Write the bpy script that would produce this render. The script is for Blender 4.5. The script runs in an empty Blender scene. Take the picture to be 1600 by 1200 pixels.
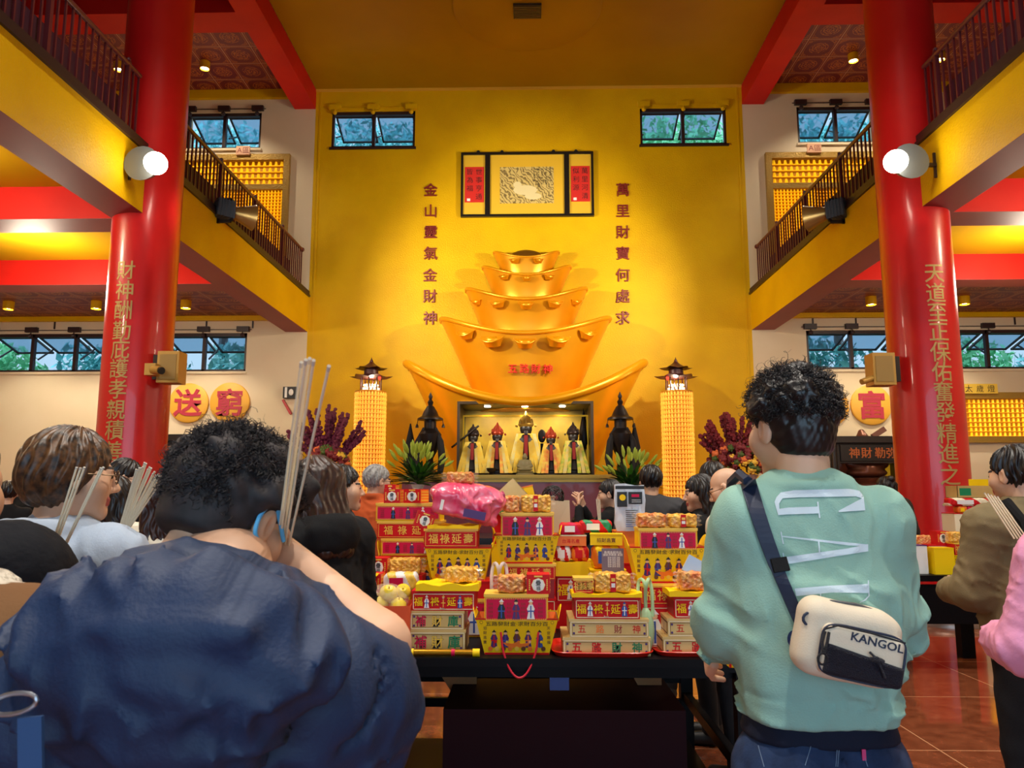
import bpy, bmesh, math, random
import numpy as np
from mathutils import Vector, Matrix, Euler
from mathutils.bvhtree import BVHTree
random.seed(7); RNG = np.random.RandomState(7)
SC = bpy.context.scene; COL = SC.collection; PI = math.pi
# ---------------- camera
F = 1200.0; TH = math.radians(7.97); PS = math.radians(1.24); H = 1.5
cd = bpy.data.cameras.new('camera'); cam = bpy.data.objects.new('camera', cd); COL.objects.link(cam)
cam.location = (0, 0, H); cam.rotation_euler = (PI/2+TH, 0, PS)
cd.sensor_width = 36; cd.lens = 36*F/1600; cd.clip_start = .05; cd.clip_end = 200
cd.dof.use_dof = True; cd.dof.focus_distance = 4.5; cd.dof.aperture_fstop = 14
SC.camera = cam
SC.view_settings.view_transform = 'Standard'; SC.view_settings.look = 'None'
SC.view_settings.exposure = 0.0; SC.view_settings.gamma = 1; SC.view_settings.use_curve_mapping = False
# ---------------- daylight (the hall is open behind the camera)
w = bpy.data.worlds.new('world'); SC.world = w; w.use_nodes = True
_n = w.node_tree; _tc = _n.nodes.new('ShaderNodeTexCoord'); _sp = _n.nodes.new('ShaderNodeSeparateXYZ'); _mr = _n.nodes.new('ShaderNodeMapRange')
_n.links.new(_tc.outputs['Generated'], _sp.inputs[0]); _n.links.new(_sp.outputs[1], _mr.inputs[0])      # the sky is brighter on the sunny side, behind the camera
for _i, _v in ((1, -.6), (2, .5), (3, 3.6), (4, .95)): _mr.inputs[_i].default_value = _v
_n.links.new(_mr.outputs[0], _n.nodes['Background'].inputs[1]); _n.nodes['Background'].inputs[0].default_value = (.50, .76, 1.0, 1)
# ---------------- lamps of the hall: energies
E_FLOOD = 1300; E_GLOBE = 300; E_DOWN = 190; E_CEIL = 520
def lamp(kind, loc, energy, col=(1, .92, .78), to=None, size=.1, spot=1.2, blend=.6, sy=None):
    l = bpy.data.lights.new('lamp_light', kind); l.energy = energy; l.color = col
    if kind == 'SPOT': l.spot_size = spot; l.spot_blend = blend; l.shadow_soft_size = size
    elif kind == 'AREA':
        l.size = size
        if sy: l.shape = 'RECTANGLE'; l.size_y = sy
    else: l.shadow_soft_size = size
    o = bpy.data.objects.new('lamp_light', l); COL.objects.link(o); o.location = loc
    if to is not None:
        o.rotation_euler = (Vector(to)-Vector(loc)).to_track_quat('-Z', 'Y').to_euler()
    return o

# ---------------- pixel of the photograph -> point in the place
def ray(px, py):
    x = (px-800)/F; u = (600-py)/F
    v = (x, math.cos(TH)-u*math.sin(TH), math.sin(TH)+u*math.cos(TH)); c, s = math.cos(PS), math.sin(PS)
    return (v[0]*c-v[1]*s, v[0]*s+v[1]*c, v[2])
def PY(px, py, Y):
    r = ray(px, py); t = Y/r[1]; return Vector((r[0]*t, Y, H+r[2]*t))

# ---------------- materials
def lin(c): return tuple(((v/255)/12.92 if v/255 <= .04045 else ((v/255+.055)/1.055)**2.4) for v in c)
MATS = {}
def mat(name, rgb, rough=.5, metal=0, bump=None, var=None, emit=0, coat=0, alpha=1, trans=0, spec=.5, emitcol=None, sheen=0, vscale=6):
    """bump=(scale,strength)  var=(second colour, noise scale)"""
    if name in MATS: return MATS[name]
    m = bpy.data.materials.new(name); m.use_nodes = True; nt = m.node_tree; b = nt.nodes['Principled BSDF']
    c = lin(rgb)+(1,)
    b.inputs['Base Color'].default_value = c; b.inputs['Roughness'].default_value = rough
    b.inputs['Metallic'].default_value = metal; b.inputs['Coat Weight'].default_value = coat
    b.inputs['Specular IOR Level'].default_value = spec
    b.inputs['Transmission Weight'].default_value = trans; b.inputs['Alpha'].default_value = alpha
    b.inputs['Sheen Weight'].default_value = sheen
    if emit:
        b.inputs['Emission Color'].default_value = (lin(emitcol) if emitcol else lin(rgb))+(1,); b.inputs['Emission Strength'].default_value = emit
    tc = nt.nodes.new('ShaderNodeTexCoord')
    if var:
        n = nt.nodes.new('ShaderNodeTexNoise'); n.inputs['Scale'].default_value = var[1]; n.inputs['Detail'].default_value = 6
        nt.links.new(tc.outputs['Object'], n.inputs['Vector'])
        r = nt.nodes.new('ShaderNodeValToRGB'); r.color_ramp.elements[0].position = .35; r.color_ramp.elements[1].position = .65
        r.color_ramp.elements[0].color = c; r.color_ramp.elements[1].color = lin(var[0])+(1,)
        nt.links.new(n.outputs['Fac'], r.inputs['Fac']); nt.links.new(r.outputs['Color'], b.inputs['Base Color'])
    if bump:
        n = nt.nodes.new('ShaderNodeTexNoise'); n.inputs['Scale'].default_value = bump[0]; n.inputs['Detail'].default_value = 5
        nt.links.new(tc.outputs['Object'], n.inputs['Vector'])
        bp = nt.nodes.new('ShaderNodeBump'); bp.inputs['Strength'].default_value = bump[1]; bp.inputs['Distance'].default_value = .02
        nt.links.new(n.outputs['Fac'], bp.inputs['Height']); nt.links.new(bp.outputs['Normal'], b.inputs['Normal'])
    MATS[name] = m; return m

# ---------------- mesh builder
_TXT = {}
def text_geo(s, bold=0.0, ext=0.0):
    key = (s, bold, ext)
    if key in _TXT: return _TXT[key]
    cu = bpy.data.curves.new('t', 'FONT'); cu.body = s; cu.size = 1; cu.align_x = 'CENTER'; cu.align_y = 'CENTER'
    cu.offset = bold; cu.extrude = ext; cu.resolution_u = 2
    o = bpy.data.objects.new('t', cu); COL.objects.link(o)
    me = bpy.data.meshes.new_from_object(o.evaluated_get(bpy.context.evaluated_depsgraph_get()))
    V = np.array([v.co[:] for v in me.vertices]).reshape(-1, 3); Fc = [tuple(p.vertices) for p in me.polygons]
    if len(V):
        V[:, 0] -= (V[:, 0].min()+V[:, 0].max())/2; V[:, 1] -= (V[:, 1].min()+V[:, 1].max())/2
    bpy.data.objects.remove(o); bpy.data.curves.remove(cu); bpy.data.meshes.remove(me)
    _TXT[key] = (V, Fc); return _TXT[key]

class MB:
    def __init__(s): s.v = []; s.f = []; s.m = []; s.T = Matrix.Identity(4)
    def add(s, vs, fs, m=0):
        b = len(s.v); T = s.T
        s.v.extend([(T @ Vector(p))[:] for p in vs]); s.f.extend([tuple(i+b for i in f) for f in fs]); s.m.extend([m]*len(fs)); return s
    def box(s, x0, y0, z0, x1, y1, z1, m=0):
        return s.add([(x0,y0,z0),(x1,y0,z0),(x1,y1,z0),(x0,y1,z0),(x0,y0,z1),(x1,y0,z1),(x1,y1,z1),(x0,y1,z1)],
            [(0,3,2,1),(4,5,6,7),(0,1,5,4),(1,2,6,5),(2,3,7,6),(3,0,4,7)], m)
    def obox(s, a, b, w, h, m=0, up=(0,0,1)):      # bar from a to b
        a = Vector(a); b = Vector(b); d = (b-a).normalized(); u = Vector(up); r = d.cross(u)
        if r.length < 1e-4: r = d.cross(Vector((1,0,0)))
        r.normalize(); u = r.cross(d); vs = []
        for p in (a, b):
            for sx, sz in ((-1,-1),(1,-1),(1,1),(-1,1)): vs.append((p+r*(sx*w/2)+u*(sz*h/2))[:])
        return s.add(vs, [(0,1,2,3),(7,6,5,4),(0,4,5,1),(1,5,6,2),(2,6,7,3),(3,7,4,0)], m)
    def cyl(s, a, b, r0, r1=None, n=16, m=0, cap=True):
        r1 = r0 if r1 is None else r1
        a = Vector(a); b = Vector(b); q = (b-a).to_track_quat('Z', 'Y'); vs = []
        for p, r in ((a, r0), (b, r1)):
            for i in range(n): vs.append((p+q @ Vector((r*math.cos(2*PI*i/n), r*math.sin(2*PI*i/n), 0)))[:])
        fs = [(i, (i+1) % n, n+(i+1) % n, n+i) for i in range(n)]
        if cap: fs += [tuple(range(n))[::-1], tuple(range(n, 2*n))]
        return s.add(vs, fs, m)
    def tube(s, pts, r, n=8, m=0, closed=False):
        pts = [Vector(p) for p in pts]; k = len(pts); vs = []; fs = []; prev = None
        for i, p in enumerate(pts):
            a = pts[(i-1) % k] if (closed or i > 0) else p; b = pts[(i+1) % k] if (closed or i < k-1) else p
            d = (b-a).normalized()
            if prev is None:
                u = d.orthogonal().normalized()
            else:
                u = (prev-d*prev.dot(d)).normalized()
            prev = u; w_ = d.cross(u); rr = r[i] if isinstance(r, (list, tuple)) else r
            for j in range(n):
                t = 2*PI*j/n; vs.append((p+(u*math.cos(t)+w_*math.sin(t))*rr)[:])
        for i in range(k if closed else k-1):
            for j in range(n): fs.append((i*n+j, i*n+(j+1) % n, ((i+1) % k)*n+(j+1) % n, ((i+1) % k)*n+j))
        if not closed: fs += [tuple(range(n))[::-1], tuple(range((k-1)*n, k*n))]
        return s.add(vs, fs, m)
    def lathe(s, prof, n=24, c=(0,0,0), m=0):
        vs = []; fs = []; k = len(prof)
        for r, z in prof:
            for j in range(n): vs.append((c[0]+r*math.cos(2*PI*j/n), c[1]+r*math.sin(2*PI*j/n), c[2]+z))
        for i in range(k-1):
            for j in range(n): fs.append((i*n+j, i*n+(j+1) % n, (i+1)*n+(j+1) % n, (i+1)*n+j))
        if prof[0][0] > 1e-4: fs.append(tuple(range(n))[::-1])
        if prof[-1][0] > 1e-4: fs.append(tuple(range((k-1)*n, k*n)))
        return s.add(vs, fs, m)
    def ball(s, c, r, nu=14, nv=8, m=0, rot=None):
        if not hasattr(r, '__len__'): r = (r, r, r)
        vs = []; fs = []; c = Vector(c)
        for i in range(1, nv):
            a = PI*i/nv
            for j in range(nu):
                t = 2*PI*j/nu; p = Vector((r[0]*math.sin(a)*math.cos(t), r[1]*math.sin(a)*math.sin(t), r[2]*math.cos(a)))
                if rot: p = rot @ p
                vs.append((c+p)[:])
        p = Vector((0, 0, r[2])); q = -p
        if rot: p = rot @ p; q = rot @ q
        vs += [(c+p)[:], (c+q)[:]]; T_ = len(vs)-2; B = len(vs)-1
        for i in range(nv-2):
            for j in range(nu): fs.append((i*nu+j, (i+1)*nu+j, (i+1)*nu+(j+1) % nu, i*nu+(j+1) % nu))
        for j in range(nu):
            fs.append((T_, j, (j+1) % nu)); fs.append((B, (nv-2)*nu+(j+1) % nu, (nv-2)*nu+j))
        return s.add(vs, fs, m)
    def prism(s, poly, y0, y1, m=0):             # polygon in x,z extruded along y
        n = len(poly); vs = [(x, y0, z) for x, z in poly]+[(x, y1, z) for x, z in poly]
        fs = [tuple(range(n)), tuple(range(2*n-1, n-1, -1))]+[(i, n+i, n+(i+1) % n, (i+1) % n) for i in range(n)]
        return s.add(vs, fs, m)
    def text(s, t, x, z, size, y=0, m=0, bold=.0, ext=0, sx=1, rot=0):      # faces -Y
        V, Fc = text_geo(t, bold, ext/size if ext else 0)
        c_, s_ = math.cos(rot), math.sin(rot)
        return s.add([(x+(p[0]*sx*c_-p[1]*s_)*size, y-p[2]*size, z+(p[0]*sx*s_+p[1]*c_)*size) for p in V], Fc, m)
    def build(s, name, mats, parent=None, smooth=False, loc=None, rz=0):
        if not isinstance(mats, (list, tuple)): mats = [mats]
        me = bpy.data.meshes.new(name); me.from_pydata(s.v, [], s.f)
        for mm in mats: me.materials.append(mm)
        if len(mats) > 1: me.polygons.foreach_set('material_index', s.m)
        if smooth:
            me.shade_smooth()
            try: me.set_sharp_from_angle(angle=math.radians(42))
            except Exception: pass
        me.validate(); me.update()
        o = bpy.data.objects.new(name, me); COL.objects.link(o)
        if parent is not None: o.parent = parent
        if loc is not None: o.location = loc
        if rz: o.rotation_euler.z = rz
        return o
def rootobj(name, label, cat, loc=(0,0,0), rz=0, group=None, rot=None):
    o = bpy.data.objects.new(name, None); COL.objects.link(o); o.location = loc; o.rotation_euler = rot if rot else (0, 0, rz)
    o.empty_display_size = .05
    o['label'] = label; o['category'] = cat
    if group: o['group'] = group
    return o
def tag(o, label, cat, group=None, kind=None):
    if label: o['label'] = label
    if cat: o['category'] = cat
    if group: o['group'] = group
    if kind: o['kind'] = kind
    return o
def struct(o): o['kind'] = 'structure'; return o
def copy_tree(o, label=None, loc=None, rz=None, parent=None, rot=None):
    c = o.copy(); COL.objects.link(c)
    if parent is not None: c.parent = parent
    for ch in list(o.children): copy_tree(ch, parent=c)
    if label: c['label'] = label
    if loc is not None: c.location = loc
    if rz is not None: c.rotation_euler = (0, 0, rz)
    if rot is not None: c.rotation_euler = rot
    return c

# ---------------- implicit surfaces (bodies, cloth, hair)
def cap(P, a, b, ra, rb=None):
    rb = ra if rb is None else rb
    a = np.array(a, np.float32); b = np.array(b, np.float32); ab = b-a; L = float(ab @ ab)+1e-9
    pa = [P[i]-a[i] for i in range(3)]
    t = np.clip((pa[0]*ab[0]+pa[1]*ab[1]+pa[2]*ab[2])/L, 0, 1)
    return np.sqrt((pa[0]-t*ab[0])**2+(pa[1]-t*ab[1])**2+(pa[2]-t*ab[2])**2)-(ra+(rb-ra)*t)
def ell(P, c, r, R=None):
    q = [P[i]-c[i] for i in range(3)]
    if R is not None: q = [R[0][i]*q[0]+R[1][i]*q[1]+R[2][i]*q[2] for i in range(3)]
    k0 = np.sqrt((q[0]/r[0])**2+(q[1]/r[1])**2+(q[2]/r[2])**2)
    return (k0-1)*min(r)*.55+(k0-1)*.45*(sum(r)/3)
def rbox(P, c, h, rr, R=None):
    q = [P[i]-c[i] for i in range(3)]
    if R is not None: q = [R[0][i]*q[0]+R[1][i]*q[1]+R[2][i]*q[2] for i in range(3)]
    d = [np.abs(q[i])-(h[i]-rr) for i in range(3)]
    return np.sqrt(sum(np.maximum(x, 0)**2 for x in d))+np.minimum(np.maximum(np.maximum(d[0], d[1]), d[2]), 0)-rr
def ring(P, c, R_, r):
    return np.sqrt((np.sqrt((P[0]-c[0])**2+(P[1]-c[1])**2)-R_)**2+(P[2]-c[2])**2)-r
def smin(a, b, k):
    h = np.clip(.5+.5*(b-a)/k, 0, 1); return b+(a-b)*h-k*h*(1-h)
def smax(a, b, k): return -smin(-a, -b, k)
def U(lst, k):
    r = lst[0]
    for x in lst[1:]: r = smin(r, x, k)
    return r
_K = RNG.normal(size=(10, 3)); _K /= np.linalg.norm(_K, axis=1)[:, None]
def wr(P, s, amp, seed=0, st=(1,1,1)):        # soft wrinkles
    o = 0; q = [P[i]*s*st[i]+seed*1.7 for i in range(3)]
    wp = np.sin(q[0]*.9+q[2]*.6+seed)*1.3+np.sin(q[1]*1.1-q[2]*.8)*.9
    for i in range(5):
        k = _K[(i+seed) % 10]*(1+.45*i)
        o = o+np.sin(k[0]*q[0]+k[1]*q[1]+k[2]*q[2]+wp+i*2.1)/(1+.4*i)
    return o*amp*.35
def fold(P, s, amp, d, seed=0, sharp=2):        # creases in cloth running across direction d
    q = [P[i]*s for i in range(3)]; k = np.array(d, float); k /= np.linalg.norm(k)
    wv = np.sin(q[0]*.31+q[2]*.23+seed)*2.2+np.sin(q[1]*.4-q[2]*.35+q[0]*.2+seed*2)*1.6+np.sin(q[0]*.9+q[2]*.8+seed*3)*.5
    m = np.clip(.5+.9*np.sin(q[0]*.21+seed*1.3+np.sin(q[2]*.33+seed))*np.cos(q[2]*.27-q[1]*.2+seed), 0, 1)
    return -amp*m*((1.05-np.sqrt(np.sin((k[0]*q[0]+k[1]*q[1]+k[2]*q[2])*.5+wv)**2+.05))**sharp-.3)
def surf(f, lo, hi, res):
    n = [max(4, int(math.ceil((hi[i]-lo[i])/res))) for i in range(3)]
    ax = [np.float32(lo[i])+np.arange(n[i]+1, dtype=np.float32)*np.float32(res) for i in range(3)]
    P = np.meshgrid(*ax, indexing='ij', sparse=False)
    D = f(P).astype(np.float32)
    D[0] = D[-1] = 1; D[:, 0] = D[:, -1] = 1; D[:, :, 0] = D[:, :, -1] = 1
    S = D < 0; c = [slice(0, -1), slice(1, None)]
    cnt = np.zeros([k for k in n], np.int32); pos = np.zeros([k for k in n]+[3], np.float32)
    for axis in range(3):
        oth = [i for i in range(3) if i != axis]
        for a in (0, 1):
            for b in (0, 1):
                s0 = [None]*3; s1 = [None]*3; s0[axis] = c[0]; s1[axis] = c[1]
                s0[oth[0]] = s1[oth[0]] = c[a]; s0[oth[1]] = s1[oth[1]] = c[b]
                d0 = D[tuple(s0)]; d1 = D[tuple(s1)]; x = (d0 < 0) != (d1 < 0)
                t = np.where(x, d0/np.where(x, d0-d1, 1), 0)
                cnt += x; pos[..., axis] += t; pos[..., oth[0]] += a*x; pos[..., oth[1]] += b*x
    act = cnt > 0; idx = -np.ones(cnt.shape, np.int64); idx[act] = np.arange(act.sum())
    ijk = np.argwhere(act); V = (pos[act]/cnt[act][:, None]+ijk)*res+np.array(lo)
    Fs = []
    for axis in range(3):
        oth = [(axis+1) % 3, (axis+2) % 3]
        s0 = [slice(None)]*3; s1 = [slice(None)]*3; s0[axis] = slice(0, -1); s1[axis] = slice(1, None)
        for o_ in oth: s0[o_] = s1[o_] = slice(1, -1)
        a_ = S[tuple(s0)]; b_ = S[tuple(s1)]; x = a_ != b_; e = np.argwhere(x)
        if not len(e): continue
        flip = a_[x]
        e2 = e.copy(); e2[:, oth[0]] += 1; e2[:, oth[1]] += 1
        def cell(d0, d1):
            q = e2.copy(); q[:, oth[0]] -= d0; q[:, oth[1]] -= d1; return idx[q[:, 0], q[:, 1], q[:, 2]]
        q = np.stack([cell(1, 1), cell(0, 1), cell(0, 0), cell(1, 0)], 1)
        q[~flip] = q[~flip][:, ::-1]; Fs.append(q)
    return V, np.concatenate(Fs) if Fs else np.zeros((0, 4), int)
def arrmesh(name, Vs, Fs, mats, parent=None, mi=None, smooth=True, loc=None):
    me = bpy.data.meshes.new(name); me.from_pydata(Vs.tolist() if hasattr(Vs, 'tolist') else Vs, [], Fs.tolist() if hasattr(Fs, 'tolist') else Fs)
    if not isinstance(mats, (list, tuple)): mats = [mats]
    for m in mats: me.materials.append(m)
    if mi is not None: me.polygons.foreach_set('material_index', mi)
    if smooth: me.shade_smooth()
    me.update(); o = bpy.data.objects.new(name, me); COL.objects.link(o)
    if parent is not None: o.parent = parent
    if loc is not None: o.location = loc
    return o
def smooth_pts(V, Fs, it=2):
    n = len(V)
    for _ in range(it):
        acc = np.zeros_like(V); c = np.zeros(n)
        for a, b in ((0,1),(1,2),(2,3),(3,0)):
            np.add.at(acc, Fs[:, a], V[Fs[:, b]]); np.add.at(acc, Fs[:, b], V[Fs[:, a]]); np.add.at(c, Fs[:, a], 1); np.add.at(c, Fs[:, b], 1)
        V = V*.4+.6*acc/np.maximum(c, 1)[:, None]
    return V
# ================= materials of the place
def stucco(name, rgb, rgb2, rough=.45, s=.35, metal=.0):
    return mat(name, rgb, rough, metal, bump=(38, s), var=(rgb2, 1.3), spec=.2)
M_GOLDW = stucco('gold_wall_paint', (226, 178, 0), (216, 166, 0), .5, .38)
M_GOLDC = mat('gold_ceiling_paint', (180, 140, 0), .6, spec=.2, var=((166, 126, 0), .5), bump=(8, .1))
M_RED = mat('red_lacquer', (214, 28, 28), .32, var=((202, 20, 22), 1.5), coat=.3)
M_REDB = mat('red_beam_paint', (204, 32, 22), .55, spec=.2, var=((192, 24, 20), 1.1))
M_ROSE = mat('rose_soffit_paint', (148, 56, 54), .55, var=((138, 48, 50), 1))
M_CREAM = mat('cream_wall_paint', (222, 204, 172), .6, var=((216, 196, 160), .7), bump=(60, .08))
M_DARK = mat('dark_brown_metal', (48, 30, 30), .4)
M_RAIL = mat('maroon_rail_paint', (92, 34, 40), .35, coat=.3)
M_GILD = mat('gilded_metal', (226, 160, 24), .3, .75, bump=(60, .05))
M_GILD2 = mat('gilded_lacquer', (236, 164, 16), .32, .45, bump=(5, .04), var=((226, 150, 10), 1.2))
M_BLACKW = mat('black_wood', (16, 14, 16), .3, coat=.3)
M_WOODD = mat('dark_shrine_wood', (34, 26, 26), .4)
M_BRONZE = mat('dark_bronze', (40, 32, 30), .4, .6)
M_WHITE = mat('white_plastic', (230, 228, 220), .5)
M_BLACK = mat('black_plastic', (18, 18, 20), .5)
def math_nodes(nt):
    L = nt.links
    def mk(op, a, b=None, c=None):
        n = nt.nodes.new('ShaderNodeMath'); n.operation = op
        for i, v in enumerate((a, b, c)):
            if v is None: continue
            if isinstance(v, (int, float)): n.inputs[i].default_value = v
            else: L.new(v, n.inputs[i])
        return n.outputs[0]
    return mk
def tile_material():
    m = bpy.data.materials.new('coffered_maroon_tiles'); m.use_nodes = True; nt = m.node_tree; b = nt.nodes['Principled BSDF']; k = math_nodes(nt)
    tc = nt.nodes.new('ShaderNodeTexCoord'); sp = nt.nodes.new('ShaderNodeSeparateXYZ'); nt.links.new(tc.outputs['Object'], sp.inputs[0])
    S = 1/.62
    fx = k('SUBTRACT', k('FRACT', k('MULTIPLY', sp.outputs[0], S)), .5); fy = k('SUBTRACT', k('FRACT', k('MULTIPLY', sp.outputs[1], S)), .5)
    r = k('SQRT', k('ADD', k('MULTIPLY', fx, fx), k('MULTIPLY', fy, fy)))
    mx = k('MAXIMUM', k('ABSOLUTE', fx), k('ABSOLUTE', fy)); edge = k('GREATER_THAN', mx, .482)
    n = nt.nodes.new('ShaderNodeTexNoise'); n.inputs['Scale'].default_value = 22; n.inputs['Detail'].default_value = 3; nt.links.new(tc.outputs['Object'], n.inputs['Vector'])
    nf = k('SUBTRACT', n.outputs['Fac'], .5)
    rings = k('GREATER_THAN', k('SINE', k('ADD', k('MULTIPLY', r, 70), k('MULTIPLY', nf, 14))), .25)
    med = k('MULTIPLY', rings, k('LESS_THAN', r, .30))
    corner = k('MULTIPLY', k('GREATER_THAN', r, .47), k('LESS_THAN', mx, .43))
    curl = k('MULTIPLY', corner, k('GREATER_THAN', k('SINE', k('ADD', k('MULTIPLY', r, 90), k('MULTIPLY', nf, 24))), 0))
    bord = k('MULTIPLY', k('GREATER_THAN', mx, .43), k('LESS_THAN', mx, .445))
    pat = k('MAXIMUM', k('MAXIMUM', med, curl), bord)
    mx1 = nt.nodes.new('ShaderNodeMix'); mx1.data_type = 'RGBA'; mx1.inputs[6].default_value = lin((108, 14, 40))+(1,); mx1.inputs[7].default_value = lin((176, 96, 40))+(1,)
    nt.links.new(pat, mx1.inputs[0])
    mx2 = nt.nodes.new('ShaderNodeMix'); mx2.data_type = 'RGBA'; nt.links.new(mx1.outputs[2], mx2.inputs[6]); mx2.inputs[7].default_value = lin((186, 130, 96))+(1,)
    nt.links.new(edge, mx2.inputs[0]); nt.links.new(mx2.outputs[2], b.inputs['Base Color']); b.inputs['Roughness'].default_value = .45
    bp = nt.nodes.new('ShaderNodeBump'); bp.inputs['Strength'].default_value = .4; bp.inputs['Distance'].default_value = .01
    nt.links.new(pat, bp.inputs['Height']); nt.links.new(bp.outputs['Normal'], b.inputs['Normal'])
    return m
M_TILE = tile_material()
def floor_material():
    m = bpy.data.materials.new('polished_granite_floor'); m.use_nodes = True; nt = m.node_tree; b = nt.nodes['Principled BSDF']; k = math_nodes(nt)
    tc = nt.nodes.new('ShaderNodeTexCoord'); sp = nt.nodes.new('ShaderNodeSeparateXYZ'); nt.links.new(tc.outputs['Object'], sp.inputs[0])
    fx = k('ABSOLUTE', k('SUBTRACT', k('FRACT', k('DIVIDE', sp.outputs[0], 1.2)), .5)); fy = k('ABSOLUTE', k('SUBTRACT', k('FRACT', k('DIVIDE', sp.outputs[1], 1.2)), .5))
    j = k('GREATER_THAN', k('MAXIMUM', fx, fy), .4965)
    n = nt.nodes.new('ShaderNodeTexNoise'); n.inputs['Scale'].default_value = 9; n.inputs['Detail'].default_value = 9; n.inputs['Roughness'].default_value = .7; nt.links.new(tc.outputs['Object'], n.inputs['Vector'])
    r = nt.nodes.new('ShaderNodeValToRGB'); r.color_ramp.elements[0].position = .3; r.color_ramp.elements[1].position = .72
    r.color_ramp.elements[0].color = lin((98, 48, 28))+(1,); r.color_ramp.elements[1].color = lin((146, 82, 54))+(1,); nt.links.new(n.outputs['Fac'], r.inputs['Fac'])
    mx = nt.nodes.new('ShaderNodeMix'); mx.data_type = 'RGBA'; nt.links.new(r.outputs['Color'], mx.inputs[6]); mx.inputs[7].default_value = lin((196, 150, 112))+(1,); nt.links.new(j, mx.inputs[0])
    nt.links.new(mx.outputs[2], b.inputs['Base Color']); b.inputs['Roughness'].default_value = .08; b.inputs['Specular IOR Level'].default_value = .6
    n2 = nt.nodes.new('ShaderNodeTexNoise'); n2.inputs['Scale'].default_value = 1.6; nt.links.new(tc.outputs['Object'], n2.inputs['Vector'])
    bp = nt.nodes.new('ShaderNodeBump'); bp.inputs['Strength'].default_value = .06; bp.inputs['Distance'].default_value = .02; nt.links.new(n2.outputs['Fac'], bp.inputs['Height']); nt.links.new(bp.outputs['Normal'], b.inputs['Normal'])
    return m
M_FLOOR = floor_material()

# ================= the shell
D = 16.0; HW = 4.72; ZC = 10.40; XO = 12.5; YF = -7.0; ZB = 4.88; ZF = 5.64   # wall depth, half width, ceiling, outer wall, front
struct(MB().box(-XO, YF, -.2, XO, D+.3, 0).build('floor', M_FLOOR))
def wall_with_holes(x0, x1, z0, z1, holes, m, name):
    xs = sorted({x0, x1} | {h[0] for h in holes} | {h[2] for h in holes}); zs = sorted({z0, z1} | {h[1] for h in holes} | {h[3] for h in holes})
    b = MB()
    for i in range(len(xs)-1):
        for j in range(len(zs)-1):
            cx, cz = (xs[i]+xs[i+1])/2, (zs[j]+zs[j+1])/2
            if any(h[0] < cx < h[2] and h[1] < cz < h[3] for h in holes): continue
            b.box(xs[i], D, zs[j], xs[i+1], D+.3, zs[j+1])
    return struct(b.build(name, m))
def hole(x0, y0, x1, y1):
    a = PY(x0, y1, D); c = PY(x1, y0, D); return (a.x, a.z, c.x, c.z)
h_gl = hole(517, 173, 649, 231); h_gr = hole(1001, 169, 1134, 229)
h_gr = (h_gr[0], h_gl[1], h_gr[2], h_gl[3])
wall_with_holes(-HW, HW, 0, ZC, [h_gl, h_gr], M_GOLDW, 'wall_back')
zl0, zl1 = PY(200, 581, D).z, PY(200, 521, D).z; zu0, zu1 = h_gl[1], h_gl[3]
HL = [(-11.6, zl0, PY(385, 550, D).x, zl1), (-7.6, zu0, PY(408, 200, D).x, zu1)]
HR = [(PY(1261, 550, D).x, zl0, 11.5, zl1), (PY(1246, 200, D).x, zu0, 7.6, zu1)]
wall_with_holes(-XO, -HW, 0, ZC, HL, M_CREAM, 'wall_back_left'); wall_with_holes(HW, XO, 0, ZC, HR, M_CREAM, 'wall_back_right')
for s, nm in ((-1, 'left'), (1, 'right')):
    struct(MB().box(s*XO, YF, 0, s*(XO+.3), D+.3, ZC+.5).build('wall_'+nm, M_CREAM))
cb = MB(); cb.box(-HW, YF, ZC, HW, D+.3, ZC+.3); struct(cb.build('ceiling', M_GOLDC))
b = MB()
for s in (-1, 1):
    b.box(min(s*HW, s*XO), YF, ZC-.02, max(s*HW, s*XO), D+.3, ZC+.28)
struct(b.build('ceiling_upper_tiles', M_TILE))
b = MB(); c2 = MB()
for s in (-1, 1):
    x0, x1 = sorted((s*(HW+.45), s*XO))
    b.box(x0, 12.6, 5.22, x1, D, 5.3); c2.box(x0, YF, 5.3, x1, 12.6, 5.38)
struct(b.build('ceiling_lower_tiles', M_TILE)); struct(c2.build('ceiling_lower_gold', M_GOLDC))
b = MB(); b.box(-HW-.5, YF, 4.6, HW+.5, YF+.3, ZC); b.box(-XO, YF, 0, -HW-.5, YF+.3, ZC); b.box(HW+.5, YF, 0, XO, YF+.3, ZC); struct(b.build('wall_front_unseen', M_GOLDW))  # unseen wall, its opening kept narrow to cut the daylight coming in
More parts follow.
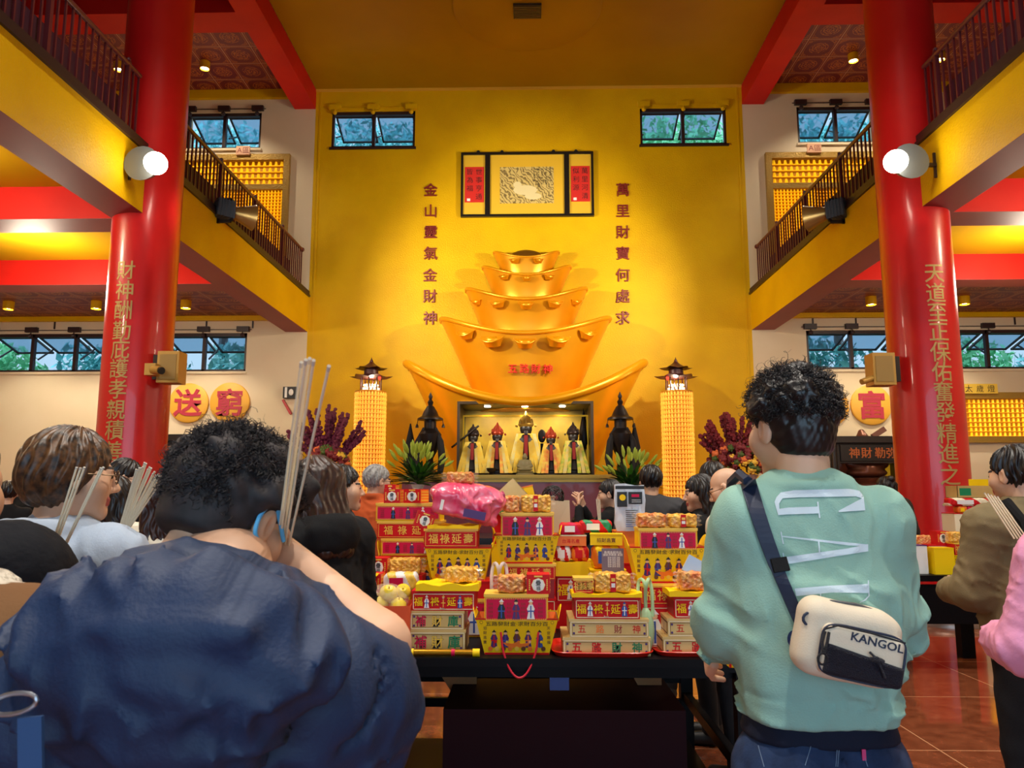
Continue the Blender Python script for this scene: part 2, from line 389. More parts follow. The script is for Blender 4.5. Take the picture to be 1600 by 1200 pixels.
# balcony slabs + edge beams (gold fascia, rose soffit), upper edge beams, cross beams
for s, nm in ((-1, 'left'), (1, 'right')):
    x0, x1 = sorted((s*HW, s*(HW+.47)))
    bb = MB(); bb.box(x0, YF, ZB, x1, D, ZF, 0); bb.box(x0+.001, YF+.001, ZB-.004, x1-.001, D-.001, ZB, 1)
    struct(bb.build('beam_balcony_'+nm, [M_GOLDW, M_ROSE]))
    kx0, kx1 = sorted((s*(HW-.035), s*(HW+.14)))
    kb = MB(); kb.box(kx0, YF, ZF, kx1, D, ZF+.045); kx0, kx1 = sorted((s*(HW-.015), s*(HW+.14))); kb.box(kx0, YF, ZF+.045, kx1, D, ZF+.13)
    struct(kb.build('trim_balcony_'+nm, M_DARK))
    y0, y1 = sorted((s*(HW+.14), s*XO)); struct(MB().box(y0, YF, 5.38, y1, D, 5.6).build('floor_balcony_'+nm, M_CREAM))
    struct(MB().box(x0, YF, 9.94, x1, D, ZC-.02).build('beam_upper_'+nm, M_REDB))
    z0, z1 = sorted((s*(HW+.47), s*XO))
    bb = MB()
    for ya, yb, zt in ((9.1, 9.6, 5.3), (12.15, 12.62, 5.3), (5.6, 6.1, 5.3)):
        bb.box(z0, ya, ZB, z1, yb, zt, 0); bb.box(z0+.001, ya+.001, ZB-.004, z1-.001, yb-.001, ZB, 1)
    struct(bb.build('beam_cross_lower_'+nm, [M_REDB, M_ROSE]))
    bb = MB()
    for ya, yb in ((12.5, 13.1), (9.0, 9.6)): bb.box(z0, ya, 9.94, z1, yb, ZC-.02)
    struct(bb.build('beam_cross_upper_'+nm, M_REDB))
    # mouldings where wall meets ceiling
    t = MB(); t.box(z0, D-.09, 10.18, z1, D, ZC-.02); t.box(z0, D-.1, 5.12, z1, D, 5.22)
    struct(t.build('trim_cornice_'+nm, M_GOLDW))
    g = MB(); xa, xb = sorted((s*(HW-.13), s*(HW-.09))); g.box(xa, D-.012, 0, xb, D, ZC-.03); struct(g.build('trim_corner_'+nm, M_GOLDW))
struct(MB().box(-HW, D-.03, ZC-.06, HW, D, ZC).build('trim_ceiling', mat('pale_gold_trim', (226, 172, 50), .5)))
# ceiling rosette with a square vent
r0 = rootobj('ceiling_rosette', 'large round raised disc in the middle of the gold ceiling', 'ceiling rosette', (0, 13.15, ZC))
MB().lathe([(1.38, 0), (1.38, -.03), (1.33, -.05), (0, -.05)], 64).build('disc', M_GOLDC, r0, True)
v = MB(); v.box(-.26, -.2, -.1, .26, .2, -.051); vo = v.build('vent_cover', mat('vent_metal', (60, 44, 24), .5), r0)
v = MB()
for i in range(7): v.box(-.24, -.17+i*.052, -.112, .24, -.145+i*.052, -.1)
v.build('vent_slat', mat('vent_slat_metal', (104, 78, 30), .5), vo)

# ================= columns with gilt writing
M_GLET = mat('gilt_lettering', (186, 158, 96), .5, .3)
def subdiv(V, Fc, cuts):
    bm = bmesh.new(); vs = [bm.verts.new(p) for p in V]
    for f in Fc:
        try: bm.faces.new([vs[i] for i in f])
        except Exception: pass
    bmesh.ops.triangulate(bm, faces=bm.faces[:])
    for _ in range(cuts): bmesh.ops.subdivide_edges(bm, edges=[e for e in bm.edges if e.calc_length() > .06], cuts=1, use_grid_fill=False); bmesh.ops.triangulate(bm, faces=bm.faces[:])
    bm.verts.index_update(); V2 = [v.co.copy() for v in bm.verts]; F2 = [tuple(v.index for v in f.verts) for f in bm.faces]; bm.free(); return V2, F2
def column(cx, text, ypx, aim, label):
    r = rootobj('round_column', label, 'column', (cx, 9.3, 0))
    MB().lathe([(.4, 0), (.4, ZC)], 64).build('shaft', M_RED, r, True)
    MB().lathe([(.46, 0), (.46, .05), (.44, .08), (.405, .1)], 64).build('base_ring', mat('steel_base', (150, 130, 120), .3, .6), r, True)
    lt = MB()
    for ch, yy in zip(text, ypx):
        z = PY(aim[0], yy, 8.93).z; V, Fc = text_geo(ch, .007); V2, F2 = subdiv([Vector((p[0]*.24, p[1]*.25, 0)) for p in V], Fc, 2)
        lt.add([(.404*math.sin(aim[1]+p.x/.4), -.404*math.cos(aim[1]+p.x/.4), z+p.y) for p in V2], F2)
    lt.build('lettering', M_GLET, r)
column(-4.85, '財神酬勤庇護孝親積善', [423, 454, 485, 517, 546, 576, 608, 640, 672, 705], (190, -.04), 'red lacquered column on the left, gilt characters down its face')
column(4.80, '天道至正保佑奮發精進之人', [428, 458, 489, 519, 550, 581, 612, 644, 677, 709, 742, 775], (1465, -.01), 'red lacquered column on the right, gilt characters down its face')

# ================= railings
def railing(s, ya, yb, label):
    r = rootobj('balcony_railing', label, 'railing', (s*(HW+.06), ya, ZF+.13)); L = yb-ya; h = .80
    MB().tube([(0, 0, h), (0, L, h)], .032, 10).build('handrail', M_RAIL, r, True)
    kb = MB(); kb.ball((0, L, h), .05) if yb > 14 or ya < 0 else kb.ball((0, 0, h), .05); kb.build('end_knob', M_RAIL, r, True)
    MB().box(-.02, 0, .02, .02, L, .05).build('bottom_rail', M_RAIL, r)
    n = int(L/.125); bars = MB()
    for i in range(n+1):
        y = .02+(L-.04)*i/n
        if i % 12 == 0:
            p = MB(); p.box(-.025, y-.025, -.01, .025, y+.025, h+.04); p.ball((0, y, h+.06), .03, 8, 6); p.build('post', M_RAIL, r)
        else:
            k = MB(); k.box(-.011, y-.011, 0, .011, y+.011, h); k.build('baluster', M_RAIL, r)
for s, nm in ((-1, 'left'), (1, 'right')):
    railing(s, 9.75, 15.6, 'maroon balcony railing on the far %s, running from the column to the back wall' % nm)
    railing(s, 2.5, 8.75, 'maroon balcony railing on the near %s, in front of the column' % nm)
    for ya, yb, w_ in ((9.9, 15.3, 'far'), (2.5, 8.6, 'near')):
        xs = sorted((s*(HW+.2), s*(HW+.7)))
        o = MB().box(xs[0], ya, ZF+.002, xs[1], yb, 6.22).build('long_bench', mat('maroon_bench', (60, 20, 40), .5)); 
        tag(o, 'long dark maroon bench behind the %s %s balcony railing' % (w_, nm), 'bench')

# ================= windows: frame, top-hung panes tilted outward
M_GLASS = mat('window_glass', (190, 225, 235), .02, trans=1, spec=.5); M_GLASS.node_tree.nodes['Principled BSDF'].inputs['IOR'].default_value = 1.05
M_GLASSD = mat('tinted_pane_glass', (176, 206, 226), .06, trans=.85); M_GLASSD.node_tree.nodes['Principled BSDF'].inputs['IOR'].default_value = 1.1
WN = [0]
def window(h, n, tilt, shift):
    WN[0] += 1; x0, z0, x1, z1 = h
    r = bpy.data.objects.new('window_%d' % WN[0], None); COL.objects.link(r); r.location = (x0, D+.06, z0); struct(r); W = x1-x0; Hh = z1-z0; t = .05
    f = MB(); f.box(0, -.03, 0, W, .06, t); f.box(0, -.03, Hh-t*1.4, W, .06, Hh); f.box(0, -.03, 0, t, .06, Hh); f.box(W-t, -.03, 0, W, .06, Hh)
    for i in range(1, n): f.box(W*i/n-t*.7, -.03, 0, W*i/n+t*.7, .06, Hh)
    f.build('window_frame', M_DARK, r)
    for i in range(n):
        a = W*i/n+t; c = W*(i+1)/n-t; L = Hh*.9
        e = bpy.data.objects.new('sash', None); COL.objects.link(e); e.parent = r; e.location = (0, .09, Hh-t); e.rotation_euler = (tilt, 0, 0)
        s_ = MB(); q = .035
        s_.box(a, -.02, -L, c, .02, -L+q); s_.box(a, -.02, -q, c, .02, 0); s_.box(a, -.02, -L, a+q, .02, 0); s_.box(c-q, -.02, -L, c, .02, 0)
        o = s_.build('sash_frame', M_DARK, e)
        MB().box(a+q, -.004, -L+q, c-q, .004, -q).build('pane', M_GLASSD, e)
        k = MB(); k.obox((a+.03, .07, Hh*.35), (a+.03, .07+math.sin(tilt)*L*.75, Hh-t-math.cos(tilt)*L*.7), .025, .03); k.build('stay_arm', M_DARK, r)
    b = MB()
    for i in range(n+1):
        x = min(max(W*i/n, .08), W-.08); b.box(x-.13, -.14, Hh+.02, x+.13, -.065, Hh+.13); b.tube([(x, -.12, Hh+.13), (x, -.12, Hh-.1)], .012, 6)
        b.ball((x, -.13, Hh-.06), .05, 8, 6)
    b.box(-.1, -.1, Hh+.06, W+.1, -.085, Hh+.075); b.build('opener', M_DARK if abs(x0) > 4.7 else M_GOLDW, r)
    s = MB(); s.box(-.03, -.1, -.05, W+.03, -.03, 0); s.build('window_sill', M_CREAM if abs(x0) > 4.7 else M_DARK, r)
window(h_gl, 2, 1.2, 0); window(h_gr, 2, 1.2, 0)
window(HL[0], 6, 1.28, 0); window(HL[1], 2, 1.2, 0)
window(HR[0], 6, 1.28, 0); window(HR[1], 2, 1.2, 0)
# conduit lines above lower windows
for s, xs in ((-1, (-10.2, -8.6, -6.9, -5.9)), (1, (6.0, 6.9, 8.9, 10.2))):
    for x in xs:
        tag(MB().box(x-.015, D-.02, zl1+.1, x+.015, D, 5.12).build('wall_conduit', M_DARK), 'thin brown conduit running up the cream wall %s' % ('left of the gold wall' if s < 0 else 'right of the gold wall'), 'conduit', 'conduits above the %s strip windows' % ('left' if s < 0 else 'right'))

# ================= trees outside
M_LEAF = [mat('leaves_blue_green', (90, 170, 176), .6, var=((150, 215, 210), 3)), mat('leaves_deep', (60, 140, 150), .6, var=((120, 200, 196), 3)), mat('leaves_mid', (80, 170, 120), .6, var=((140, 215, 160), 3))]
def tree(x, y, z, rx, rz, k, label, n=2600):
    r = rootobj('leafy_tree', label, 'tree', (x, y, -1)); rs = np.random.RandomState(int(abs(x*31+y*7)))
    MB().cyl((0, 0, 0), (0, 0, z+1), .22, .1, 8).build('trunk', M_DARK, r)
    d = rs.normal(size=(n, 3)); d /= np.linalg.norm(d, axis=1)[:, None]; rr = rs.uniform(.6, 1.12, n)
    lob = 1+.18*np.sin(d[:, 0]*7+k)*np.cos(d[:, 2]*6)
    c = d*rr[:, None]*lob[:, None]*np.array([rx, rx*.7, rz])+np.array([0, 0, z+1]); a = rs.normal(size=(n, 3)); bb = rs.normal(size=(n, 3))
    a /= np.linalg.norm(a, axis=1)[:, None]; bb /= np.linalg.norm(bb, axis=1)[:, None]; s = rs.uniform(.08, .19, n)[:, None]
    V = np.stack([c-a*s, c-bb*s*.5, c+a*s, c+bb*s*.5], 1).reshape(-1, 3); Fq = np.arange(n*4).reshape(-1, 4)
    c1 = MB().ball((0, 0, z+1), (rx*.62, rx*.4, rz*.62), 14, 10)
    V = np.concatenate([V, np.array(c1.v)]); Fl = Fq.tolist()+[tuple(i+n*4 for i in f) for f in c1.f]
    arrmesh('crown', V, Fl, M_LEAF[k % 3], r, smooth=False)
side = {-1: 'left', 1: 'right'}
for s in (-1, 1):
    for i, (x, y, z, rx, rz) in enumerate(((7.0, 20.0, 3.9, 2.0, 1.5), (10.9, 20.2, 3.9, 1.9, 1.6), (14.7, 20.0, 4.0, 1.8, 1.5), (9.9, 24.3, 11.9, 2.2, 1.6), (4.9, 24, 11.9, 2.4, 1.5))):
        w_ = ('nearest the gold wall', 'second from the gold wall', 'farthest out to the side', 'tall, behind the cream wall window', 'tall, behind the small gold wall window')[i]
        tree(s*x, y, z, rx, rz, i+(1 if s > 0 else 0), 'leafy tree outside the %s windows, %s' % (side[s], w_), 3600)
struct(MB().box(-40, D+.5, -1.2, 40, 40, -1).build('ground_outside', mat('soil', (60, 70, 50), .9)))
# ================= lamps
M_LAMP = mat('lamp_glow', (255, 244, 220), .4, emit=20); M_LAMPS = mat('small_lamp_glow', (255, 238, 205), .4, emit=22)
def globe(px, py, Y, label, s):
    p = PY(px, py, Y); r = rootobj('flood_lamp', label, 'lamp', p)
    MB().ball((0, .02, 0), .13, 20, 12).build('bulb', M_LAMP, r, True)
    b = MB(); b.lathe([(.1, -.02), (.17, .04), (.2, .12), (.1, .2), (.03, .22)], 20, (0, 0, 0)); b.T = Matrix.Identity(4)
    hb = MB(); hb.T = Matrix.Translation((s*.22, .2, .05)) @ Matrix.Rotation(PI/2, 4, 'X'); hb.lathe([(.05, -.12), (.15, -.05), (.2, .05), (.21, .08)], 20)
    hb.build('reflector', mat('lamp_housing', (110, 116, 120), .4, .5), r, True)
    k = MB(); e_ = s*(HW-abs(p.x)-.004); k.obox((s*.22, .2, .05), (e_, .25, .05), .04, .04); k.obox((e_, .25, -.1), (e_, .25, .2), .02, .05); k.build('bracket', M_DARK, r)
    lamp('SPOT', (p.x-s*.05, p.y+.2, p.z), E_GLOBE, (1, .9, .72), (-s*1.0, D, 3.0), .12, 1.9, .7)
    lamp('POINT', (p.x-s*.15, p.y-.25, p.z), 6, (1, .9, .75), None, .1)
globe(242, 254, 8.3, 'glaring round floodlight on the left column side below the railing', -1)
globe(1401, 251, 8.3, 'glaring round floodlight on the right column side below the railing', 1)
def floodlight(px, py, X, Y, label, s):
    p = PY(px, py, Y); p.x = X-s*.22; r = rootobj('horn_floodlight', label, 'floodlight', p); 
    hb = MB(); hb.T = Matrix.Rotation(-s*.75, 4, 'Z') @ Matrix.Rotation(-PI/2+.12, 4, 'X')   # opens toward +y and the hall axis
    hb.T = Matrix.Rotation(s*.9, 4, 'Z') @ Matrix.Rotation(-PI/2-.05, 4, 'X')
    hb.lathe([(.09, -.02), (.1, .02), (.14, .14), (.2, .3), (.205, .3), (.19, .28), (.1, .03)], 28); hb.build('horn_reflector', mat('tarnished_brass', (150, 122, 70), .35, .7), r, True)
    b = MB(); b.T = hb.T.copy(); b.box(-.13, -.13, -.28, .13, .13, -.02)
    for i in range(6): b.box(-.15, -.14, -.27+i*.045, .15, .14, -.255+i*.045)
    b.build('ballast_housing', mat('grey_housing', (70, 78, 88), .4, .3), r)
    k = MB(); k.obox((0, -.1, -.17), (s*.21, -.1, -.17), .03, .05); k.obox((0, -.1, .17), (s*.21, -.1, .17), .03, .05); k.obox((s*.21, -.1, -.2), (s*.21, -.1, .2), .03, .06); k.obox((0, -.1, -.17), (0, -.1, .17), .03, .05)
    k.build('mounting_bracket', M_BRONZE, r)
    d = Vector((-s*.78, .62, .03)).normalized(); q = p+d*.36
    lamp('SPOT', q, E_FLOOD, (1, .9, .7), (-s*.9, D, 5.4), .04, 1.5, .8)
floodlight(322, 333, -HW, 11.2, 'horn shaped floodlight fixed to the left balcony beam', -1)
floodlight(1325, 333, HW, 11.2, 'horn shaped floodlight fixed to the right balcony beam', 1)
def downlight(x, y, z, label, group, e=E_DOWN, r_=.1):
    r = rootobj('downlight', label, 'ceiling lamp', (x, y, z), group=group)
    MB().lathe([(r_, 0), (r_, -.16), (r_-.012, -.16), (r_-.012, -.02)], 20).build('can', M_GOLDW, r, True)
    MB().lathe([(0, -.13), (r_-.02, -.13), (r_-.02, -.1), (0, -.1)], 16).build('lamp_lens', M_LAMPS, r)
    lamp('SPOT', (x, y, z-.18), e, (1, .88, .68), (x, y, 0), .06, 2.1, .5)
for px, py, w_ in ((13, 482, 'farthest left of the left three'), (150, 483, 'just left of the left column'), (290, 484, 'between the left column and the balcony beam'), (1362, 487, 'just left of the right column'), (1508, 488, 'right of the right column')):
    p = PY(px, py, 14.6); downlight(p.x, 14.6, 5.22, 'small can lamp under the lower ceiling, '+w_, 'can lamps under the lower ceiling')
for px, py, w_ in ((319, 122, 'to the right of the left column'), (184, 124, 'seen behind the near left railing'), (1335, 118, 'to the left of the right column'), (1471, 118, 'seen behind the near right railing')):
    p = PY(px, py, 14.8); downlight(p.x, 14.8, ZC-.02, 'small lamp under the upper maroon ceiling, '+w_, 'can lamps under the upper ceiling')
def roundlight(x, y, z, label, on):
    r = rootobj('round_ceiling_lamp', label, 'ceiling lamp', (x, y, z))
    MB().lathe([(.36, 0), (.36, -.04), (.3, -.06)], 32).build('rim', M_CREAM, r, True)
    MB().lathe([(.3, -.05), (.29, -.07), (.18, -.1), (0, -.11)], 28).build('diffuser', mat('lamp_diffuser_glow', (255, 240, 200), .5, emit=9) if on else M_CREAM, r, True)
    if on: lamp('POINT', (x, y, z-.35), E_CEIL*.2, (1, .85, .6), None, .2)
roundlight(-6.6, 7.6, 5.3, 'lit round ceiling lamp under the near left balcony', True)
roundlight(-8.4, 10.9, 5.3, 'unlit pale round disc lamp on the gold ceiling left of the left column', False)
roundlight(6.7, 7.6, 5.3, 'lit round ceiling lamp under the near right balcony', True)
for s in (-1, 1):
    for y, e in ((10.9, 1.1), (4, .9)): lamp('POINT', (s*7.4, y, 4.6), E_CEIL*e*.36, (1, .86, .66), None, .25)
# unseen ceiling lamps above the frame and behind, added to brighten the hall
for x, y in ((-2.6, 2), (2.6, 2), (-2.6, 6), (2.6, 6), (0, -3)):
    r = rootobj('added_downlight', 'added unseen round downlight in the gold ceiling above the hall', 'ceiling lamp', (x, y, ZC), group='added hall downlights')
    MB().lathe([(.2, 0), (.2, -.03), (.16, -.04)], 24).build('rim', M_CREAM, r, True); MB().lathe([(0, -.025), (.16, -.025), (.16, -.01), (0, -.01)], 20).build('lamp_lens', M_LAMPS, r)
    lamp('SPOT', (x, y, ZC-.08), E_CEIL*(3.3 if y < 4 else 1.6), (1, .93, .82), (x, y, 0), .15, 1.7, .6)

# ================= writing on the back wall
M_MAROON = mat('maroon_lettering', (128, 34, 26), .45)
def wallchar(ch, px, py, label):
    p = PY(px, py, D); b = MB(); b.text(ch, 0, 0, .31, 0, 0, .006, .02); o = b.build('wall_character', M_MAROON, loc=(p.x, D-.02, p.z)); tag(o, label, 'lettering', 'maroon characters on the gold wall'); return o
for i, (ch, y) in enumerate(zip('金山靈氣金財神', (297, 330, 363, 396, 430, 463, 497))):
    wallchar(ch, 673+(-1 if i > 3 else 0), y, 'maroon character %s, %s of the column left of the gold ingots' % (ch, ('first', 'second', 'third', 'fourth', 'fifth', 'sixth', 'last')[i]))
for i, (ch, y) in enumerate(zip('萬里財寶何處求', (297, 330, 363, 396, 430, 463, 497))):
    wallchar(ch, 973, y, 'maroon character %s, %s of the column right of the gold ingots' % (ch, ('first', 'second', 'third', 'fourth', 'fifth', 'sixth', 'last')[i]))

# ================= triptych painting
a = PY(721, 241, D); c = PY(928, 339, D); Wp = c.x-a.x; Hp = a.z-c.z
tr = rootobj('framed_triptych', 'wide black framed triptych, dragon-like wave painting between two red couplets', 'painting', (a.x, D-.04, c.z))
f = MB(); t = .05; q1, q2 = .2*Wp, .8*Wp
f.box(0, -.05, 0, Wp, .04, t); f.box(0, -.05, Hp-t, Wp, .04, Hp)
for x0, x1 in ((0, t), (q1-.05, q1+.06), (q2-.06, q2+.05), (Wp-t, Wp)): f.box(x0, -.05, t, x1, .04, Hp-t)
f.build('frame', mat('black_frame', (22, 18, 14), .35), tr)
M_PAPERG = mat('gold_mount_paper', (224, 178, 36), .6)
MB().box(t, -.01, t, Wp-t, .03, Hp-t).build('mount', M_PAPERG, tr)
M_CREDR = mat('couplet_red', (206, 34, 22), .6); M_INK = mat('black_ink', (20, 16, 14), .6)
for x0, x1, cols, w_ in ((.085, q1-.075, ('世事亨通', '皆為福'), 'left'), (q2+.085, Wp-.08, ('萬里河清', '似利源'), 'right')):
    MB().box(x0, -.016, .33, x1, -.01, Hp-.32).build('couplet_paper', M_CREDR, tr)
    l = MB(); 
    for k, cl in enumerate(cols):
        for i, ch in enumerate(cl): l.text(ch, (x1-.11) if k == 0 else (x0+.11), Hp-.43-i*.19, .15, -.019)
    l.build('lettering', M_INK, tr)
    MB().box(x0+.05, -.019, .36, x0+.12, -.016, .42).build('seal', M_WHITE, tr)
def painting_mat():
    m = bpy.data.materials.new('ink_wave_painting'); m.use_nodes = True; nt = m.node_tree; b = nt.nodes['Principled BSDF']; tc = nt.nodes.new('ShaderNodeTexCoord')
    wv = nt.nodes.new('ShaderNodeTexWave'); wv.inputs['Scale'].default_value = 4.5; wv.inputs['Distortion'].default_value = 14; wv.inputs['Detail'].default_value = 4; wv.inputs['Detail Scale'].default_value = 1.4
    mp = nt.nodes.new('ShaderNodeMapping'); mp.inputs['Rotation'].default_value = (0, .7, 0); nt.links.new(tc.outputs['Object'], mp.inputs[0]); nt.links.new(mp.outputs[0], wv.inputs['Vector'])
    r = nt.nodes.new('ShaderNodeValToRGB'); e = r.color_ramp.elements; e[0].position = .1; e[0].color = lin((120, 98, 50))+(1,); e[1].position = .55; e[1].color = lin((206, 180, 104))+(1,)
    nt.links.new(wv.outputs['Fac'], r.inputs['Fac']); nt.links.new(r.outputs['Color'], b.inputs['Base Color']); b.inputs['Roughness'].default_value = .6; return m
px0, px1, pz0, pz1 = .295*Wp, .7*Wp, .30, Hp-.33
MB().box(px0, -.016, pz0, px1, -.01, pz1).build('ink_painting', painting_mat(), tr)
l = MB()
for k, (n, s0) in enumerate(((5, .055), (6, .055), (6, .055), (7, .055), (5, .055))):
    for i in range(n): l.text('福祿財寶山河清利源事'[(i*3+k) % 10], px1-.08-k*.085, pz1-.06-i*.065, s0, -.019)
l.build('inscription', M_INK, tr)
l = MB(); l.ball((px0+.55, -.015, pz0+.3), (.28, .004, .12), 16, 6); l.ball((px0+.38, -.015, pz0+.42), (.1, .004, .08), 12, 6); l.ball((px0+.72, -.015, pz0+.16), (.2, .004, .08), 12, 6); l.build('white_figure', mat('pale_wash', (222, 205, 150), .6), tr)
hk = MB()
for x in (.13*Wp, .31*Wp, .7*Wp, .87*Wp): hk.prism([(x-.05, Hp), (x+.05, Hp), (x+.02, Hp+.06), (x-.02, Hp+.06)], -.02, .02)
hk.build('hanger', M_INK, tr)

# ================= the tiered gold ingots
def ingot_mesh(cx, hw, zt, zd, hwb, zb, dep, depb, yw, n=56, m=20, lipr=.05, base=(0, 0, 0)):
    g = []; 
    for j in range(m+1):
        v = j/m; w_ = hwb+(hw-hwb)*(v**1.12); d = depb+(dep-depb)*(v**1.5); row = []
        for i in range(n+1):
            a = PI-PI*i/n; ca, sa = math.cos(a), math.sin(a); zr = zd+(zt-zd)*abs(ca)**1.9
            row.append((cx+w_*ca, yw-d*max(sa, 0)**.72, zb+v*(zr-zb)))
        g.append(row)
    return g
def ingot(name, label, cx, hw, zt, zd, hwb, zb, dep, depb, small, lipr, matl, niche=None, group=None):
    r = rootobj(name, label, 'gold ingot', (cx, D-.07, zb), group=group); g = ingot_mesh(0, hw, zt-zb, zd-zb, hwb, 0, dep, depb, 0); n = len(g[0])-1; m = len(g)-1
    vs = [p for row in g for p in row]; fs = []
    for j in range(m):
        for i in range(n): fs.append((j*(n+1)+i, j*(n+1)+i+1, (j+1)*(n+1)+i+1, (j+1)*(n+1)+i))
    b = MB(); b.add(vs, fs)
    # dished top: rim -> inner ring -> raised dome against the wall, and the floor
    top = g[-1]; k0 = len(b.v); rows = [top]
    for t_, dz in ((.06, -.06), (.3, -.1), (.55, 0), (.8, .02), (1, .03)):
        rows.append([(p[0]*(1-t_*.35), p[1]*(1-t_), p[2]*(1-t_*.4)+(zd-zb)*t_*.4+dz*hw*.4) for p in top])
    vs = [p for row in rows for p in row]; fs = []
    for j in range(len(rows)-1):
        for i in range(n): fs.append((j*(n+1)+i, j*(n+1)+i+1, (j+1)*(n+1)+i+1, (j+1)*(n+1)+i))
    b.add(vs, fs); b.add(g[0], [tuple(range(n+1))])
    back = [(p[0], 0.0, p[2]) for p in g[0]]
    body = b.build('body', [matl], r, True)
    if niche:
        x0, x1, z0, z1 = niche; bmx = bmesh.new(); bmx.from_mesh(body.data)
        for co, no in (((x0, 0, 0), (1, 0, 0)), ((x1, 0, 0), (1, 0, 0)), ((0, 0, z1), (0, 0, 1))):
            bmesh.ops.bisect_plane(bmx, geom=bmx.verts[:]+bmx.edges[:]+bmx.faces[:], plane_co=co, plane_no=no)
        dl = [f for f in bmx.faces if x0 < f.calc_center_median().x < x1 and f.calc_center_median().z < z1 and f.calc_center_median().y < -.25 and f.calc_center_median().z > -.01]
        bmesh.ops.delete(bmx, geom=dl, context='FACES'); bmx.to_mesh(body.data); bmx.free(); body.data.update()
        body.data.shade_smooth(); body.data.set_sharp_from_angle(angle=math.radians(42))
    MB().tube([(p[0]*.995, p[1], p[2]) for p in top], [lipr*(1 if 4 < i < n-4 else .8+.05*min(i, n-i)) for i in range(n+1)], 12).build('rim', matl, r, True)
    def onsurf(x, z):       # front of the surface at x,z (object space)
        best = None
        for j in range(m):
            for i in range(n):
                p = g[j][i]; 
                dd = (p[0]-x)**2+(p[2]-z)**2
                if best is None or dd < best[0]: best = (dd, p)
        return best[1]
    for (sx, sz, sw) in small:
        p = onsurf(sx, sz); e = MB(); yaw = -math.atan2(p[0], hw*1.25)*.7 if False else math.atan2(p[0], hw*1.4)
        e.T = Matrix.Translation((p[0], p[1]-.04-sw*.05, sz)) @ Matrix.Rotation(yaw, 4, 'Z') @ Matrix.Rotation(.42, 4, 'X')
        w2 = sw/2; pts = []
        prof = []
        for j in range(6):
            v = j/5; ww = w2*(.62+.38*v**1.3); dd = sw*(.22+.18*v); row = []
            for i in range(13):
                a = PI-PI*i/12; row.append((ww*math.cos(a), -dd*math.sin(a), -sw*.2+v*(sw*.26+sw*.14*abs(math.cos(a))**2)))
            prof.append(row)
        vv = [p_ for row in prof for p_ in row]; ff = [(j*13+i, j*13+i+1, (j+1)*13+i+1, (j+1)*13+i) for j in range(5) for i in range(12)]
        e.add(vv, ff); e.add(prof[0], [tuple(range(13))]); e.add(prof[-1], [tuple(range(13))[::-1]])
        e.ball((0, -sw*.16, sw*.08), (sw*.3, sw*.2, sw*.17), 14, 8); e.tube(prof[-1], sw*.022, 6)
        e.build('small_ingot', M_GILD2, r, True)
    return r, onsurf
def pix_w(x0, x1, y, Y): a = PY(x0, y, Y); b_ = PY(x1, y, Y); return (a.x+b_.x)/2, abs(b_.x-a.x)/2
TI = []
def tier(nm, label, rim, dip, bot, dep, depb, small, lipr, group=None, niche=False):
    cx, hw = pix_w(rim[0], rim[1], rim[2], D-.1); _, hwb = pix_w(bot[0], bot[1], bot[2], D-.1)
    zt = PY(rim[0], rim[2], D-.1).z; zd = PY(822, dip, D-dep).z; zb = PY(822, bot[2], D-depb*.9).z
    sm = []
    for (sx, sy, sw) in small:
        Ys = D-dep*.8; p = PY(sx, sy, Ys); sm.append(((p.x-cx), p.z-zb, sw/1200*Ys*1.03))
    nc = None
    if niche: zb = PY(822, 742, 13.7).z; n0 = PY(719, 700, D-1.55); n1 = PY(922, 632, D-1.55); nc = (n0.x-cx, n1.x-cx, 0, n1.z-zb)
    return ingot(nm, label, cx, hw, zt, zd, hwb, zb, dep, depb, sm, lipr, M_GILD2, nc, group), (cx, hw, zt, zd, hwb, zb)
GT = 'stacked giant gold ingots'
I1 = tier('giant_gold_ingot', 'largest gold ingot at the bottom, with a lit niche in its front', (637, 1005, 572), 628, (716, 928, 742), 1.75, 1.5, (), .085, GT, True)
I2 = tier('giant_gold_ingot', 'second largest gold ingot, with red writing and five small ingots', (689, 953, 503), 521, (746, 887, 640), 1.25, .95, ((729, 524, 30), (774, 537, 38), (823, 541, 34), (873, 537, 38), (916, 523, 30)), .045, GT)
I3 = tier('giant_gold_ingot', 'third gold ingot of the stack, with five small ingots under its rim', (728, 917, 456), 468, (757, 889, 520), .95, .75, ((745, 470, 19), (780, 478, 26), (822, 482, 25), (865, 478, 26), (901, 470, 19)), .035, GT)
I4 = tier('giant_gold_ingot', 'fourth gold ingot of the stack, with three small ingots', (754, 892, 421), 430, (776, 870, 468), .75, .6, ((788, 436, 18), (822, 440, 17), (857, 436, 18)), .028, GT)
I5 = tier('giant_gold_ingot', 'smallest gold ingot at the top of the stack, with a dark dome', (771, 874, 397), 403, (789, 859, 432), .55, .45, ((804, 411, 18), (841, 411, 18)), .022, GT)
MB().ball((0, 0, 0), (.46, .2, .3), 28, 14).build('dome', mat('dark_gold_dome', (120, 80, 20), .35, .5), I5[0][0], True, loc=(0, -.24, PY(822, 403, D-.4).z-I5[1][5]-.1))
b = MB(); cx, hw, zt, zd, hwb, zb = I2[1]
for i, ch in enumerate('五路財神'):
    p = PY(801+i*18.3, 577, D-1.1); q = I2[0][1](p.x-cx, p.z-zb); b.text(ch, p.x-cx, p.z-zb, .2, min(q[1], -1.02)-.05, 0, .004, .02)
b.build('lettering', mat('bright_red_lettering', (212, 30, 16), .4), I2[0][0])
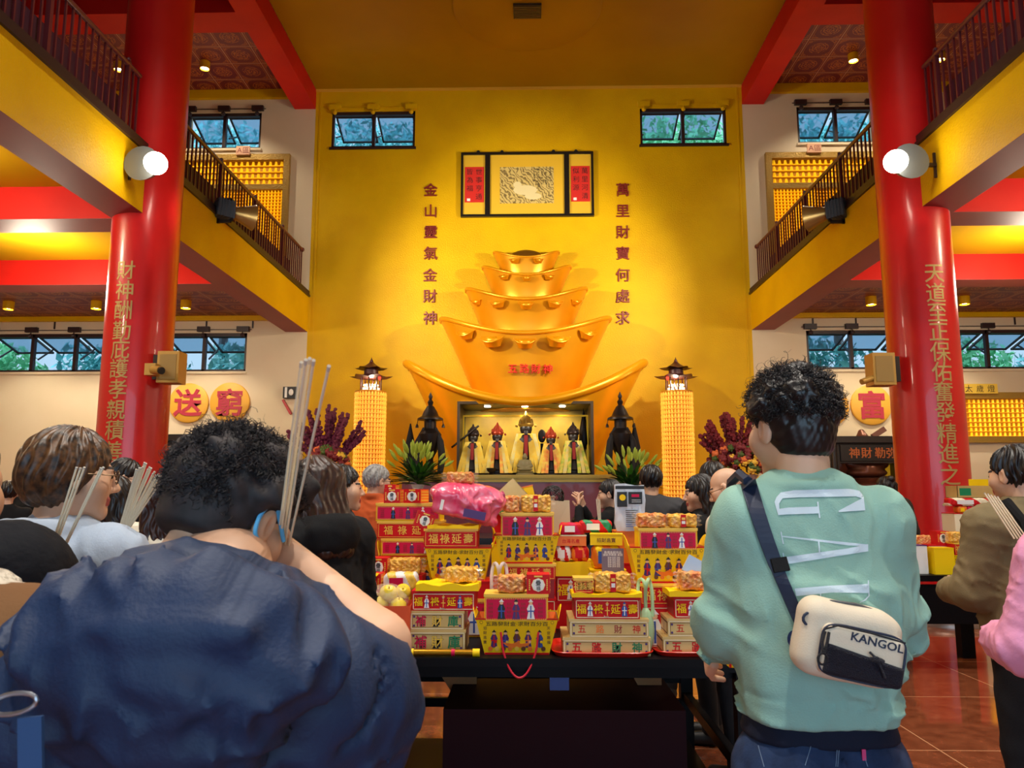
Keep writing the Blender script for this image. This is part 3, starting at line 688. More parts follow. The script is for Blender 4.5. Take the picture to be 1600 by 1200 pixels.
# niche: box room inside the big ingot
cx, hw, zt, zd, hwb, zb = I1[1]; n0 = PY(719, 700, D-1.55); n1 = PY(922, 632, D-1.55); NX0, NX1, NZ1 = n0.x-cx, n1.x-cx, n1.z-zb
NB = -.35; nb = MB(); M_NICHE = mat('niche_gold_leaf', (190, 156, 40), .5, .2, var=((150, 118, 30), 2.5)); M_NFR = mat('niche_frame_bronze', (74, 56, 34), .4, .3)
nb.box(NX0-.05, NB, 0, NX1+.05, NB+.05, NZ1+.05, 0)
nb.box(NX0-.05, -1.62, 0, NX0, NB, NZ1, 1); nb.box(NX1, -1.62, 0, NX1+.05, NB, NZ1, 1); nb.box(NX0-.05, -1.62, NZ1, NX1+.05, NB, NZ1+.05, 1); nb.box(NX0, -1.5, -.02, NX1, NB, .004, 1)
nb.build('niche', [M_NICHE, M_NFR], I1[0][0])
fr = MB(); t_ = .05
fr.box(NX0+.02, -1.2, 0, NX0+.05, -1.16, NZ1-.2); fr.box(NX1-.05, -1.2, 0, NX1-.02, -1.16, NZ1-.2); fr.box(NX0+.02, -1.2, NZ1-.2, NX1-.02, -1.16, NZ1-.17); fr.build('glass_frame', M_GILD, I1[0][0])
for i, x in enumerate((-.72, 0, .72)):
    r = rootobj('niche_spotlight', 'small round spotlight in the ceiling of the golden niche', 'spotlight', (cx+x, D-1.3, zb+NZ1), group='spotlights in the niche ceiling')
    MB().lathe([(.06, 0), (.06, -.015), (.045, -.018), (0, -.018)], 18).build('lamp_lens', M_LAMPS, r)
    lamp('SPOT', (cx+x, D-1.3, zb+NZ1-.04), 55, (1, .85, .5), (cx+x, D-.55, zb+.4), .04, 2.0, .6)

# ================= altar platform
AY = 13.35; ZA = zb; a0 = PY(622, 742, AY); a1 = PY(1012, 746, AY)
ar = rootobj('altar_platform', 'long maroon altar with a gold moulded top edge under the ingots', 'altar', ((a0.x+a1.x)/2, D, 0)); AW = (a1.x-a0.x)/2
MB().box(-AW+.06, -(D-AY)+.06, 0, AW-.06, -.01, ZA-.12).build('base', mat('maroon_altar_panel', (126, 44, 48), .35, coat=.2), ar)
mo = MB(); mo.box(-AW, -(D-AY), ZA-.07, AW, -.01, ZA-.005); mo.box(-AW+.03, -(D-AY)+.03, ZA-.13, AW-.03, -.01, ZA-.07)
for i in range(int(AW*2/.07)): mo.box(-AW+.03+i*.07, -(D-AY)-.015, ZA-.055, -AW+.065+i*.07, -(D-AY), ZA-.02)
mo.build('moulding', mat('gilded_moulding', (196, 160, 70), .4, .4), ar)

# ================= robed deity figures in the niche
def deity(x, y, hgt, label, crown, strips, prop=None):
    r = rootobj('robed_deity_statue', label, 'deity statue', (cx+x, D+y, ZA+.006), group='robed deities in the niche'); s = hgt
    b = MB(); b.lathe([(.30*s, 0), (.30*s, .03*s), (.24*s, .05*s), (.24*s, .09*s), (.28*s, .11*s), (.26*s, .16*s), (.2*s, .3*s), (.17*s, .45*s), (.19*s, .56*s), (.14*s, .64*s), (.07*s, .67*s)], 20)
    b.build('robe', mat('black_statue_robe', (38, 32, 32), .45, .2), r, True)
    h = MB(); h.ball((0, -.02*s, .735*s), (.095*s, .09*s, .11*s), 16, 10); h.ball((0, -.11*s, .735*s), (.014*s, .014*s, .02*s), 8, 6); h.ball((0, -.07*s, .66*s), (.05*s, .05*s, .08*s), 10, 8)
    h.ball((-.085*s, -.01*s, .74*s), (.014*s, .02*s, .035*s), 8, 6); h.ball((.085*s, -.01*s, .74*s), (.014*s, .02*s, .035*s), 8, 6); h.build('head', mat('dark_statue_face', (46, 40, 38), .35), r, True)
    c = MB(); c.lathe([(.1*s, .77*s), (.125*s, .81*s), (.115*s, .85*s), (.085*s, .88*s), (.07*s, .93*s), (.03*s, .97*s), (.012*s, 1.02*s), (0, 1.03*s)], 20)
    for k in range(7): c.lathe([(.018*s, 0), (.02*s, .03*s), (0, .075*s)], 6, (.115*s*math.sin(k-3)*.9, -.115*s*math.cos((k-3)*.5), .83*s)); c.ball((0, -.1*s, .87*s), (.03*s, .02*s, .035*s), 8, 6)
    for k in (-1, 1): c.ball((k*.15*s, 0, .79*s), .022*s, 8, 6)
    c.build('crown', mat('crown_'+crown[0], crown[1], .35, .4), r, True)
    for k in (-1, 1):
        for j in range(3):
            c = MB(); n = 7; vs = []; x0 = k*(.055+.035*j)*s; x1 = k*(.1+.082*j)*s
            for i in range(n):
                t = i/(n-1); w2 = .027*s*(1+.3*t); xx = x0+(x1-x0)*t; zz = .66*s-.62*s*t; yy = -(.12+.2*math.sin(t*1.3)+.006*math.sin(t*20))*s
                vs += [(xx-w2, yy, zz), (xx+w2, yy+.006*s, zz), (xx+w2, yy+.02*s, zz), (xx-w2, yy+.014*s, zz)]
            fs = []
            for i in range(n-1):
                for q in range(4): fs.append((i*4+q, i*4+(q+1) % 4, i*4+4+(q+1) % 4, i*4+4+q))
            fs += [(0, 1, 2, 3), (n*4-1, n*4-2, n*4-3, n*4-4)]
            c.add(vs, fs); c.build('ribbon', mat('ribbon_'+strips[j % len(strips)][0], strips[j % len(strips)][1], .6, var=((240, 210, 90), 14)), r)
    c = MB(); c.box(-.028*s, -.3*s, .3*s, .028*s, -.2*s, .62*s); c.build('red_sash', mat('sash_red', (150, 30, 26), .6), r)
    # clear dome shown as folded cellophane cape
    if prop == 'cane': MB().tube([(-.42*s, -.1*s, .55*s), (.12*s, -.14*s, .98*s)], .02*s, 8).build('mace', M_BRONZE, r, True)
    return r
YEL = ('yellow', (240, 196, 50)); PAL = ('pale', (226, 214, 150)); ORG = ('orange', (240, 150, 60)); GRN = ('green', (150, 190, 60)); PNK = ('pink', (236, 120, 70))
def dx(px, Y): return PY(px, 740, Y).x-cx
deity(dx(739, 14.55), -1.45, .95, 'dark faced deity at the left end of the niche, mace across its shoulder', ('dark', (60, 44, 40)), (PAL, YEL, YEL), 'cane')
deity(dx(777, 14.55), -1.45, .98, 'deity second from left in the niche with a red pointed crown', ('red', (190, 70, 40)), (ORG, PAL, YEL))
deity(dx(822, 14.55), -1.3, 1.2, 'tallest deity in the centre of the niche with yellow ribbons', ('gold', (190, 150, 60)), (YEL, YEL, PAL))
deity(dx(861, 14.55), -1.45, .9, 'deity right of centre in the niche with a red crown and orange ribbons', ('red', (190, 70, 40)), (PNK, ORG, YEL))
deity(dx(896, 14.55), -1.45, .98, 'deity at the right end of the niche with green ribbons', ('dark', (60, 44, 40)), (GRN, PAL, GRN))
p = PY(847, 740, 14.8); r = rootobj('ceremonial_fan', 'dark oval long-handled fan between two deities in the niche', 'ceremonial fan', (p.x, 14.8, ZA+.006))
b = MB(); b.cyl((0, 0, 0), (0, 0, .62), .03); b.build('handle', M_BRONZE, r, True); MB().ball((0, 0, .76), (.075, .025, .13), 16, 10).build('fan_head', M_BRONZE, r, True)
p = PY(913, 740, 14.8); r = rootobj('ceremonial_spear', 'tall dark spear standing at the right wall of the niche', 'spear', (p.x, 14.8, ZA+.006))
MB().cyl((0, 0, 0), (0, 0, .5), .035).build('shaft', M_BRONZE, r, True); MB().lathe([(.04, .5), (.1, .6), (.09, .85), (.05, 1.05), (0, 1.3)], 12).build('blade', M_BRONZE, r, True)
p = PY(768, 737, 14.3); r = rootobj('bronze_incense_bowl', 'small dark bowl standing at the foot of the deities', 'bowl', (p.x, 14.2, ZA+.006))
MB().lathe([(.05, 0), (.06, .02), (.03, .04), (.08, .08), (.09, .13), (.075, .13), (.06, .08), (0, .06)], 18).build('bowl', M_BRONZE, r, True)
# seated buddha in front of the centre deity
def seated(x, y, z, s, m, label, nm='seated_buddha_statue', group=None, pot=False):
    r = rootobj(nm, label, 'statue', (x, y, z), group=group)
    MB().lathe([(.5*s, 0), (.5*s, .08*s), (.4*s, .12*s), (.46*s, .2*s), (.4*s, .22*s)], 20).build('lotus_base', m, r, True)
    def f(P):
        d = U([ell(P, (0, -.05*s, .32*s), (.42*s, .3*s, .12*s)), ell(P, (0, 0, .56*s), (.24*s if not pot else .32*s, .2*s if not pot else .3*s, .28*s)), cap(P, (-.24*s, 0, .74*s), (-.36*s, -.1*s, .5*s), .08*s), cap(P, (.24*s, 0, .74*s), (.36*s, -.1*s, .5*s), .08*s),
            cap(P, (-.36*s, -.1*s, .5*s), (-.06*s, -.28*s, .42*s), .07*s), cap(P, (.36*s, -.1*s, .5*s), (.06*s, -.28*s, .42*s), .07*s), cap(P, (-.22*s, 0, .74*s), (.22*s, 0, .74*s), .1*s)], .06*s)
        h = U([ell(P, (0, 0, 1.0*s), (.125*s, .14*s, .16*s)), ell(P, (0, .02*s, 1.14*s), (.07*s, .07*s, .07*s)), ell(P, (0, -.14*s, .98*s), (.025*s, .03*s, .04*s)), ell(P, (-.13*s, 0, .96*s), (.025*s, .03*s, .07*s)), ell(P, (.13*s, 0, .96*s), (.025*s, .03*s, .07*s))], .03*s)
        return smin(d, h, .05*s)
    V, Fq = surf(f, (-.55*s, -.5*s, .15*s), (.55*s, .4*s, 1.3*s), .028*s); arrmesh('figure', V, Fq, m, r); return r
seated(cx, 14.32, ZA+.006, .34, mat('grey_stone', (130, 120, 84), .5), 'small grey seated buddha before the tallest deity in the niche')

# ================= towers of tiny gilded niches
M_TOWB = mat('tower_gold_body', (214, 150, 30), .4, .3)
M_NICHEL = mat('lit_gilt_figures', (250, 196, 70), .35, .1, emit=.55, emitcol=(255, 190, 70)); 
def tower(px, label):
    p = PY(px, 740, 14.75); r = rootobj('statuette_tower', label, 'tower', (p.x, 14.75, 0)); zt = PY(px, 608, 14.4).z; R = .3
    MB().lathe([(.38, 0), (.38, .1), (.3, .14), (.27, .16), (.27, zt-.03), (.3, zt-.02), (.3, zt), (0, zt)], 32).build('body', M_TOWB, r, True)
    b = MB(); nr = 38; nc = 30; dz = (zt-.2)/nr
    for j in range(nr):
        z = .18+j*dz
        b.lathe([(.27, 0), (.31, .004), (.31, .012), (.27, .016)], 30, (0, 0, z))
        for i in range(nc):
            a = 2*PI*(i+.5)/nc
            b.ball((.29*math.sin(a), -.29*math.cos(a), z+dz*.42), (.022, .022, dz*.3), 6, 4); b.ball((.295*math.sin(a), -.295*math.cos(a), z+dz*.78), .014, 5, 3)
    o = b.build('statuette_rows', M_NICHEL, r, True); o['kind'] = 'stuff'
    MR = mat('pagoda_roof_maroon', (70, 26, 24), .4, .2)
    def roof(z, R, hh):
        b = MB(); n = 6; vs = []; 
        for k in range(5):
            t = k/4
            for i in range(24):
                a = 2*PI*i/24; cr = (1+.16*math.cos(6*a)) if t == 0 else 1+.04*math.cos(6*a)*(1-t)
                rr = (R*(1-t)**1.5+.03)*cr; vs.append((rr*math.cos(a), rr*math.sin(a), z+hh*t+(.05*R*(1+math.cos(6*a)) if t == 0 else 0)))
        fs = [(k*24+i, k*24+(i+1) % 24, (k+1)*24+(i+1) % 24, (k+1)*24+i) for k in range(4) for i in range(24)]+[tuple(range(24))[::-1], tuple(range(96, 120))]
        b.add(vs, fs); return b.build('pagoda_roof', MR, r, True)
    roof(zt+.26, .34, .14); roof(zt+.43, .25, .16)
    for k in range(8):
        a = 2*PI*k/8; b = MB(); b.cyl((.2*math.cos(a), .2*math.sin(a), zt), (.2*math.cos(a), .2*math.sin(a), zt+.28), .012, n=6); b.build('pillar', MR, r)
    b = MB(); b.cyl((0, 0, zt+.3), (0, 0, zt+.45), .14, n=12); b.lathe([(.03, zt+.55), (.035, zt+.6), (.012, zt+.64), (0, zt+.68)], 10); b.build('upper_storey', MR, r, True)
    b = MB(); 
    for k in range(14):
        a = 2*PI*k/14; b.ball((.15*math.cos(a), .15*math.sin(a), zt+.05), .024, 6, 4); b.ball((.13*math.cos(a+.2), .13*math.sin(a+.2), zt+.12), .02, 6, 4)
    b.build('fairy_lights', mat('fairy_light_glow', (255, 226, 190), .4, emit=2.2), r)
    MB().ball((-.2 if px > 800 else .2, -.18, zt+.24), (.03, .03, .05), 10, 8).build('red_lantern', mat('red_lantern_glow', (240, 70, 50), .4, emit=1.5), r, True)
    lamp('POINT', (p.x, 14.75, zt+.18), 8, (1, .8, .6), None, .03)
tower(576, 'tall round tower of tiny lit gilt figures left of the ingots'); tower(1061, 'tall round tower of tiny lit gilt figures right of the ingots')

# ================= framed walls of tiny gilded figures
def panel(x0, z0, x1, z1, label, split=None, sgn=None, cell=.072, y=D):
    r = rootobj('gilded_statuette_screen', label, 'gilded screen', (x0, y, z0)); W = x1-x0; Hh = z1-z0; t = .13
    MF = mat('carved_gilt_frame', (164, 128, 52), .45, .4, bump=(30, .6))
    f = MB(); f.box(0, -.1, 0, W, -.002, t); f.box(0, -.1, Hh-t, W, -.002, Hh); f.box(0, -.1, t, t, -.002, Hh-t); f.box(W-t, -.1, t, W, -.002, Hh-t)
    if split: f.box(t, -.09, Hh-split-.06, W-t, -.002, Hh-split+.06)
    f.build('frame', MF, r); MB().box(t, -.02, t, W-t, -.001, Hh-t).build('backing', M_TOWB, r)
    b = MB(); nx = int((W-2*t)/cell)
    def rows(za, zb_, cl):
        n = max(1, int((zb_-za)/cl)); nx = int((W-2*t)/cl)
        for j in range(n):
            z = za+(j+.5)*(zb_-za)/n; b.box(t, -.05, z-cl*.46, W-t, -.02, z-cl*.40)
            for i in range(nx):
                x = t+(i+.5)*(W-2*t)/nx; b.add([(x-cl*.3, -.02, z-cl*.4), (x+cl*.3, -.02, z-cl*.4), (x+cl*.2, -.02, z+cl*.36), (x-cl*.2, -.02, z+cl*.36), (x, -.06, z-cl*.34), (x, -.055, z+cl*.3)], [(0, 4, 5, 3), (4, 1, 2, 5), (0, 1, 4), (3, 5, 2)])
    if split: rows(t, Hh-split-.06, cell); rows(Hh-split+.06, Hh-t, cell*1.7)
    else: rows(t, Hh-t, cell)
    o = b.build('statuette_rows', M_NICHEL2, r); o['kind'] = 'stuff'
    if sgn:
        g = MB(); sw = sgn[1]; g.box(sgn[2]-sw/2, -.14, Hh-.03, sgn[2]+sw/2, -.1, Hh+.17); so = g.build('sign_board', mat('sign_'+sgn[3], (214, 160, 120) if sgn[3] == 'a' else (214, 174, 60), .5), r)
        l = MB(); n = len(sgn[0])
        for i, ch in enumerate(sgn[0]): l.text(ch, sgn[2]+(i-(n-1)/2)*sw/n*.95, Hh+.07, .16, -.143)
        l.build('lettering', M_MAROON if sgn[3] == 'a' else M_INK, r)
    return r
M_NICHEL2 = mat('lit_gilt_panel', (250, 200, 30), .35, .1, emit=.6, emitcol=(255, 190, 20))
pa = PY(455, 243, D); zlo = 5.75
panel(-7.9, zlo, pa.x, pa.z, 'tall gilt framed panel of tiny lit figures behind the left balcony', .75, ('A區', .3, PY(383, 240, D).x+7.9, 'a'))
pb = PY(1194, 241, D); panel(pb.x, zlo, 7.9, pb.z, 'tall gilt framed panel of tiny lit figures behind the right balcony', .75, ('A區', .3, PY(1269, 240, D).x-pb.x, 'a'))
pc = PY(1491, 614, D); pd = PY(1500, 692, D)
panel(pc.x, pd.z, XO-.3, pc.z, 'wide dark framed panel of tiny lit gilt figures on the right cream wall', None, ('太歲燈', .72, PY(1525, 608, D).x-pc.x, 'b'), .095)

# ================= big round character plaques
def plaque(px, py, ch, label):
    p = PY(px, py, D); r = rootobj('round_character_plaque', label, 'plaque', (p.x, D, p.z))
    b = MB(); b.T = Matrix.Rotation(PI/2, 4, 'X'); b.lathe([(.42, .001), (.42, .05), (.39, .07), (0, .07)], 48); b.build('disc', mat('plaque_gold', (232, 170, 56), .5), r, True)
    l = MB(); l.text(ch, 0, 0, .6, -.072, 0, .022, .012); l.build('lettering', mat('plaque_rose_red', (176, 40, 62), .5), r)
plaque(296, 630, '送', 'round gold plaque with the red character 送, left of its pair'); plaque(360, 629, '窮', 'round gold plaque with the red character 窮, right of its pair')
plaque(1293, 635, '迎', 'round gold plaque half hidden behind the green sweatshirt man'); plaque(1360, 633, '富', 'round gold plaque with the red character 富 beside the right column')

# ================= wooden shrines
def shrine(x0, x1, ytop, Y, txt, tx, label, statue):
    a = PY(x0, ytop, Y); c = PY(x1, ytop, Y); W = c.x-a.x; h = a.z; r = rootobj('wooden_shrine', label, 'shrine', (a.x, Y, 0)); dp = 1.1
    b = MB(); b.box(0, 0, 0, W, dp, .9); b.box(0, 0, .9, .16, dp, h-.5); b.box(W-.16, 0, .9, W, dp, h-.5); b.box(0, dp-.05, .9, W, dp, h-.5); b.box(0, 0, h-.5, W, dp, h-.12); b.build('cabinet', M_WOODD, r)
    co = MB(); co.prism([(-.12, h), (W+.12, h), (W+.06, h-.06), (W+.02, h-.12), (-.02, h-.12), (-.06, h-.06)], -.1, dp); co.build('cornice', M_WOODD, r)
    p = MB()
    for x in (.06, W-.06): p.cyl((x, -.03, .9), (x, -.03, h-.14), .05, n=12)
    p.build('pilaster', M_WOODD, r, True)
    MB().box(.16, dp-.09, .9, W-.16, dp-.05, h-.5).build('gold_backdrop', mat('shrine_gold_back', (236, 176, 30), .5, emit=.25), r)
    MB().box(.18, -.03, h-.46, W-.18, 0, h-.16).build('sign_board', mat('sign_black', (24, 18, 20), .4), r)
    l = MB()
    for ch, xx in zip(txt, tx): q = PY(xx, ytop+15, Y); l.text(ch, q.x-a.x, h-.31, .21, -.035, 0, .01, .005)
    l.build('lettering', mat('copper_lettering', (196, 110, 60), .4, .4), r)
    lamp('POINT', (a.x+W/2, Y+.25, h-.62), 14, (1, .8, .45), None, .05)
    return a.x, W, h
ax, W, h_ = shrine(256, 410, 679, 14.6, '師禪公濟', (263, 281, 300, 323), 'dark wooden shrine with a lit gold back below the plaques on the left', 0)
seated(PY(290, 720, 14.9).x, 15.0, .9, 1.15, M_BRONZE, 'dark bronze monk statue inside the left wooden shrine', 'monk_statue')
ax, W, h_ = shrine(1296, 1440, 682, 14.6, '神財勒弥', (1333, 1352, 1373, 1391), 'dark wooden shrine with a lit gold back beside the right column', 0)
sb = seated(PY(1353, 720, 14.9).x, 15.0, 1.55, .95, mat('brown_bronze', (110, 66, 48), .35, .5), 'brown bronze laughing buddha with a bag, in the right wooden shrine', 'laughing_buddha_statue', pot=True)
b = MB(); b.ball((-.45, .05, .5), (.22, .2, .34), 14, 10); b.build('cloth_bag', mat('brown_bronze', (110, 66, 48)), sb, True)
b = MB(); b.tube([(-.2, -.28, .8), (-.12, -.36, .66), (0, -.38, .6), (.12, -.36, .66), (.2, -.28, .8)], .025, 8); b.obox((.2, 0, 1.0), (.42, -.05, 1.15), .12, .1); b.build('bead_string', mat('brown_bronze', (110, 66, 48)), sb, True)
MB().box(-.55, -.45, -.65, .55, .45, 0).build('pedestal', M_WOODD, sb)

# ================= censers, flags, vases, flowers on and beside the altar
def censer(px, Y, label):
    p = PY(px, 740, Y); r = rootobj('bronze_censer', label, 'censer', (p.x, Y, ZA)); k = .8
    MB().lathe([(.2*k, 0), (.2*k, .05), (.1*k, .1), (.08*k, .3), (.16*k, .42), (.24*k, .6), (.26*k, .74), (.2*k, .8), (.14*k, .84), (.14*k, 1.0)], 20).build('body', M_BRONZE, r, True)
    MB().lathe([(.3*k, 1.0), (.29*k, 1.03), (.2*k, 1.07), (.15*k, 1.16), (.09*k, 1.24), (.05*k, 1.27), (.07*k, 1.33), (.03*k, 1.38), (.05*k, 1.43), (0, 1.52)], 20).build('canopy_lid', M_BRONZE, r, True)
    for s in (-1, 1):
        b = MB(); b.cyl((s*.28*k, 0, 1.0), (s*.3*k, 0, .93), .006, n=4); b.lathe([(.03, .86), (.025, .9), (.01, .93)], 8, (s*.3*k, 0, 0)); b.build('bell', M_BRONZE, r, True)
        b = MB(); b.tube([(s*.1, -.05, .85), (s*.2, -.1, .6), (s*.24, -.12, .3), (s*.2, -.1, .02)], [.03, .06, .07, .05], 8); b.build('black_cloth', mat('black_cloth', (22, 20, 24), .8), r, True)
censer(671, 13.95, 'tall dark bronze censer with a canopy lid left of the big ingot'); censer(971, 13.95, 'tall dark bronze censer with a canopy lid right of the big ingot')
def flag(px, Y, h, label):
    p = PY(px, 740, Y); r = rootobj('furled_black_flag', label, 'flag', (p.x, Y, ZA)); MB().cyl((0, 0, 0), (0, 0, h), .012, n=6).build('flag_pole', M_BRONZE, r)
    MB().lathe([(.05, .12), (.12, .2), (.1, h*.55), (.05, h*.8), (.01, h)], 10).build('cloth', mat('black_cloth', (22, 20, 24)), r, True)
flag(640, 14.1, .95, 'furled black flag left of the left bronze censer'); flag(993, 14.1, .95, 'furled black flag right of the right bronze censer')
def leafblade(b, base, d, L, w, m, rs, droop=.3):
    d = Vector(d).normalized(); side_ = d.cross(Vector((0, 0, 1))); side_ = side_.normalized() if side_.length > 1e-3 else Vector((1, 0, 0)); vs = []; n = 5
    for i in range(n+1):
        t = i/n; p = Vector(base)+d*L*t+Vector((0, 0, -droop*L*t*t)); ww = w*math.sin(PI*min(1, t*.9+.1))*.5
        vs += [(p-side_*ww)[:], (p+Vector((0, 0, -ww*.4)))[:], (p+side_*ww)[:]]
    b.add(vs, [(i*3+k, i*3+k+1, i*3+k+4, i*3+k+3) for i in range(n) for k in (0, 1)], m)
def lilies(px, py0, py1, Y, label, seed):
    rs = random.Random(seed); p = PY(px, py1, Y); r = rootobj('vase_of_lilies', label, 'flower vase', (p.x, Y, .86)); zv = p.z-.86
    MB().lathe([(.1, 0), (.14, .1), (.15, .3), (.1, zv-.12), (.08, zv-.06), (.11, zv), (.09, zv), (.06, zv-.1)], 20).build('vase', mat('white_porcelain', (226, 222, 214), .2, coat=.5), r, True)
    b = MB(); top = PY(px, py0, Y).z-.86-zv
    for i in range(170):
        a = rs.uniform(0, 2*PI); e = rs.uniform(.15, 1.25); d = (math.cos(a)*math.cos(e), math.sin(a)*math.cos(e), math.sin(e)); q = rs.uniform(.0, .6)
        bs = Vector(d)*q*top*.75; leafblade(b, (bs.x, bs.y, zv+abs(bs.z)), d, rs.uniform(.2, .34), .06, rs.choice((0, 0, 1)), rs)
    b.build('leaves', [mat('deep_leaf', (24, 70, 24), .5), mat('mid_leaf', (70, 130, 34), .5)], r)
    b = MB()
    for i in range(34):
        a = rs.uniform(0, 2*PI); e = rs.uniform(.5, 1.4); d = Vector((math.cos(a)*math.cos(e), math.sin(a)*math.cos(e), math.sin(e))); q = d*top*rs.uniform(.75, .98)
        b.T = Matrix.Translation((q.x, q.y, q.z+zv)) @ d.to_track_quat('Z', 'Y').to_matrix().to_4x4(); b.lathe([(.008, -.08), (.026, -.02), (.02, .06), (0, .1)], 7)
    b.T = Matrix.Identity(4); b.build('buds', mat('lily_bud', (166, 186, 60), .5), r, True)
lilies(653, 690, 757, 11.9, 'vase of green lily buds in front of the left end of the altar', 1); lilies(986, 700, 765, 11.9, 'vase of green lily buds in front of the right end of the altar', 2)
def bouquet(px, py0, pyb, Y, W, label, seed, dark):
    rs = random.Random(seed); p = PY(px, pyb, Y); t = PY(px, py0, Y).z; r = rootobj('flower_arrangement', label, 'flower arrangement', (p.x, Y, 0)); zb_ = p.z
    MB().lathe([(.3, 0), (.3, .06), (.12, .14), (.1, zb_-.35), (.2, zb_-.2), (.3, zb_-.02), (.2, zb_-.02)], 20).build('pedestal', mat('marble_pedestal', (206, 196, 180), .3), r, True)
    Ht = t-zb_
    b = MB()
    for i in range(24):
        u = (i/23-.5)*2; a = u*.8+rs.uniform(-.1, .1); L = Ht*(1.08-.2*abs(u))*rs.uniform(.9, 1.05); dy = rs.uniform(-.3, .3)
        d = Vector((math.sin(a), dy, math.cos(a))).normalized()
        for k in range(22):
            q = d*L*(.3+.7*k/21); w_ = .05*(1-.65*k/21)
            for _ in range(3): b.ball((q.x+rs.uniform(-w_, w_), q.y+rs.uniform(-w_, w_), zb_+q.z), rs.uniform(.02, .036), 5, 3)
    b.build('berry_spikes', mat('maroon_spikes_'+str(seed), dark, .6), r)
    for nm, c, n in (('maroon_blossoms', (120, 24, 30), 90), ('orange_blossoms', (226, 110, 50), 26), ('yellow_blossoms', (240, 190, 60), 22), ('foliage', (70, 90, 24), 50)):
        b = MB()
        for i in range(n):
            a = rs.uniform(0, 2*PI); e = rs.uniform(-.3, 1.3); R_ = W*.5; q = Vector((math.cos(a)*math.cos(e)*R_, math.sin(a)*math.cos(e)*R_*.8-.02, zb_+.12+math.sin(e)*R_*.75)); rr = rs.uniform(.04, .065)
            b.ball(q[:], (rr, rr, rr*.8), 8, 5); 
            for k in range(5): t_ = 2*PI*k/5; b.ball((q.x+rr*.7*math.cos(t_), q.y-.01, q.z+rr*.7*math.sin(t_)), rr*.5, 5, 4)
        b.build(nm, mat(nm, c, .6), r, True)
bouquet(512, 642, 735, 12.6, .66, 'flower arrangement of maroon spikes and orange roses by the left tower', 3, (104, 24, 56))
bouquet(1152, 650, 740, 11.6, .8, 'flower arrangement of dark red spikes and roses by the right tower', 4, (122, 16, 24))

# ================= speakers, camera, fire alarm, strips
def speaker(x, y, z, s, label):
    r = rootobj('wall_speaker', label, 'speaker', (x, y, z)); t = math.radians(10)
    MB().box(-.13, -.1, -.19, .13, .12, .19).build('cabinet', mat('gold_speaker_box', (188, 146, 66), .4, .2), r)
    MB().box(-.1, -.106, -.15, .1, -.1, .15).build('grille', mat('speaker_grille', (166, 134, 72), .6), r)
    MB().box(min(s*.13, s*.22), -.02, -.14, max(s*.13, s*.22), .06, .16).build('bracket', M_BRONZE, r)
p = PY(268, 575, 9.05); speaker(p.x, 9.05, p.z, -1, 'gold box speaker on the right side of the left column'); p = PY(1376, 578, 9.05); speaker(p.x, 9.05, p.z, 1, 'gold box speaker on the left side of the right column')
p = PY(240, 577, 8.85); r = rootobj('security_camera', 'small gold security camera on the left column beside the speaker', 'camera', (p.x, 8.86, p.z)); MB().box(-.1, -.03, -.07, .03, .1, .07).build('mount_box', mat('gold_speaker_box', (188, 146, 66)), r)
b = MB(); b.cyl((0, -.02, -.01), (.13, -.1, -.03), .05, n=16); b.build('camera_body', mat('gold_speaker_box', (188, 146, 66)), r, True); MB().cyl((.12, -.094, -.028), (.15, -.112, -.034), .042, n=16).build('lens', M_BLACK, r, True)
p = PY(456, 614, D); r = rootobj('emergency_light', 'black and white emergency lamp on the cream wall left of the gold wall', 'emergency light', (p.x, D, p.z)); MB().box(-.16, -.1, -.12, .16, -.002, .12).build('housing', M_BLACK, r)
b = MB(); b.box(-.12, -.104, -.11, -.07, -.1, .11); b.ball((.02, -.12, 0), (.05, .03, .07), 12, 8); b.build('lamp_head', M_WHITE, r, True)
p = PY(449, 636, D); r = tag(MB().obox((-.09, -.03, .15), (.09, -.03, -.15), .05, .05).build('red_handle_bar', mat('alarm_red', (180, 30, 26), .4), loc=(p.x, D, p.z)), 'slanted red bar below the emergency lamp on the cream wall', 'bar')
p = PY(1352, 594, 9.0); r = rootobj('bullet_camera', 'small gold bullet camera under the right speaker', 'camera', (p.x+.05, 9.0, p.z)); MB().cyl((-.12, -.06, -.03), (.06, 0, .03), .035, n=12).build('camera_body', mat('gold_speaker_box', (188, 146, 66)), r, True); MB().obox((.05, 0, .03), (.3, .02, .03), .03, .04).build('arm', M_BRONZE, r)

# ================= low offering table with bronze statues in front of the altar
p0 = PY(612, 790, 10.9); p1 = PY(1000, 790, 10.9)
r = rootobj('offering_table', 'long dark offering table before the altar', 'table', ((p0.x+p1.x)/2, 11.4, 0)); Wt = (p1.x-p0.x)/2
MB().box(-Wt, -.6, .8, Wt, .75, .86).build('tabletop', M_BLACKW, r); MB().box(-Wt+.05, -.55, .62, Wt-.05, .7, .8).build('apron', M_BLACKW, r)
for sx in (-1, 1):
    for sy in (-.5, .65): MB().box(sx*(Wt-.12)-.05, sy-.05, 0, sx*(Wt-.12)+.05, sy+.05, .62).build('leg', M_BLACKW, r)
MBZ = mat('antique_bronze', (74, 52, 34), .35, .6)
s0 = seated(PY(897, 800, 11.0).x, 11.0, .86, .24, MBZ, 'small bronze seated statue on the offering table, leftmost of three', group='bronze statues on the offering table')
for px, w_ in ((912, 'middle one of three'), (928, 'nearest the man in black')): copy_tree(s0, 'small bronze seated statue on the offering table, '+w_, (PY(px, 800, 11.0).x, 11.0, .86))
copy_tree(s0, 'small bronze seated statue behind the beige paper bag', (PY(864, 800, 11.2).x, 11.3, .86)); copy_tree(s0, 'small bronze seated statue left of the pink plastic bag', (PY(680, 800, 11.2).x, 11.1, .86))
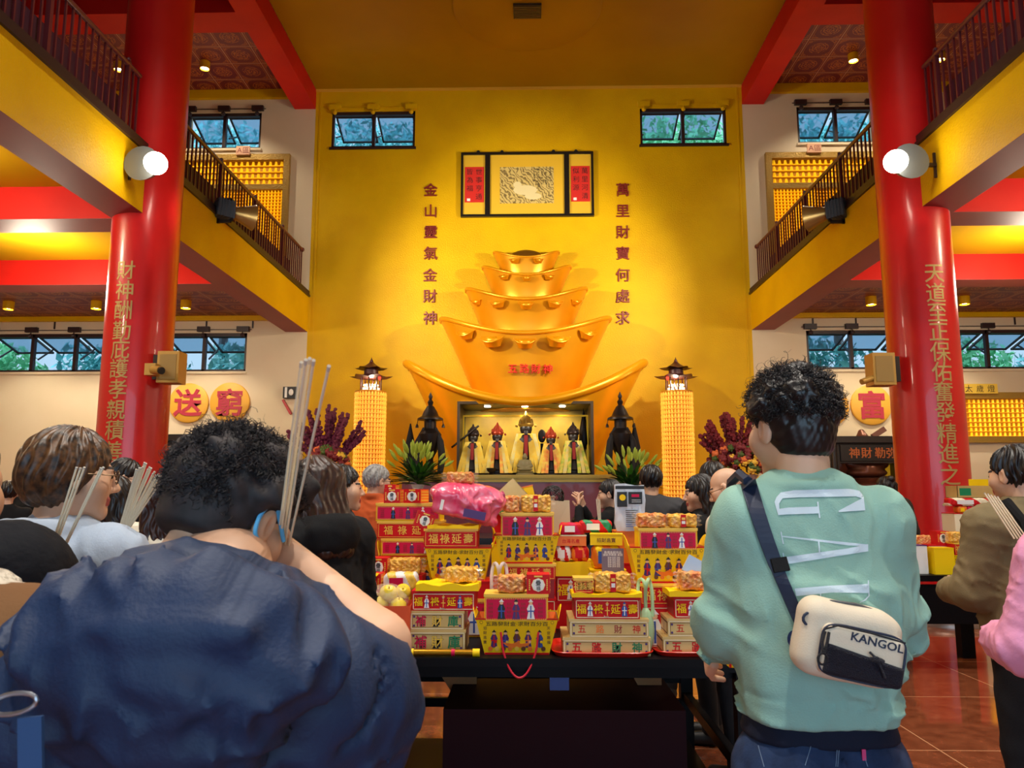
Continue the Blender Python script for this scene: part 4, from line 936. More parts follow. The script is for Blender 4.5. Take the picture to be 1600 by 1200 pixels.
# ================= printed joss paper boxes, baskets and packs
K_RED = mat('print_red', (206, 18, 24), .5, spec=.25); K_MAG = mat('print_magenta', (206, 10, 70), .5, spec=.25); K_YEL = mat('print_yellow', (252, 210, 4), .5, spec=.25)
K_GOLD = mat('print_gold', (240, 196, 70), .4); K_TAN = mat('print_tan_gold', (206, 172, 104), .38, .25, var=((226, 190, 120), 5)); K_CRM = mat('print_cream', (244, 232, 196), .5)
K_BLK = mat('print_black', (24, 18, 20), .5); K_GRN = mat('print_green', (20, 134, 84), .45); K_PUR = mat('print_purple', (74, 36, 110), .45); K_BLU = mat('print_blue', (48, 84, 170), .45)
K_ORG = mat('print_orange', (238, 120, 24), .45); K_DKR = mat('print_dark_red', (150, 14, 26), .45); K_SKN = mat('print_skin', (240, 190, 150), .5); K_WHT = mat('print_white', (240, 238, 236), .45); K_BRN = mat('print_brown', (104, 56, 24), .5)
K_ALL = [K_RED, K_MAG, K_YEL, K_GOLD, K_TAN, K_CRM, K_BLK, K_GRN, K_PUR, K_BLU, K_ORG, K_DKR, K_SKN, K_WHT, K_BRN]
RED, MAG, YEL_, GLD, TAN, CRM, BLK, GRN_, PUR, BLU, ORG_, DKR, SKN, WHT, BRN = range(15)
def circ(b, x, z, r, y, m, n=12, rz=None): b.prism([(x+r*math.cos(2*PI*i/n), z+(rz or r)*math.sin(2*PI*i/n)) for i in range(n)], y-.0012, y, m)
def man(b, x, z, h, y, robe, trim, hat=BLK):       # a small printed figure, standing on z
    b.prism([(x-h*.2, z), (x+h*.2, z), (x+h*.13, z+h*.35), (x+h*.2, z+h*.5), (x+h*.1, z+h*.72), (x-h*.1, z+h*.72), (x-h*.2, z+h*.5), (x-h*.13, z+h*.35)], y-.0012, y, robe)
    b.prism([(x-h*.03, z+h*.05), (x+h*.03, z+h*.05), (x+h*.03, z+h*.66), (x-h*.03, z+h*.66)], y-.0018, y, trim)
    b.prism([(x-h*.2, z+h*.36), (x+h*.2, z+h*.36), (x+h*.14, z+h*.42), (x-h*.14, z+h*.42)], y-.0016, y, trim)
    circ(b, x, z+h*.8, h*.09, y-.0004, SKN, 10); b.prism([(x-h*.13, z+h*.85), (x+h*.13, z+h*.85), (x+h*.05, z+h*.93), (x, z+h), (x-h*.05, z+h*.93)], y-.002, y, hat)
def border(b, w, h, y, t, m, ins): 
    for x0, z0, x1, z1 in ((-w/2+ins, ins, w/2-ins, ins+t), (-w/2+ins, h-ins-t, w/2-ins, h-ins), (-w/2+ins, ins, -w/2+ins+t, h-ins), (w/2-ins-t, ins, w/2-ins, h-ins)): b.box(x0, y-.0012, z0, x1, y, z1, m)
def pbox(kind, w, h, d, label, loc, rz=0, group=None, rot=None):
    nm = {'figs': 'joss_paper_box', 'char': 'joss_paper_box', 'mag': 'joss_paper_box', 'tan5': 'gold_offering_box', 'tan5b': 'gold_offering_box', 'buk': 'gold_offering_box'}[kind]
    r = rootobj(nm, label, 'box', loc, rz, group, rot)
    body = {'figs': RED, 'char': RED, 'mag': YEL_, 'tan5': TAN, 'tan5b': TAN, 'buk': TAN}[kind]
    c = MB(); e = .003; c.box(-w/2, 0, 0, w/2, d, h-.006, body); c.box(-w/2-e, -e*.6, h-.012, w/2+e, d+e, h, GLD if kind in ('char', 'mag') else body)
    c.build('carton', K_ALL, r); p = MB(); q = MB(); k = MB()
    if kind in ('mag', 'char'):
        p.box(-w/2+.004, -.0014, .006, w/2-.004, -.0002, h-.014, MAG if kind == 'mag' else RED); border(p, w, h-.008, -.0015, .0022, GLD, .006)
        if kind == 'mag':
            n = int(w/.008)
            for i in range(n): x = -w/2+.012+i*(w-.024)/(n-1); p.box(x-.0015, -.0032, .009, x+.0015, -.0026, .013, GLD); p.box(x-.0015, -.0032, h-.022, x+.0015, -.0026, h-.018, GLD)
            for i, (x, rb, tr, ht) in enumerate(((-.22, BLK, BLU, WHT), (0, PUR, DKR, BLK), (.22, WHT, BLU, WHT))): man(q, x*w*1.05, .012, h-.032, -.003, rb, tr, ht)
            for x in (-.4, -.11, .11, .38):
                for j in range(3):
                    for i in range(4): q.box(x*w-.009+j*.007, -.0034, .02+i*(h-.05)/4, x*w-.005+j*.007, -.003, .02+(i+.6)*(h-.05)/4, DKR)
        else:
            for i, ch in enumerate('福祿延壽'): k.text(ch, (-.33+.22*i)*w, h*.47, h*.56, -.003, GLD, .008)
    elif kind == 'figs':
        border(p, w, h-.008, -.0006, .003, CRM, .005)
        for i, ch in enumerate('福祿延壽'): k.text(ch, (-.40+.265*i)*w, h*.46, h*.48, -.003, YEL_, .01)
        for i, (rb, tr) in enumerate(((WHT, BLU), (RED, GLD), (BLU, WHT))): man(q, (-.265+.265*i)*w, .012, h-.03, -.003, rb, tr, (WHT, GLD, BLU)[i])
        if True: q.box(.02*w-.02, -.002, .01, .02*w, -.0015, .014, CRM)
        p.box(-w/2-.0014, .01, .01, -w/2, d-.01, h-.02, DKR)
    else:
        border(p, w, h-.008, -.0006, .003, CRM, .004); border(p, w, h-.008, -.0006, .0012, BRN, .011)
        for sx in (-1, 1):
            for z in (.018, h-.026): circ(p, sx*(w/2-.018), z, .005, -.0006, PUR, 8)
        s = {'tan5': '五路財神', 'tan5b': '五路財神', 'buk': '補財庫'}[kind]; n = len(s)
        cols = {'tan5': (RED, RED, GRN_, GRN_), 'tan5b': (RED, ORG_, DKR, RED), 'buk': (MAG, GLD, GRN_)}[kind]; sz = h*.6 if kind != 'tan5b' else h*.48
        for i, ch in enumerate(s):
            x = (i-(n-1)/2)*w*(.23 if n == 4 else .3)
            if kind != 'tan5b': k.text(ch, x, h*.46, sz, -.0014, BLK if kind == 'buk' or i > 1 else DKR, .02)
            k.text(ch, x, h*.46, sz, -.0024, cols[i], .006)
        p.box(-w/2-.0012, .01, .01, -w/2, d-.01, h-.016, BRN); p.box(-w/2-.0016, .016, .016, -w/2, d-.016, h-.022, TAN)
    if p.v: p.build('printed_panel', K_ALL, r)
    if q.v: q.build('printed_figures', K_ALL, r)
    if k.v: k.build('lettering', K_ALL, r)
    return r
def basket(w, h, d, label, loc, rz=0, group=None):
    r = rootobj('joss_paper_basket', label, 'basket', loc, rz, group); wb = w*.78; db = d*.8; tk = .003
    def P4(x, z): return (x, (d-db)*.5*(1-z/h), z)
    c = MB()
    vs = [(-wb/2, (d-db)/2, 0), (wb/2, (d-db)/2, 0), (wb/2, d-(d-db)/2, 0), (-wb/2, d-(d-db)/2, 0), (-w/2, 0, h), (w/2, 0, h), (w/2, d, h), (-w/2, d, h)]
    c.add(vs, [(0, 3, 2, 1), (0, 1, 5, 4), (1, 2, 6, 5), (2, 3, 7, 6), (3, 0, 4, 7)], YEL_)
    i_ = .006; vs2 = [(v[0]*(1-2*i_/w), v[1]+(i_ if v[1] < d/2 else -i_), v[2]+(.004 if v[2] == 0 else 0)) for v in vs]
    c.add(vs2, [(0, 1, 2, 3), (4, 5, 1, 0), (5, 6, 2, 1), (6, 7, 3, 2), (7, 4, 0, 3)], ORG_)
    c.add(vs[4:]+vs2[4:], [(0, 1, 5, 4), (1, 2, 6, 5), (2, 3, 7, 6), (3, 0, 4, 7)], BRN)
    c.build('tray', K_ALL, r)
    for s in (-1, 1):   # rounded side lobes rising above the rim
        l = MB(); n = 10; po = [(-w*0, 0)]; prof = [(d*(.08+.84*i/n), h+.3*h*math.sin(PI*i/n)**.6) for i in range(n+1)]
        vs = []; 
        for y, z in prof: vs += [(s*(w/2-.001), y, h*.9), (s*(w/2+(z-h)*.32), y, z), (s*(w/2+.003), y, h*.9), (s*(w/2+.003+(z-h)*.32), y, z+.001)]
        fs = []
        for i in range(n): a = i*4; fs += [(a, a+1, a+5, a+4), (a+2, a+6, a+7, a+3), (a+1, a+3, a+7, a+5)]
        l.add(vs, fs, YEL_); l.build('side_lobe', K_ALL, r)
    tilt = math.atan2((d-db)/2, h); T = Matrix.Translation((0, (d-db)/2-.001, 0)) @ Matrix.Rotation(tilt, 4, 'X')
    p = MB(); p.T = T; H_ = h/math.cos(tilt); p.box(-wb/2, -.0012, 0, wb/2, 0, h*.055, RED); p.box(-w/2, -.0012, H_-.006, w/2, 0, H_, RED)
    for i, (rb, tr) in enumerate(((PUR, RED), (PUR, BLU), (BRN, PUR), (PUR, ORG_), (BLU, PUR))):
        man(p, (-.29+.145*i)*w*.95, h*.2, h*.5+(.03*h if i == 2 else 0), -.001, rb, tr, BLK); circ(p, (-.29+.145*i)*w*.95+.02*w, h*.36, .016*w, -.0026, (RED, GLD, ORG_, SKN, YEL_)[i], 8)
    p.prism([(-w*.13, h*.26), (-w*.17, h*.34), (-w*.05, h*.31), (0, h*.36), (w*.05, h*.31), (w*.17, h*.34), (w*.13, h*.26), (w*.08, h*.2), (-w*.08, h*.2)], -.0036, -.002, ORG_)
    for i in range(9): circ(p, (-.32+.08*i)*w, h*.17, .028*w, -.003-.0002*(i % 2), (ORG_, GLD, BRN)[i % 3], 10)
    for s in (-1, 1): circ(p, s*w*.43, h*.9, .02*w, -.001, BRN, 10); circ(p, s*w*.43, h*.9, .015*w, -.0018, YEL_, 10)
    p.build('printed_figures', K_ALL, r)
    k = MB(); k.T = T; k.text('五路發財金‧求財百分百', 0, h*.86, h*.13, -.002, BLK, .004, sx=.74*w/(10*h*.13))
    for i, ch in enumerate('招財進寶'): k.text(ch, -w*.385, h*(.74-.13*i), h*.1, -.002, BRN, .01)
    for i, ch in enumerate('天官賜福'): k.text(ch, w*.385, h*(.74-.13*i), h*.1, -.002, BRN, .01)
    k.build('lettering', K_ALL, r); return r
def carton(w, h, d, label, loc, rz=0, group=None, open_=False, rot=None):
    r = rootobj('small_red_carton', label, 'carton', loc, rz, group, rot); c = MB(); c.box(-w/2, 0, 0, w/2, d, h, RED); c.box(w/2, .004, .004, w/2+.001, d-.004, h-.004, ORG_)
    for i in range(4): c.box(w/2+.001, .01, h*(.15+.2*i), w/2+.002, d-.01, h*(.22+.2*i), GLD)
    c.build('carton_body', K_ALL, r); p = MB(); circ(p, 0, h*.47, w*.3, -.0005, CRM, 8, h*.36); circ(p, 0, h*.47, w*.25, -.001, WHT, 8, h*.31)
    for i in range(6):
        z = h*(.2+.1*i)
        for s in (-1, 1): p.box(s*w*.38-.003, -.002, z, s*w*.38+.003, 0, z+h*.06, GLD)
    p.box(-w*.18, -.002, h*.87, w*.18, 0, h*.95, GLD); p.build('printed_label', K_ALL, r)
    k = MB(); k.text('疊', 0, h*.58, h*.3, -.003, BLK, .008); k.text('福', 0, h*.3, h*.24, -.003, BLK, .008); k.build('lettering', K_ALL, r)
    if open_:
        f = MB(); f.add([(-w/2, d*.5, h), (w/2, d*.5, h), (w*.75, d*1.1, h+.02), (-w*.3, d*1.1, h+.035), (-w*.3, d*1.1, h+.037), (w*.75, d*1.1, h+.022), (w/2, d*.5, h+.002), (-w/2, d*.5, h+.002)], [(0, 1, 2, 3), (4, 5, 6, 7), (0, 3, 4, 7), (1, 6, 5, 2), (3, 2, 5, 4)], YEL_); f.build('open_flap', K_ALL, r)
    return r
M_CELLO = mat('cellophane', (255, 240, 220), .12, trans=.0, alpha=.22, coat=1, bump=(40, .9))
M_JOSS = mat('gold_joss_paper', (236, 162, 50), .32, .2, var=((250, 206, 90), 26), bump=(46, .9), coat=.7)
M_JOSS2 = mat('orange_joss_paper', (226, 110, 50), .32, .1, var=((246, 200, 110), 22), bump=(46, .9), coat=.7)
def bundle(w, h, d, label, loc, rz=0, group=None, m=None, band=True, rot=None, sd=1):
    r = rootobj('joss_paper_bundle', label, 'paper bundle', loc, rz, group, rot)
    def f(P):
        q = rbox(P, (0, d/2, h*.5), (w*.48, d*.46, h*.46), .012); return q+.0035*np.sin(P[0]*190+sd+np.sin(P[2]*120)*1.6)*np.cos(P[2]*150+P[1]*60)+.003*np.sin(P[0]*70+P[1]*80+sd*2)
    V, Fq = surf(f, (-w*.58, -.02, -.004), (w*.58, d+.02, h*1.12), .0045)
    V[:, 2] = np.maximum(V[:, 2], 0); arrmesh('wrapped_paper', V, Fq, m or M_JOSS, r)
    if band:
        b = MB(); b.box(-.012, -.009, h*.08, .012, -.006, h*.95, RED); b.box(-.008, -.0105, h*.3, .008, -.009, h*.5, WHT); b.box(-.008, -.0105, h*.58, .008, -.009, h*.75, GLD); b.build('paper_band', K_ALL, r)
    # pinched cellophane ends
    for s in (-1, 1):
        b = MB(); n = 9; vs = []
        for i in range(n):
            z = h*(.1+.8*i/(n-1)); vs += [(s*w*.47, d*.35+.01*(i % 2), z), (s*(w*.5+.02+.008*math.sin(i*2.1)), d*.4+.012*(-1)**i, z*1.08)]
        b.add(vs, [(i*2, i*2+1, i*2+3, i*2+2) for i in range(n-1)]); b.build('cellophane_end', M_CELLO, r)
    return r
def slab(w, d, h, label, loc, rz=0, m=None, name='folded_yellow_paper', sag=.01):
    b = MB(); nx = 8; vs = []; rs = random.Random(int(abs(loc[0]*1000)))
    for k in (0, 1):
        for j in range(5):
            for i in range(nx+1): x = (i/nx-.5)*w; y = d*j/4; vs.append((x, y-.01, (h if k else 0)+(sag*math.sin(i*1.7+j)*.5*(1 if k else 0))-(sag*.0)))
    n = (nx+1)*5; g = lambda k, j, i: k*n+j*(nx+1)+i; fs = []
    for j in range(4):
        for i in range(nx): fs += [(g(1, j, i), g(1, j, i+1), g(1, j+1, i+1), g(1, j+1, i)), (g(0, j, i), g(0, j+1, i), g(0, j+1, i+1), g(0, j, i+1))]
    for i in range(nx): fs += [(g(0, 0, i), g(0, 0, i+1), g(1, 0, i+1), g(1, 0, i)), (g(0, 4, i+1), g(0, 4, i), g(1, 4, i), g(1, 4, i+1))]
    for j in range(4): fs += [(g(0, j+1, 0), g(0, j, 0), g(1, j, 0), g(1, j+1, 0)), (g(0, j, nx), g(0, j+1, nx), g(1, j+1, nx), g(1, j, nx))]
    b.add(vs, fs); o = b.build(name, m or K_YEL, loc=loc, rz=rz); return tag(o, label, 'paper')
def pack(w, h, d, label, loc, cols, rz=0, name='snack_packet', rot=None, word=None, wc=WHT, cat='packet'):
    r = rootobj(name, label, cat, loc, rz, None, rot)
    def f(P): return rbox(P, (0, d/2, h*.5), (w*.5, d*.5, h*.5), min(h, d)*.3)+.0015*np.sin(P[0]*160+np.sin(P[2]*100))
    V, Fq = surf(f, (-w*.56, -.012, -.004), (w*.56, d+.012, h*1.1), .005); V[:, 2] = np.maximum(V[:, 2], 0)
    cx_ = V[Fq].mean(1); mi = (np.abs((cx_[:, 0]/w*3.1+cx_[:, 2]/h*.9+10) % 1.6 > .8)).astype(int)
    arrmesh('wrapper', V, Fq, [K_ALL[c] for c in cols[:2]], r, mi)
    b = MB(); b.box(-w*.3, -.008, h*.25, w*.1, -.004, h*.75, cols[2] if len(cols) > 2 else WHT); b.build('printed_label', K_ALL, r)
    if word: k = MB(); k.text(word, -w*.1, h*.5, h*.4, -.009, wc, .01); k.build('lettering', K_ALL, r)
    return r
def cbox(w, h, d, label, loc, cm, rz=0, name='cardboard_box', word=None, wc=BRN, stripe=None, rot=None, openb=False, cat='box'):
    r = rootobj(name, label, cat, loc, rz, None, rot); c = MB()
    if openb:
        t = .004; c.box(-w/2, 0, 0, w/2, d, t, cm); c.box(-w/2, 0, 0, w/2, t, h, cm); c.box(-w/2, d-t, 0, w/2, d, h, cm); c.box(-w/2, 0, 0, -w/2+t, d, h, cm); c.box(w/2-t, 0, 0, w/2, d, h, cm)
    else: c.box(-w/2, 0, 0, w/2, d, h, cm)
    c.build('carton_body', K_ALL, r)
    l = MB(); l.box(-w/2-.002, -.002, h-.006, w/2+.002, d+.002, h+.0005, stripe if stripe is not None else cm) if not openb else l.box(-w*.45, -.0015, h*.2, -w*.2, 0, h*.8, GRN_)
    l.build('lid_edge', K_ALL, r)
    if word: k = MB(); k.text(word, 0, h*.45, h*.42, -.003, wc, .01); k.build('lettering', K_ALL, r)
    return r
# ---------------- the front offering table
TZ = .80; TX0, TX1, TY0, TY1 = -1.15, .97, 3.38, 4.75
ft = rootobj('offering_table', 'long black offering table in front, heaped with red and yellow boxes', 'table', ((TX0+TX1)/2, TY0, 0)); W2 = (TX1-TX0)/2
M_TABLE = mat('black_lacquer_table', (10, 8, 11), .45, spec=.12)
b = MB(); b.box(-W2, 0, TZ-.035, W2, TY1-TY0, TZ); b.box(-W2+.03, .03, TZ-.06, W2-.03, TY1-TY0-.03, TZ-.035); b.build('tabletop', M_TABLE, ft)
for x0, y0, x1, y1 in ((-W2+.06, .04, W2-.06, .07), (-W2+.06, TY1-TY0-.07, W2-.06, TY1-TY0-.04)): MB().box(x0, y0+.04, TZ-.095, x1, y1+.04, TZ-.06).build('apron', M_TABLE, ft)
for sx in (-1, 1):
    for y in (.03, TY1-TY0-.09): b = MB(); b.box(sx*(W2-.06)-.035, y, 0, sx*(W2-.06)+.035, y+.07, TZ-.06); b.build('leg', M_TABLE, ft)
    MB().box(sx*(W2-.06)-.02, .1, .3, sx*(W2-.06)+.02, TY1-TY0-.09, .35).build('side_rail', M_TABLE, ft)
for z in (.26, .40): MB().box(-W2+.095, TY1-TY0-.08, z, W2-.095, TY1-TY0-.05, z+.05).build('back_rail', M_TABLE, ft)
b = MB(); b.box(-W2+.095, .1, .12, W2-.095, 1.1, .145); b.build('shelf', M_TABLE, ft)
b = MB(); b.box(-.5, .35, .145, .62, .95, .5); o = b.build('storage_chest', mat('maroon_box', (44, 10, 20), .6, spec=.15), loc=(.1, TY0, .0)); tag(o, 'dark maroon chest on the shelf under the front table', 'chest')
p = PY(874, 1060, 3.5); o = MB().box(-.042, 0, 0, .042, .06, TZ-.06-p.z+.05).build('blue_box', mat('blue_plastic', (30, 70, 150), .4), loc=(p.x, 3.5, p.z-.05)); tag(o, 'blue plastic box tucked up under the table top', 'box')
for px, w_, lb in ((1010, .16, 'brown paper sheet hanging under the table near its right end'), (715, .2, 'brown paper edge under the table top behind the hanging red cord')):
    p = PY(px, 1075, 4.2); o = MB().prism([(-w_/2, .08), (w_/2, .1), (w_/2, -.06), (w_*.1, -.1)], 0, .004).build('brown_paper', mat('kraft_paper', (170, 118, 72), .7), loc=(p.x, 4.2, p.z)); tag(o, lb, 'paper')
def stack(Y, items, z0=TZ, dd=.2):
    """items bottom to top: (function key, x0, x1, ytop, label, extra)"""
    z = z0; out = []
    for it in items:
        kind, x0, x1, yt, label = it[:5]; ex = it[5] if len(it) > 5 else {}
        Yo = Y+ex.pop('dy', 0); a = PY(x0, yt, Yo); c = PY(x1, yt, Yo); w_ = c.x-a.x; xc = (a.x+c.x)/2; top = a.z; stay = ex.pop('stay', False); d = ex.pop('d', dd); zb_ = ex.pop('zb', z); h = max(.015, top-zb_); rz = ex.pop('rz', 0)
        loc = (xc, Yo, zb_)
        if kind in ('figs', 'char', 'mag', 'tan5', 'tan5b', 'buk'): o = pbox(kind, w_, h, d, label, loc, rz)
        elif kind == 'basket': o = basket(w_, h, d, label, loc, rz)
        elif kind == 'carton': o = carton(w_, h, min(d, .12), label, loc, rz, **ex)
        elif kind == 'bundle': o = bundle(w_, h, min(d, .1), label, loc, rz, **ex)
        elif kind == 'slab': o = slab(w_, d, h, label, loc, rz, **ex)
        elif kind == 'pack': o = pack(w_, h, min(d, .1), label, loc, rz=rz, **ex)
        elif kind == 'cbox': o = cbox(w_, h, d, label, loc, rz=rz, **ex)
        out.append(o)
        if not stay: z = top
    return out
# trays
def tray(x0, x1, Y, label):
    a = PY(x0, 1008, Y); c = PY(x1, 1008, Y); w_ = (c.x-a.x); n = 48; prof = [(0, .0), (.84, .0), (.9, .006), (.97, .028), (1.0, .03), (1.0, .024), (.95, .018), (.86, -.0)]; vs = []; fs = []
    hw_, hd = w_/2, .17
    for q, (k, z) in enumerate(((.88, .001), (.9, .001), (.99, .018), (1.0, .021), (1.02, .018), (.93, 0), (.88, 0))):
        for i in range(n):
            t = 2*PI*i/n; cx_, sy_ = math.cos(t), math.sin(t); sx_ = abs(cx_)**.35*(1 if cx_ >= 0 else -1); yy = abs(sy_)**.35*(1 if sy_ >= 0 else -1); o_ = (1-k)*.14
            vs.append((sx_*(hw_-o_), hd+yy*(hd-o_), z+.0005))
    m_ = 7
    for q in range(m_-1):
        for i in range(n): fs.append((q*n+i, q*n+(i+1) % n, (q+1)*n+(i+1) % n, (q+1)*n+i))
    fs += [tuple(range(n)), tuple(range((m_-1)*n, m_*n))[::-1]]
    b = MB(); b.add(vs, fs); o = b.build('serving_tray', mat('red_plastic_tray', (214, 34, 20), .3), smooth=True, loc=((a.x+c.x)/2, Y, TZ)); tag(o, label, 'tray'); return TZ+.002
TR = 3.4
z1 = tray(863, 1024, TR, 'red plastic tray under the stack of tan boxes, left of its neighbour'); z2 = tray(1026, 1180, TR+.02, 'red plastic tray under the tan boxes, beside the green sweatshirt man')
stack(3.43, [('tan5', 880, 1016, 996, 'wide tan box with large outlined characters, bottom of the middle tray stack', dict(d=.27)), ('tan5b', 890, 1013, 967, 'tan box with thin red characters, on the middle tray stack', dict(d=.24)),
    ('figs', 898, 999, 933, 'red box with three printed figures, on top of the middle tan boxes', dict(d=.22)), ('slab', 893, 1003, 927, 'folded yellow paper on the red box above the middle tray', dict(sag=.012)),
    ('char', 897, 926, 903, 'small red box with yellow paper on the middle tray stack', dict(stay=True, d=.1)), ('bundle', 928, 987, 895, 'fan shaped yellow paper bundle with a red band on the middle tray stack', dict(m=M_JOSS, sd=3))], z1)
stack(3.45, [('tan5', 1036, 1172, 995, 'wide tan box with outlined characters, bottom of the right tray', dict(d=.27)), ('tan5b', 1043, 1168, 966, 'tan box with thin red characters in the right tray', dict(d=.24)),
    ('figs', 1053, 1162, 932, 'red box with printed figures in the right tray, partly behind the man', dict(d=.2)), ('slab', 1045, 1160, 924, 'folded yellow paper on the red box in the right tray', dict(sag=.012)),
    ('bundle', 1062, 1112, 893, 'cellophane wrapped paper bundle on the right tray stack', dict(sd=4, m=M_JOSS2, band=False))], z2)
stack(3.44, [('basket', 743, 872, 966, 'yellow basket with five printed gods at the front edge, red cord hanging down', dict(d=.2)), ('mag', 757, 856, 928, 'magenta printed box resting in the front yellow basket', dict(zb=PY(800, 967, 3.44).z-.012, d=.16)),
    ('bundle', 777, 821, 899, 'clear wrapped paper bundle on the front magenta box, left one', dict(stay=True, sd=5, m=M_JOSS2, band=False)), ('carton', 823, 859, 898, 'small red carton with an eight sided label on the front magenta box', dict(d=.12))])
cx0 = PY(783, 985, 3.44); cx1 = PY(841, 985, 3.44); pts = []
for i in range(25):
    t = i/24; x = cx0.x+(cx1.x-cx0.x)*t; zt_ = cx0.z; zz = zt_-(zt_-PY(810, 1060, 3.36).z)*math.sin(PI*t)**.55; pts.append((x, 3.40-.03*math.sin(PI*t), zz))
o = MB().tube(pts, .0045, 8).build('basket_cord', mat('red_cord', (200, 24, 50), .5), smooth=True); tag(o, 'red cord handle looping down over the table edge from the front basket', 'cord')
stack(3.5, [('buk', 640, 727, 984, 'lower tan box with three outlined characters behind the gold tube', dict(d=.22)), ('buk', 641, 725, 954, 'upper tan box with three outlined characters beside the orange bag', dict(d=.22)),
    ('figs', 644, 742, 923, 'red box with three printed figures on the tan boxes at left', dict(d=.2)), ('slab', 650, 748, 913, 'folded yellow paper on the left red figure box', dict(sag=.014)), ('bundle', 694, 746, 886, 'gold cellophane bundle on folded yellow paper, left front', dict(sd=6, band=False, dy=.03))])
# gold tube
p0 = PY(640, 1014, 3.42); p1 = PY(750, 1016, 3.42); zc = TZ+.017; tb = rootobj('gold_paper_tube', 'long gold tube with yellow caps lying at the table edge', 'tube', ((p0.x+p1.x)/2, 3.41, TZ)); L = (p1.x-p0.x)/2
MB().cyl((-L, 0, .017), (L, 0, .017), .0145, n=20).build('tube_body', mat('gold_foil', (170, 120, 20), .2, .8), tb, True)
b = MB(); b.cyl((L-.03, 0, .017), (L, 0, .017), .0168, n=20); b.cyl((-L, 0, .017), (-L+.02, 0, .017), .0168, n=20); b.build('end_cap', K_YEL, tb, True)
MB().cyl((.03, 0, .017), (.045, 0, .017), .0152, n=20).build('pink_band', K_MAG, tb, True)
# orange bag of fruit
p0 = PY(566, 1015, 3.46); p1 = PY(638, 1015, 3.46); w_ = p1.x-p0.x; h = PY(600, 945, 3.46).z-TZ; bg = rootobj('orange_paper_bag', 'orange paper bag holding yellow fruit, beside the tan boxes', 'bag', ((p0.x+p1.x)/2, 3.46, TZ))
b = MB(); t = .003; vs = [(-w_/2, 0, 0), (w_/2, 0, 0), (w_/2, .12, 0), (-w_/2, .12, 0), (-w_/2-.008, -.008, h), (w_/2+.006, -.004, h-.004), (w_/2+.004, .13, h+.004), (-w_/2-.006, .13, h), (0, -.004, 0), (0, -.016, h*.98)]
b.add(vs, [(0, 3, 2, 1), (0, 8, 9, 4), (8, 1, 5, 9), (1, 2, 6, 5), (2, 3, 7, 6), (3, 0, 4, 7)]); bo = b.build('bag_body', mat('orange_paper', (232, 84, 30), .5), bg)
sm_ = bo.modifiers.new('s', 'SOLIDIFY'); sm_.thickness = .002
fm = mat('yellow_fruit_skin', (236, 204, 40), .35, var=((246, 222, 90), 8))
for i, (x, y, z, r_) in enumerate(((-.035, .04, .0, .04), (.045, .04, -.005, .038), (.0, .05, .045, .042), (.06, .08, .05, .036))):
    b = MB(); b.lathe([(0, -r_), (r_*.6, -r_*.85), (r_, -r_*.1), (r_*.9, r_*.5), (r_*.4, r_*.9), (.004, r_*.8), (.003, r_*1.1), (0, r_*1.1)], 18); o = b.build('yellow_fruit', fm, smooth=True, loc=((p0.x+p1.x)/2+x, 3.46+y, TZ+h+z-.005)); o.rotation_euler = (.3*i, .2, 0)
    tag(o, 'round yellow fruit in the orange bag, ' + ('front left', 'front right', 'upper middle', 'back right')[i], 'fruit', 'fruit in the orange bag')
b = MB(); b.ball((-.01, .07, .01), (.1, .07, .075), 20, 12); o = b.build('clear_plastic_bag', M_CELLO, smooth=True, loc=((p0.x+p1.x)/2, 3.46, TZ+h)); tag(o, 'clear plastic bag around the yellow fruit', 'plastic bag')
# cluster at far left
stack(3.82, [('figs', 548, 640, 950, 'red box low in the left cluster behind the orange bag'), ('mag', 552, 640, 926, 'magenta box in the left cluster behind the fruit bag'), ('carton', 566, 595, 897, 'small red carton left of the clear snack packs', dict(stay=True)), ('pack', 598, 652, 895, 'clear snack pack with coloured sweets behind the fruit bag', dict(cols=[GLD, WHT, MAG]))])
stack(3.7, [('char', 545, 568, 945, 'red box at the left end of the table under an open carton'), ('carton', 553, 578, 908, 'open small red carton beside the black hoodie', dict(open_=True))], TZ)
stack(4.12, [('figs', 596, 690, 940, 'red box at the bottom of the tall left stack'), ('basket', 592, 688, 868, 'yellow basket under the tall left stack of long boxes'), ('mag', 596, 692, 841, 'magenta printed box, lowest of the tall left stack', dict(d=.2)), ('char', 590, 690, 814, 'red box with gold characters, in the middle of the tall left stack', dict(d=.2)), ('mag', 588, 688, 786, 'magenta printed box, topmost of the tall left stack', dict(d=.2)),
    ('carton', 600, 625, 764, 'small red carton on the tall left stack, left of its twin', dict(stay=True)), ('carton', 630, 658, 764, 'small red carton on the tall left stack, right of its twin', dict(rz=-.25, stay=True)), ('carton', 601, 618, 757, 'small red carton standing behind its twins on the tall left stack', dict(dy=.14, stay=True))])
stack(3.98, [('figs', 560, 600, 900, 'red box under the bundle at the left'), ('carton', 578, 605, 872, 'small red carton in front of the tall left stack', dict(stay=True)), ('bundle', 608, 657, 872, 'gold wrapped bundle in front of the tall left stack', dict(zb=PY(630, 899, 3.98).z, stay=True, sd=8, band=False))])
stack(3.99, [('cbox', 606, 660, 899, 'plain red carton under the gold bundle at left', dict(cm=RED, dy=.0))])
stack(4.02, [('figs', 542, 575, 886, 'red box at the left edge of the heap by the black hoodie'), ('carton', 543, 568, 852, 'opened red carton with a yellow flap at the left edge', dict(open_=True, rz=.15))])
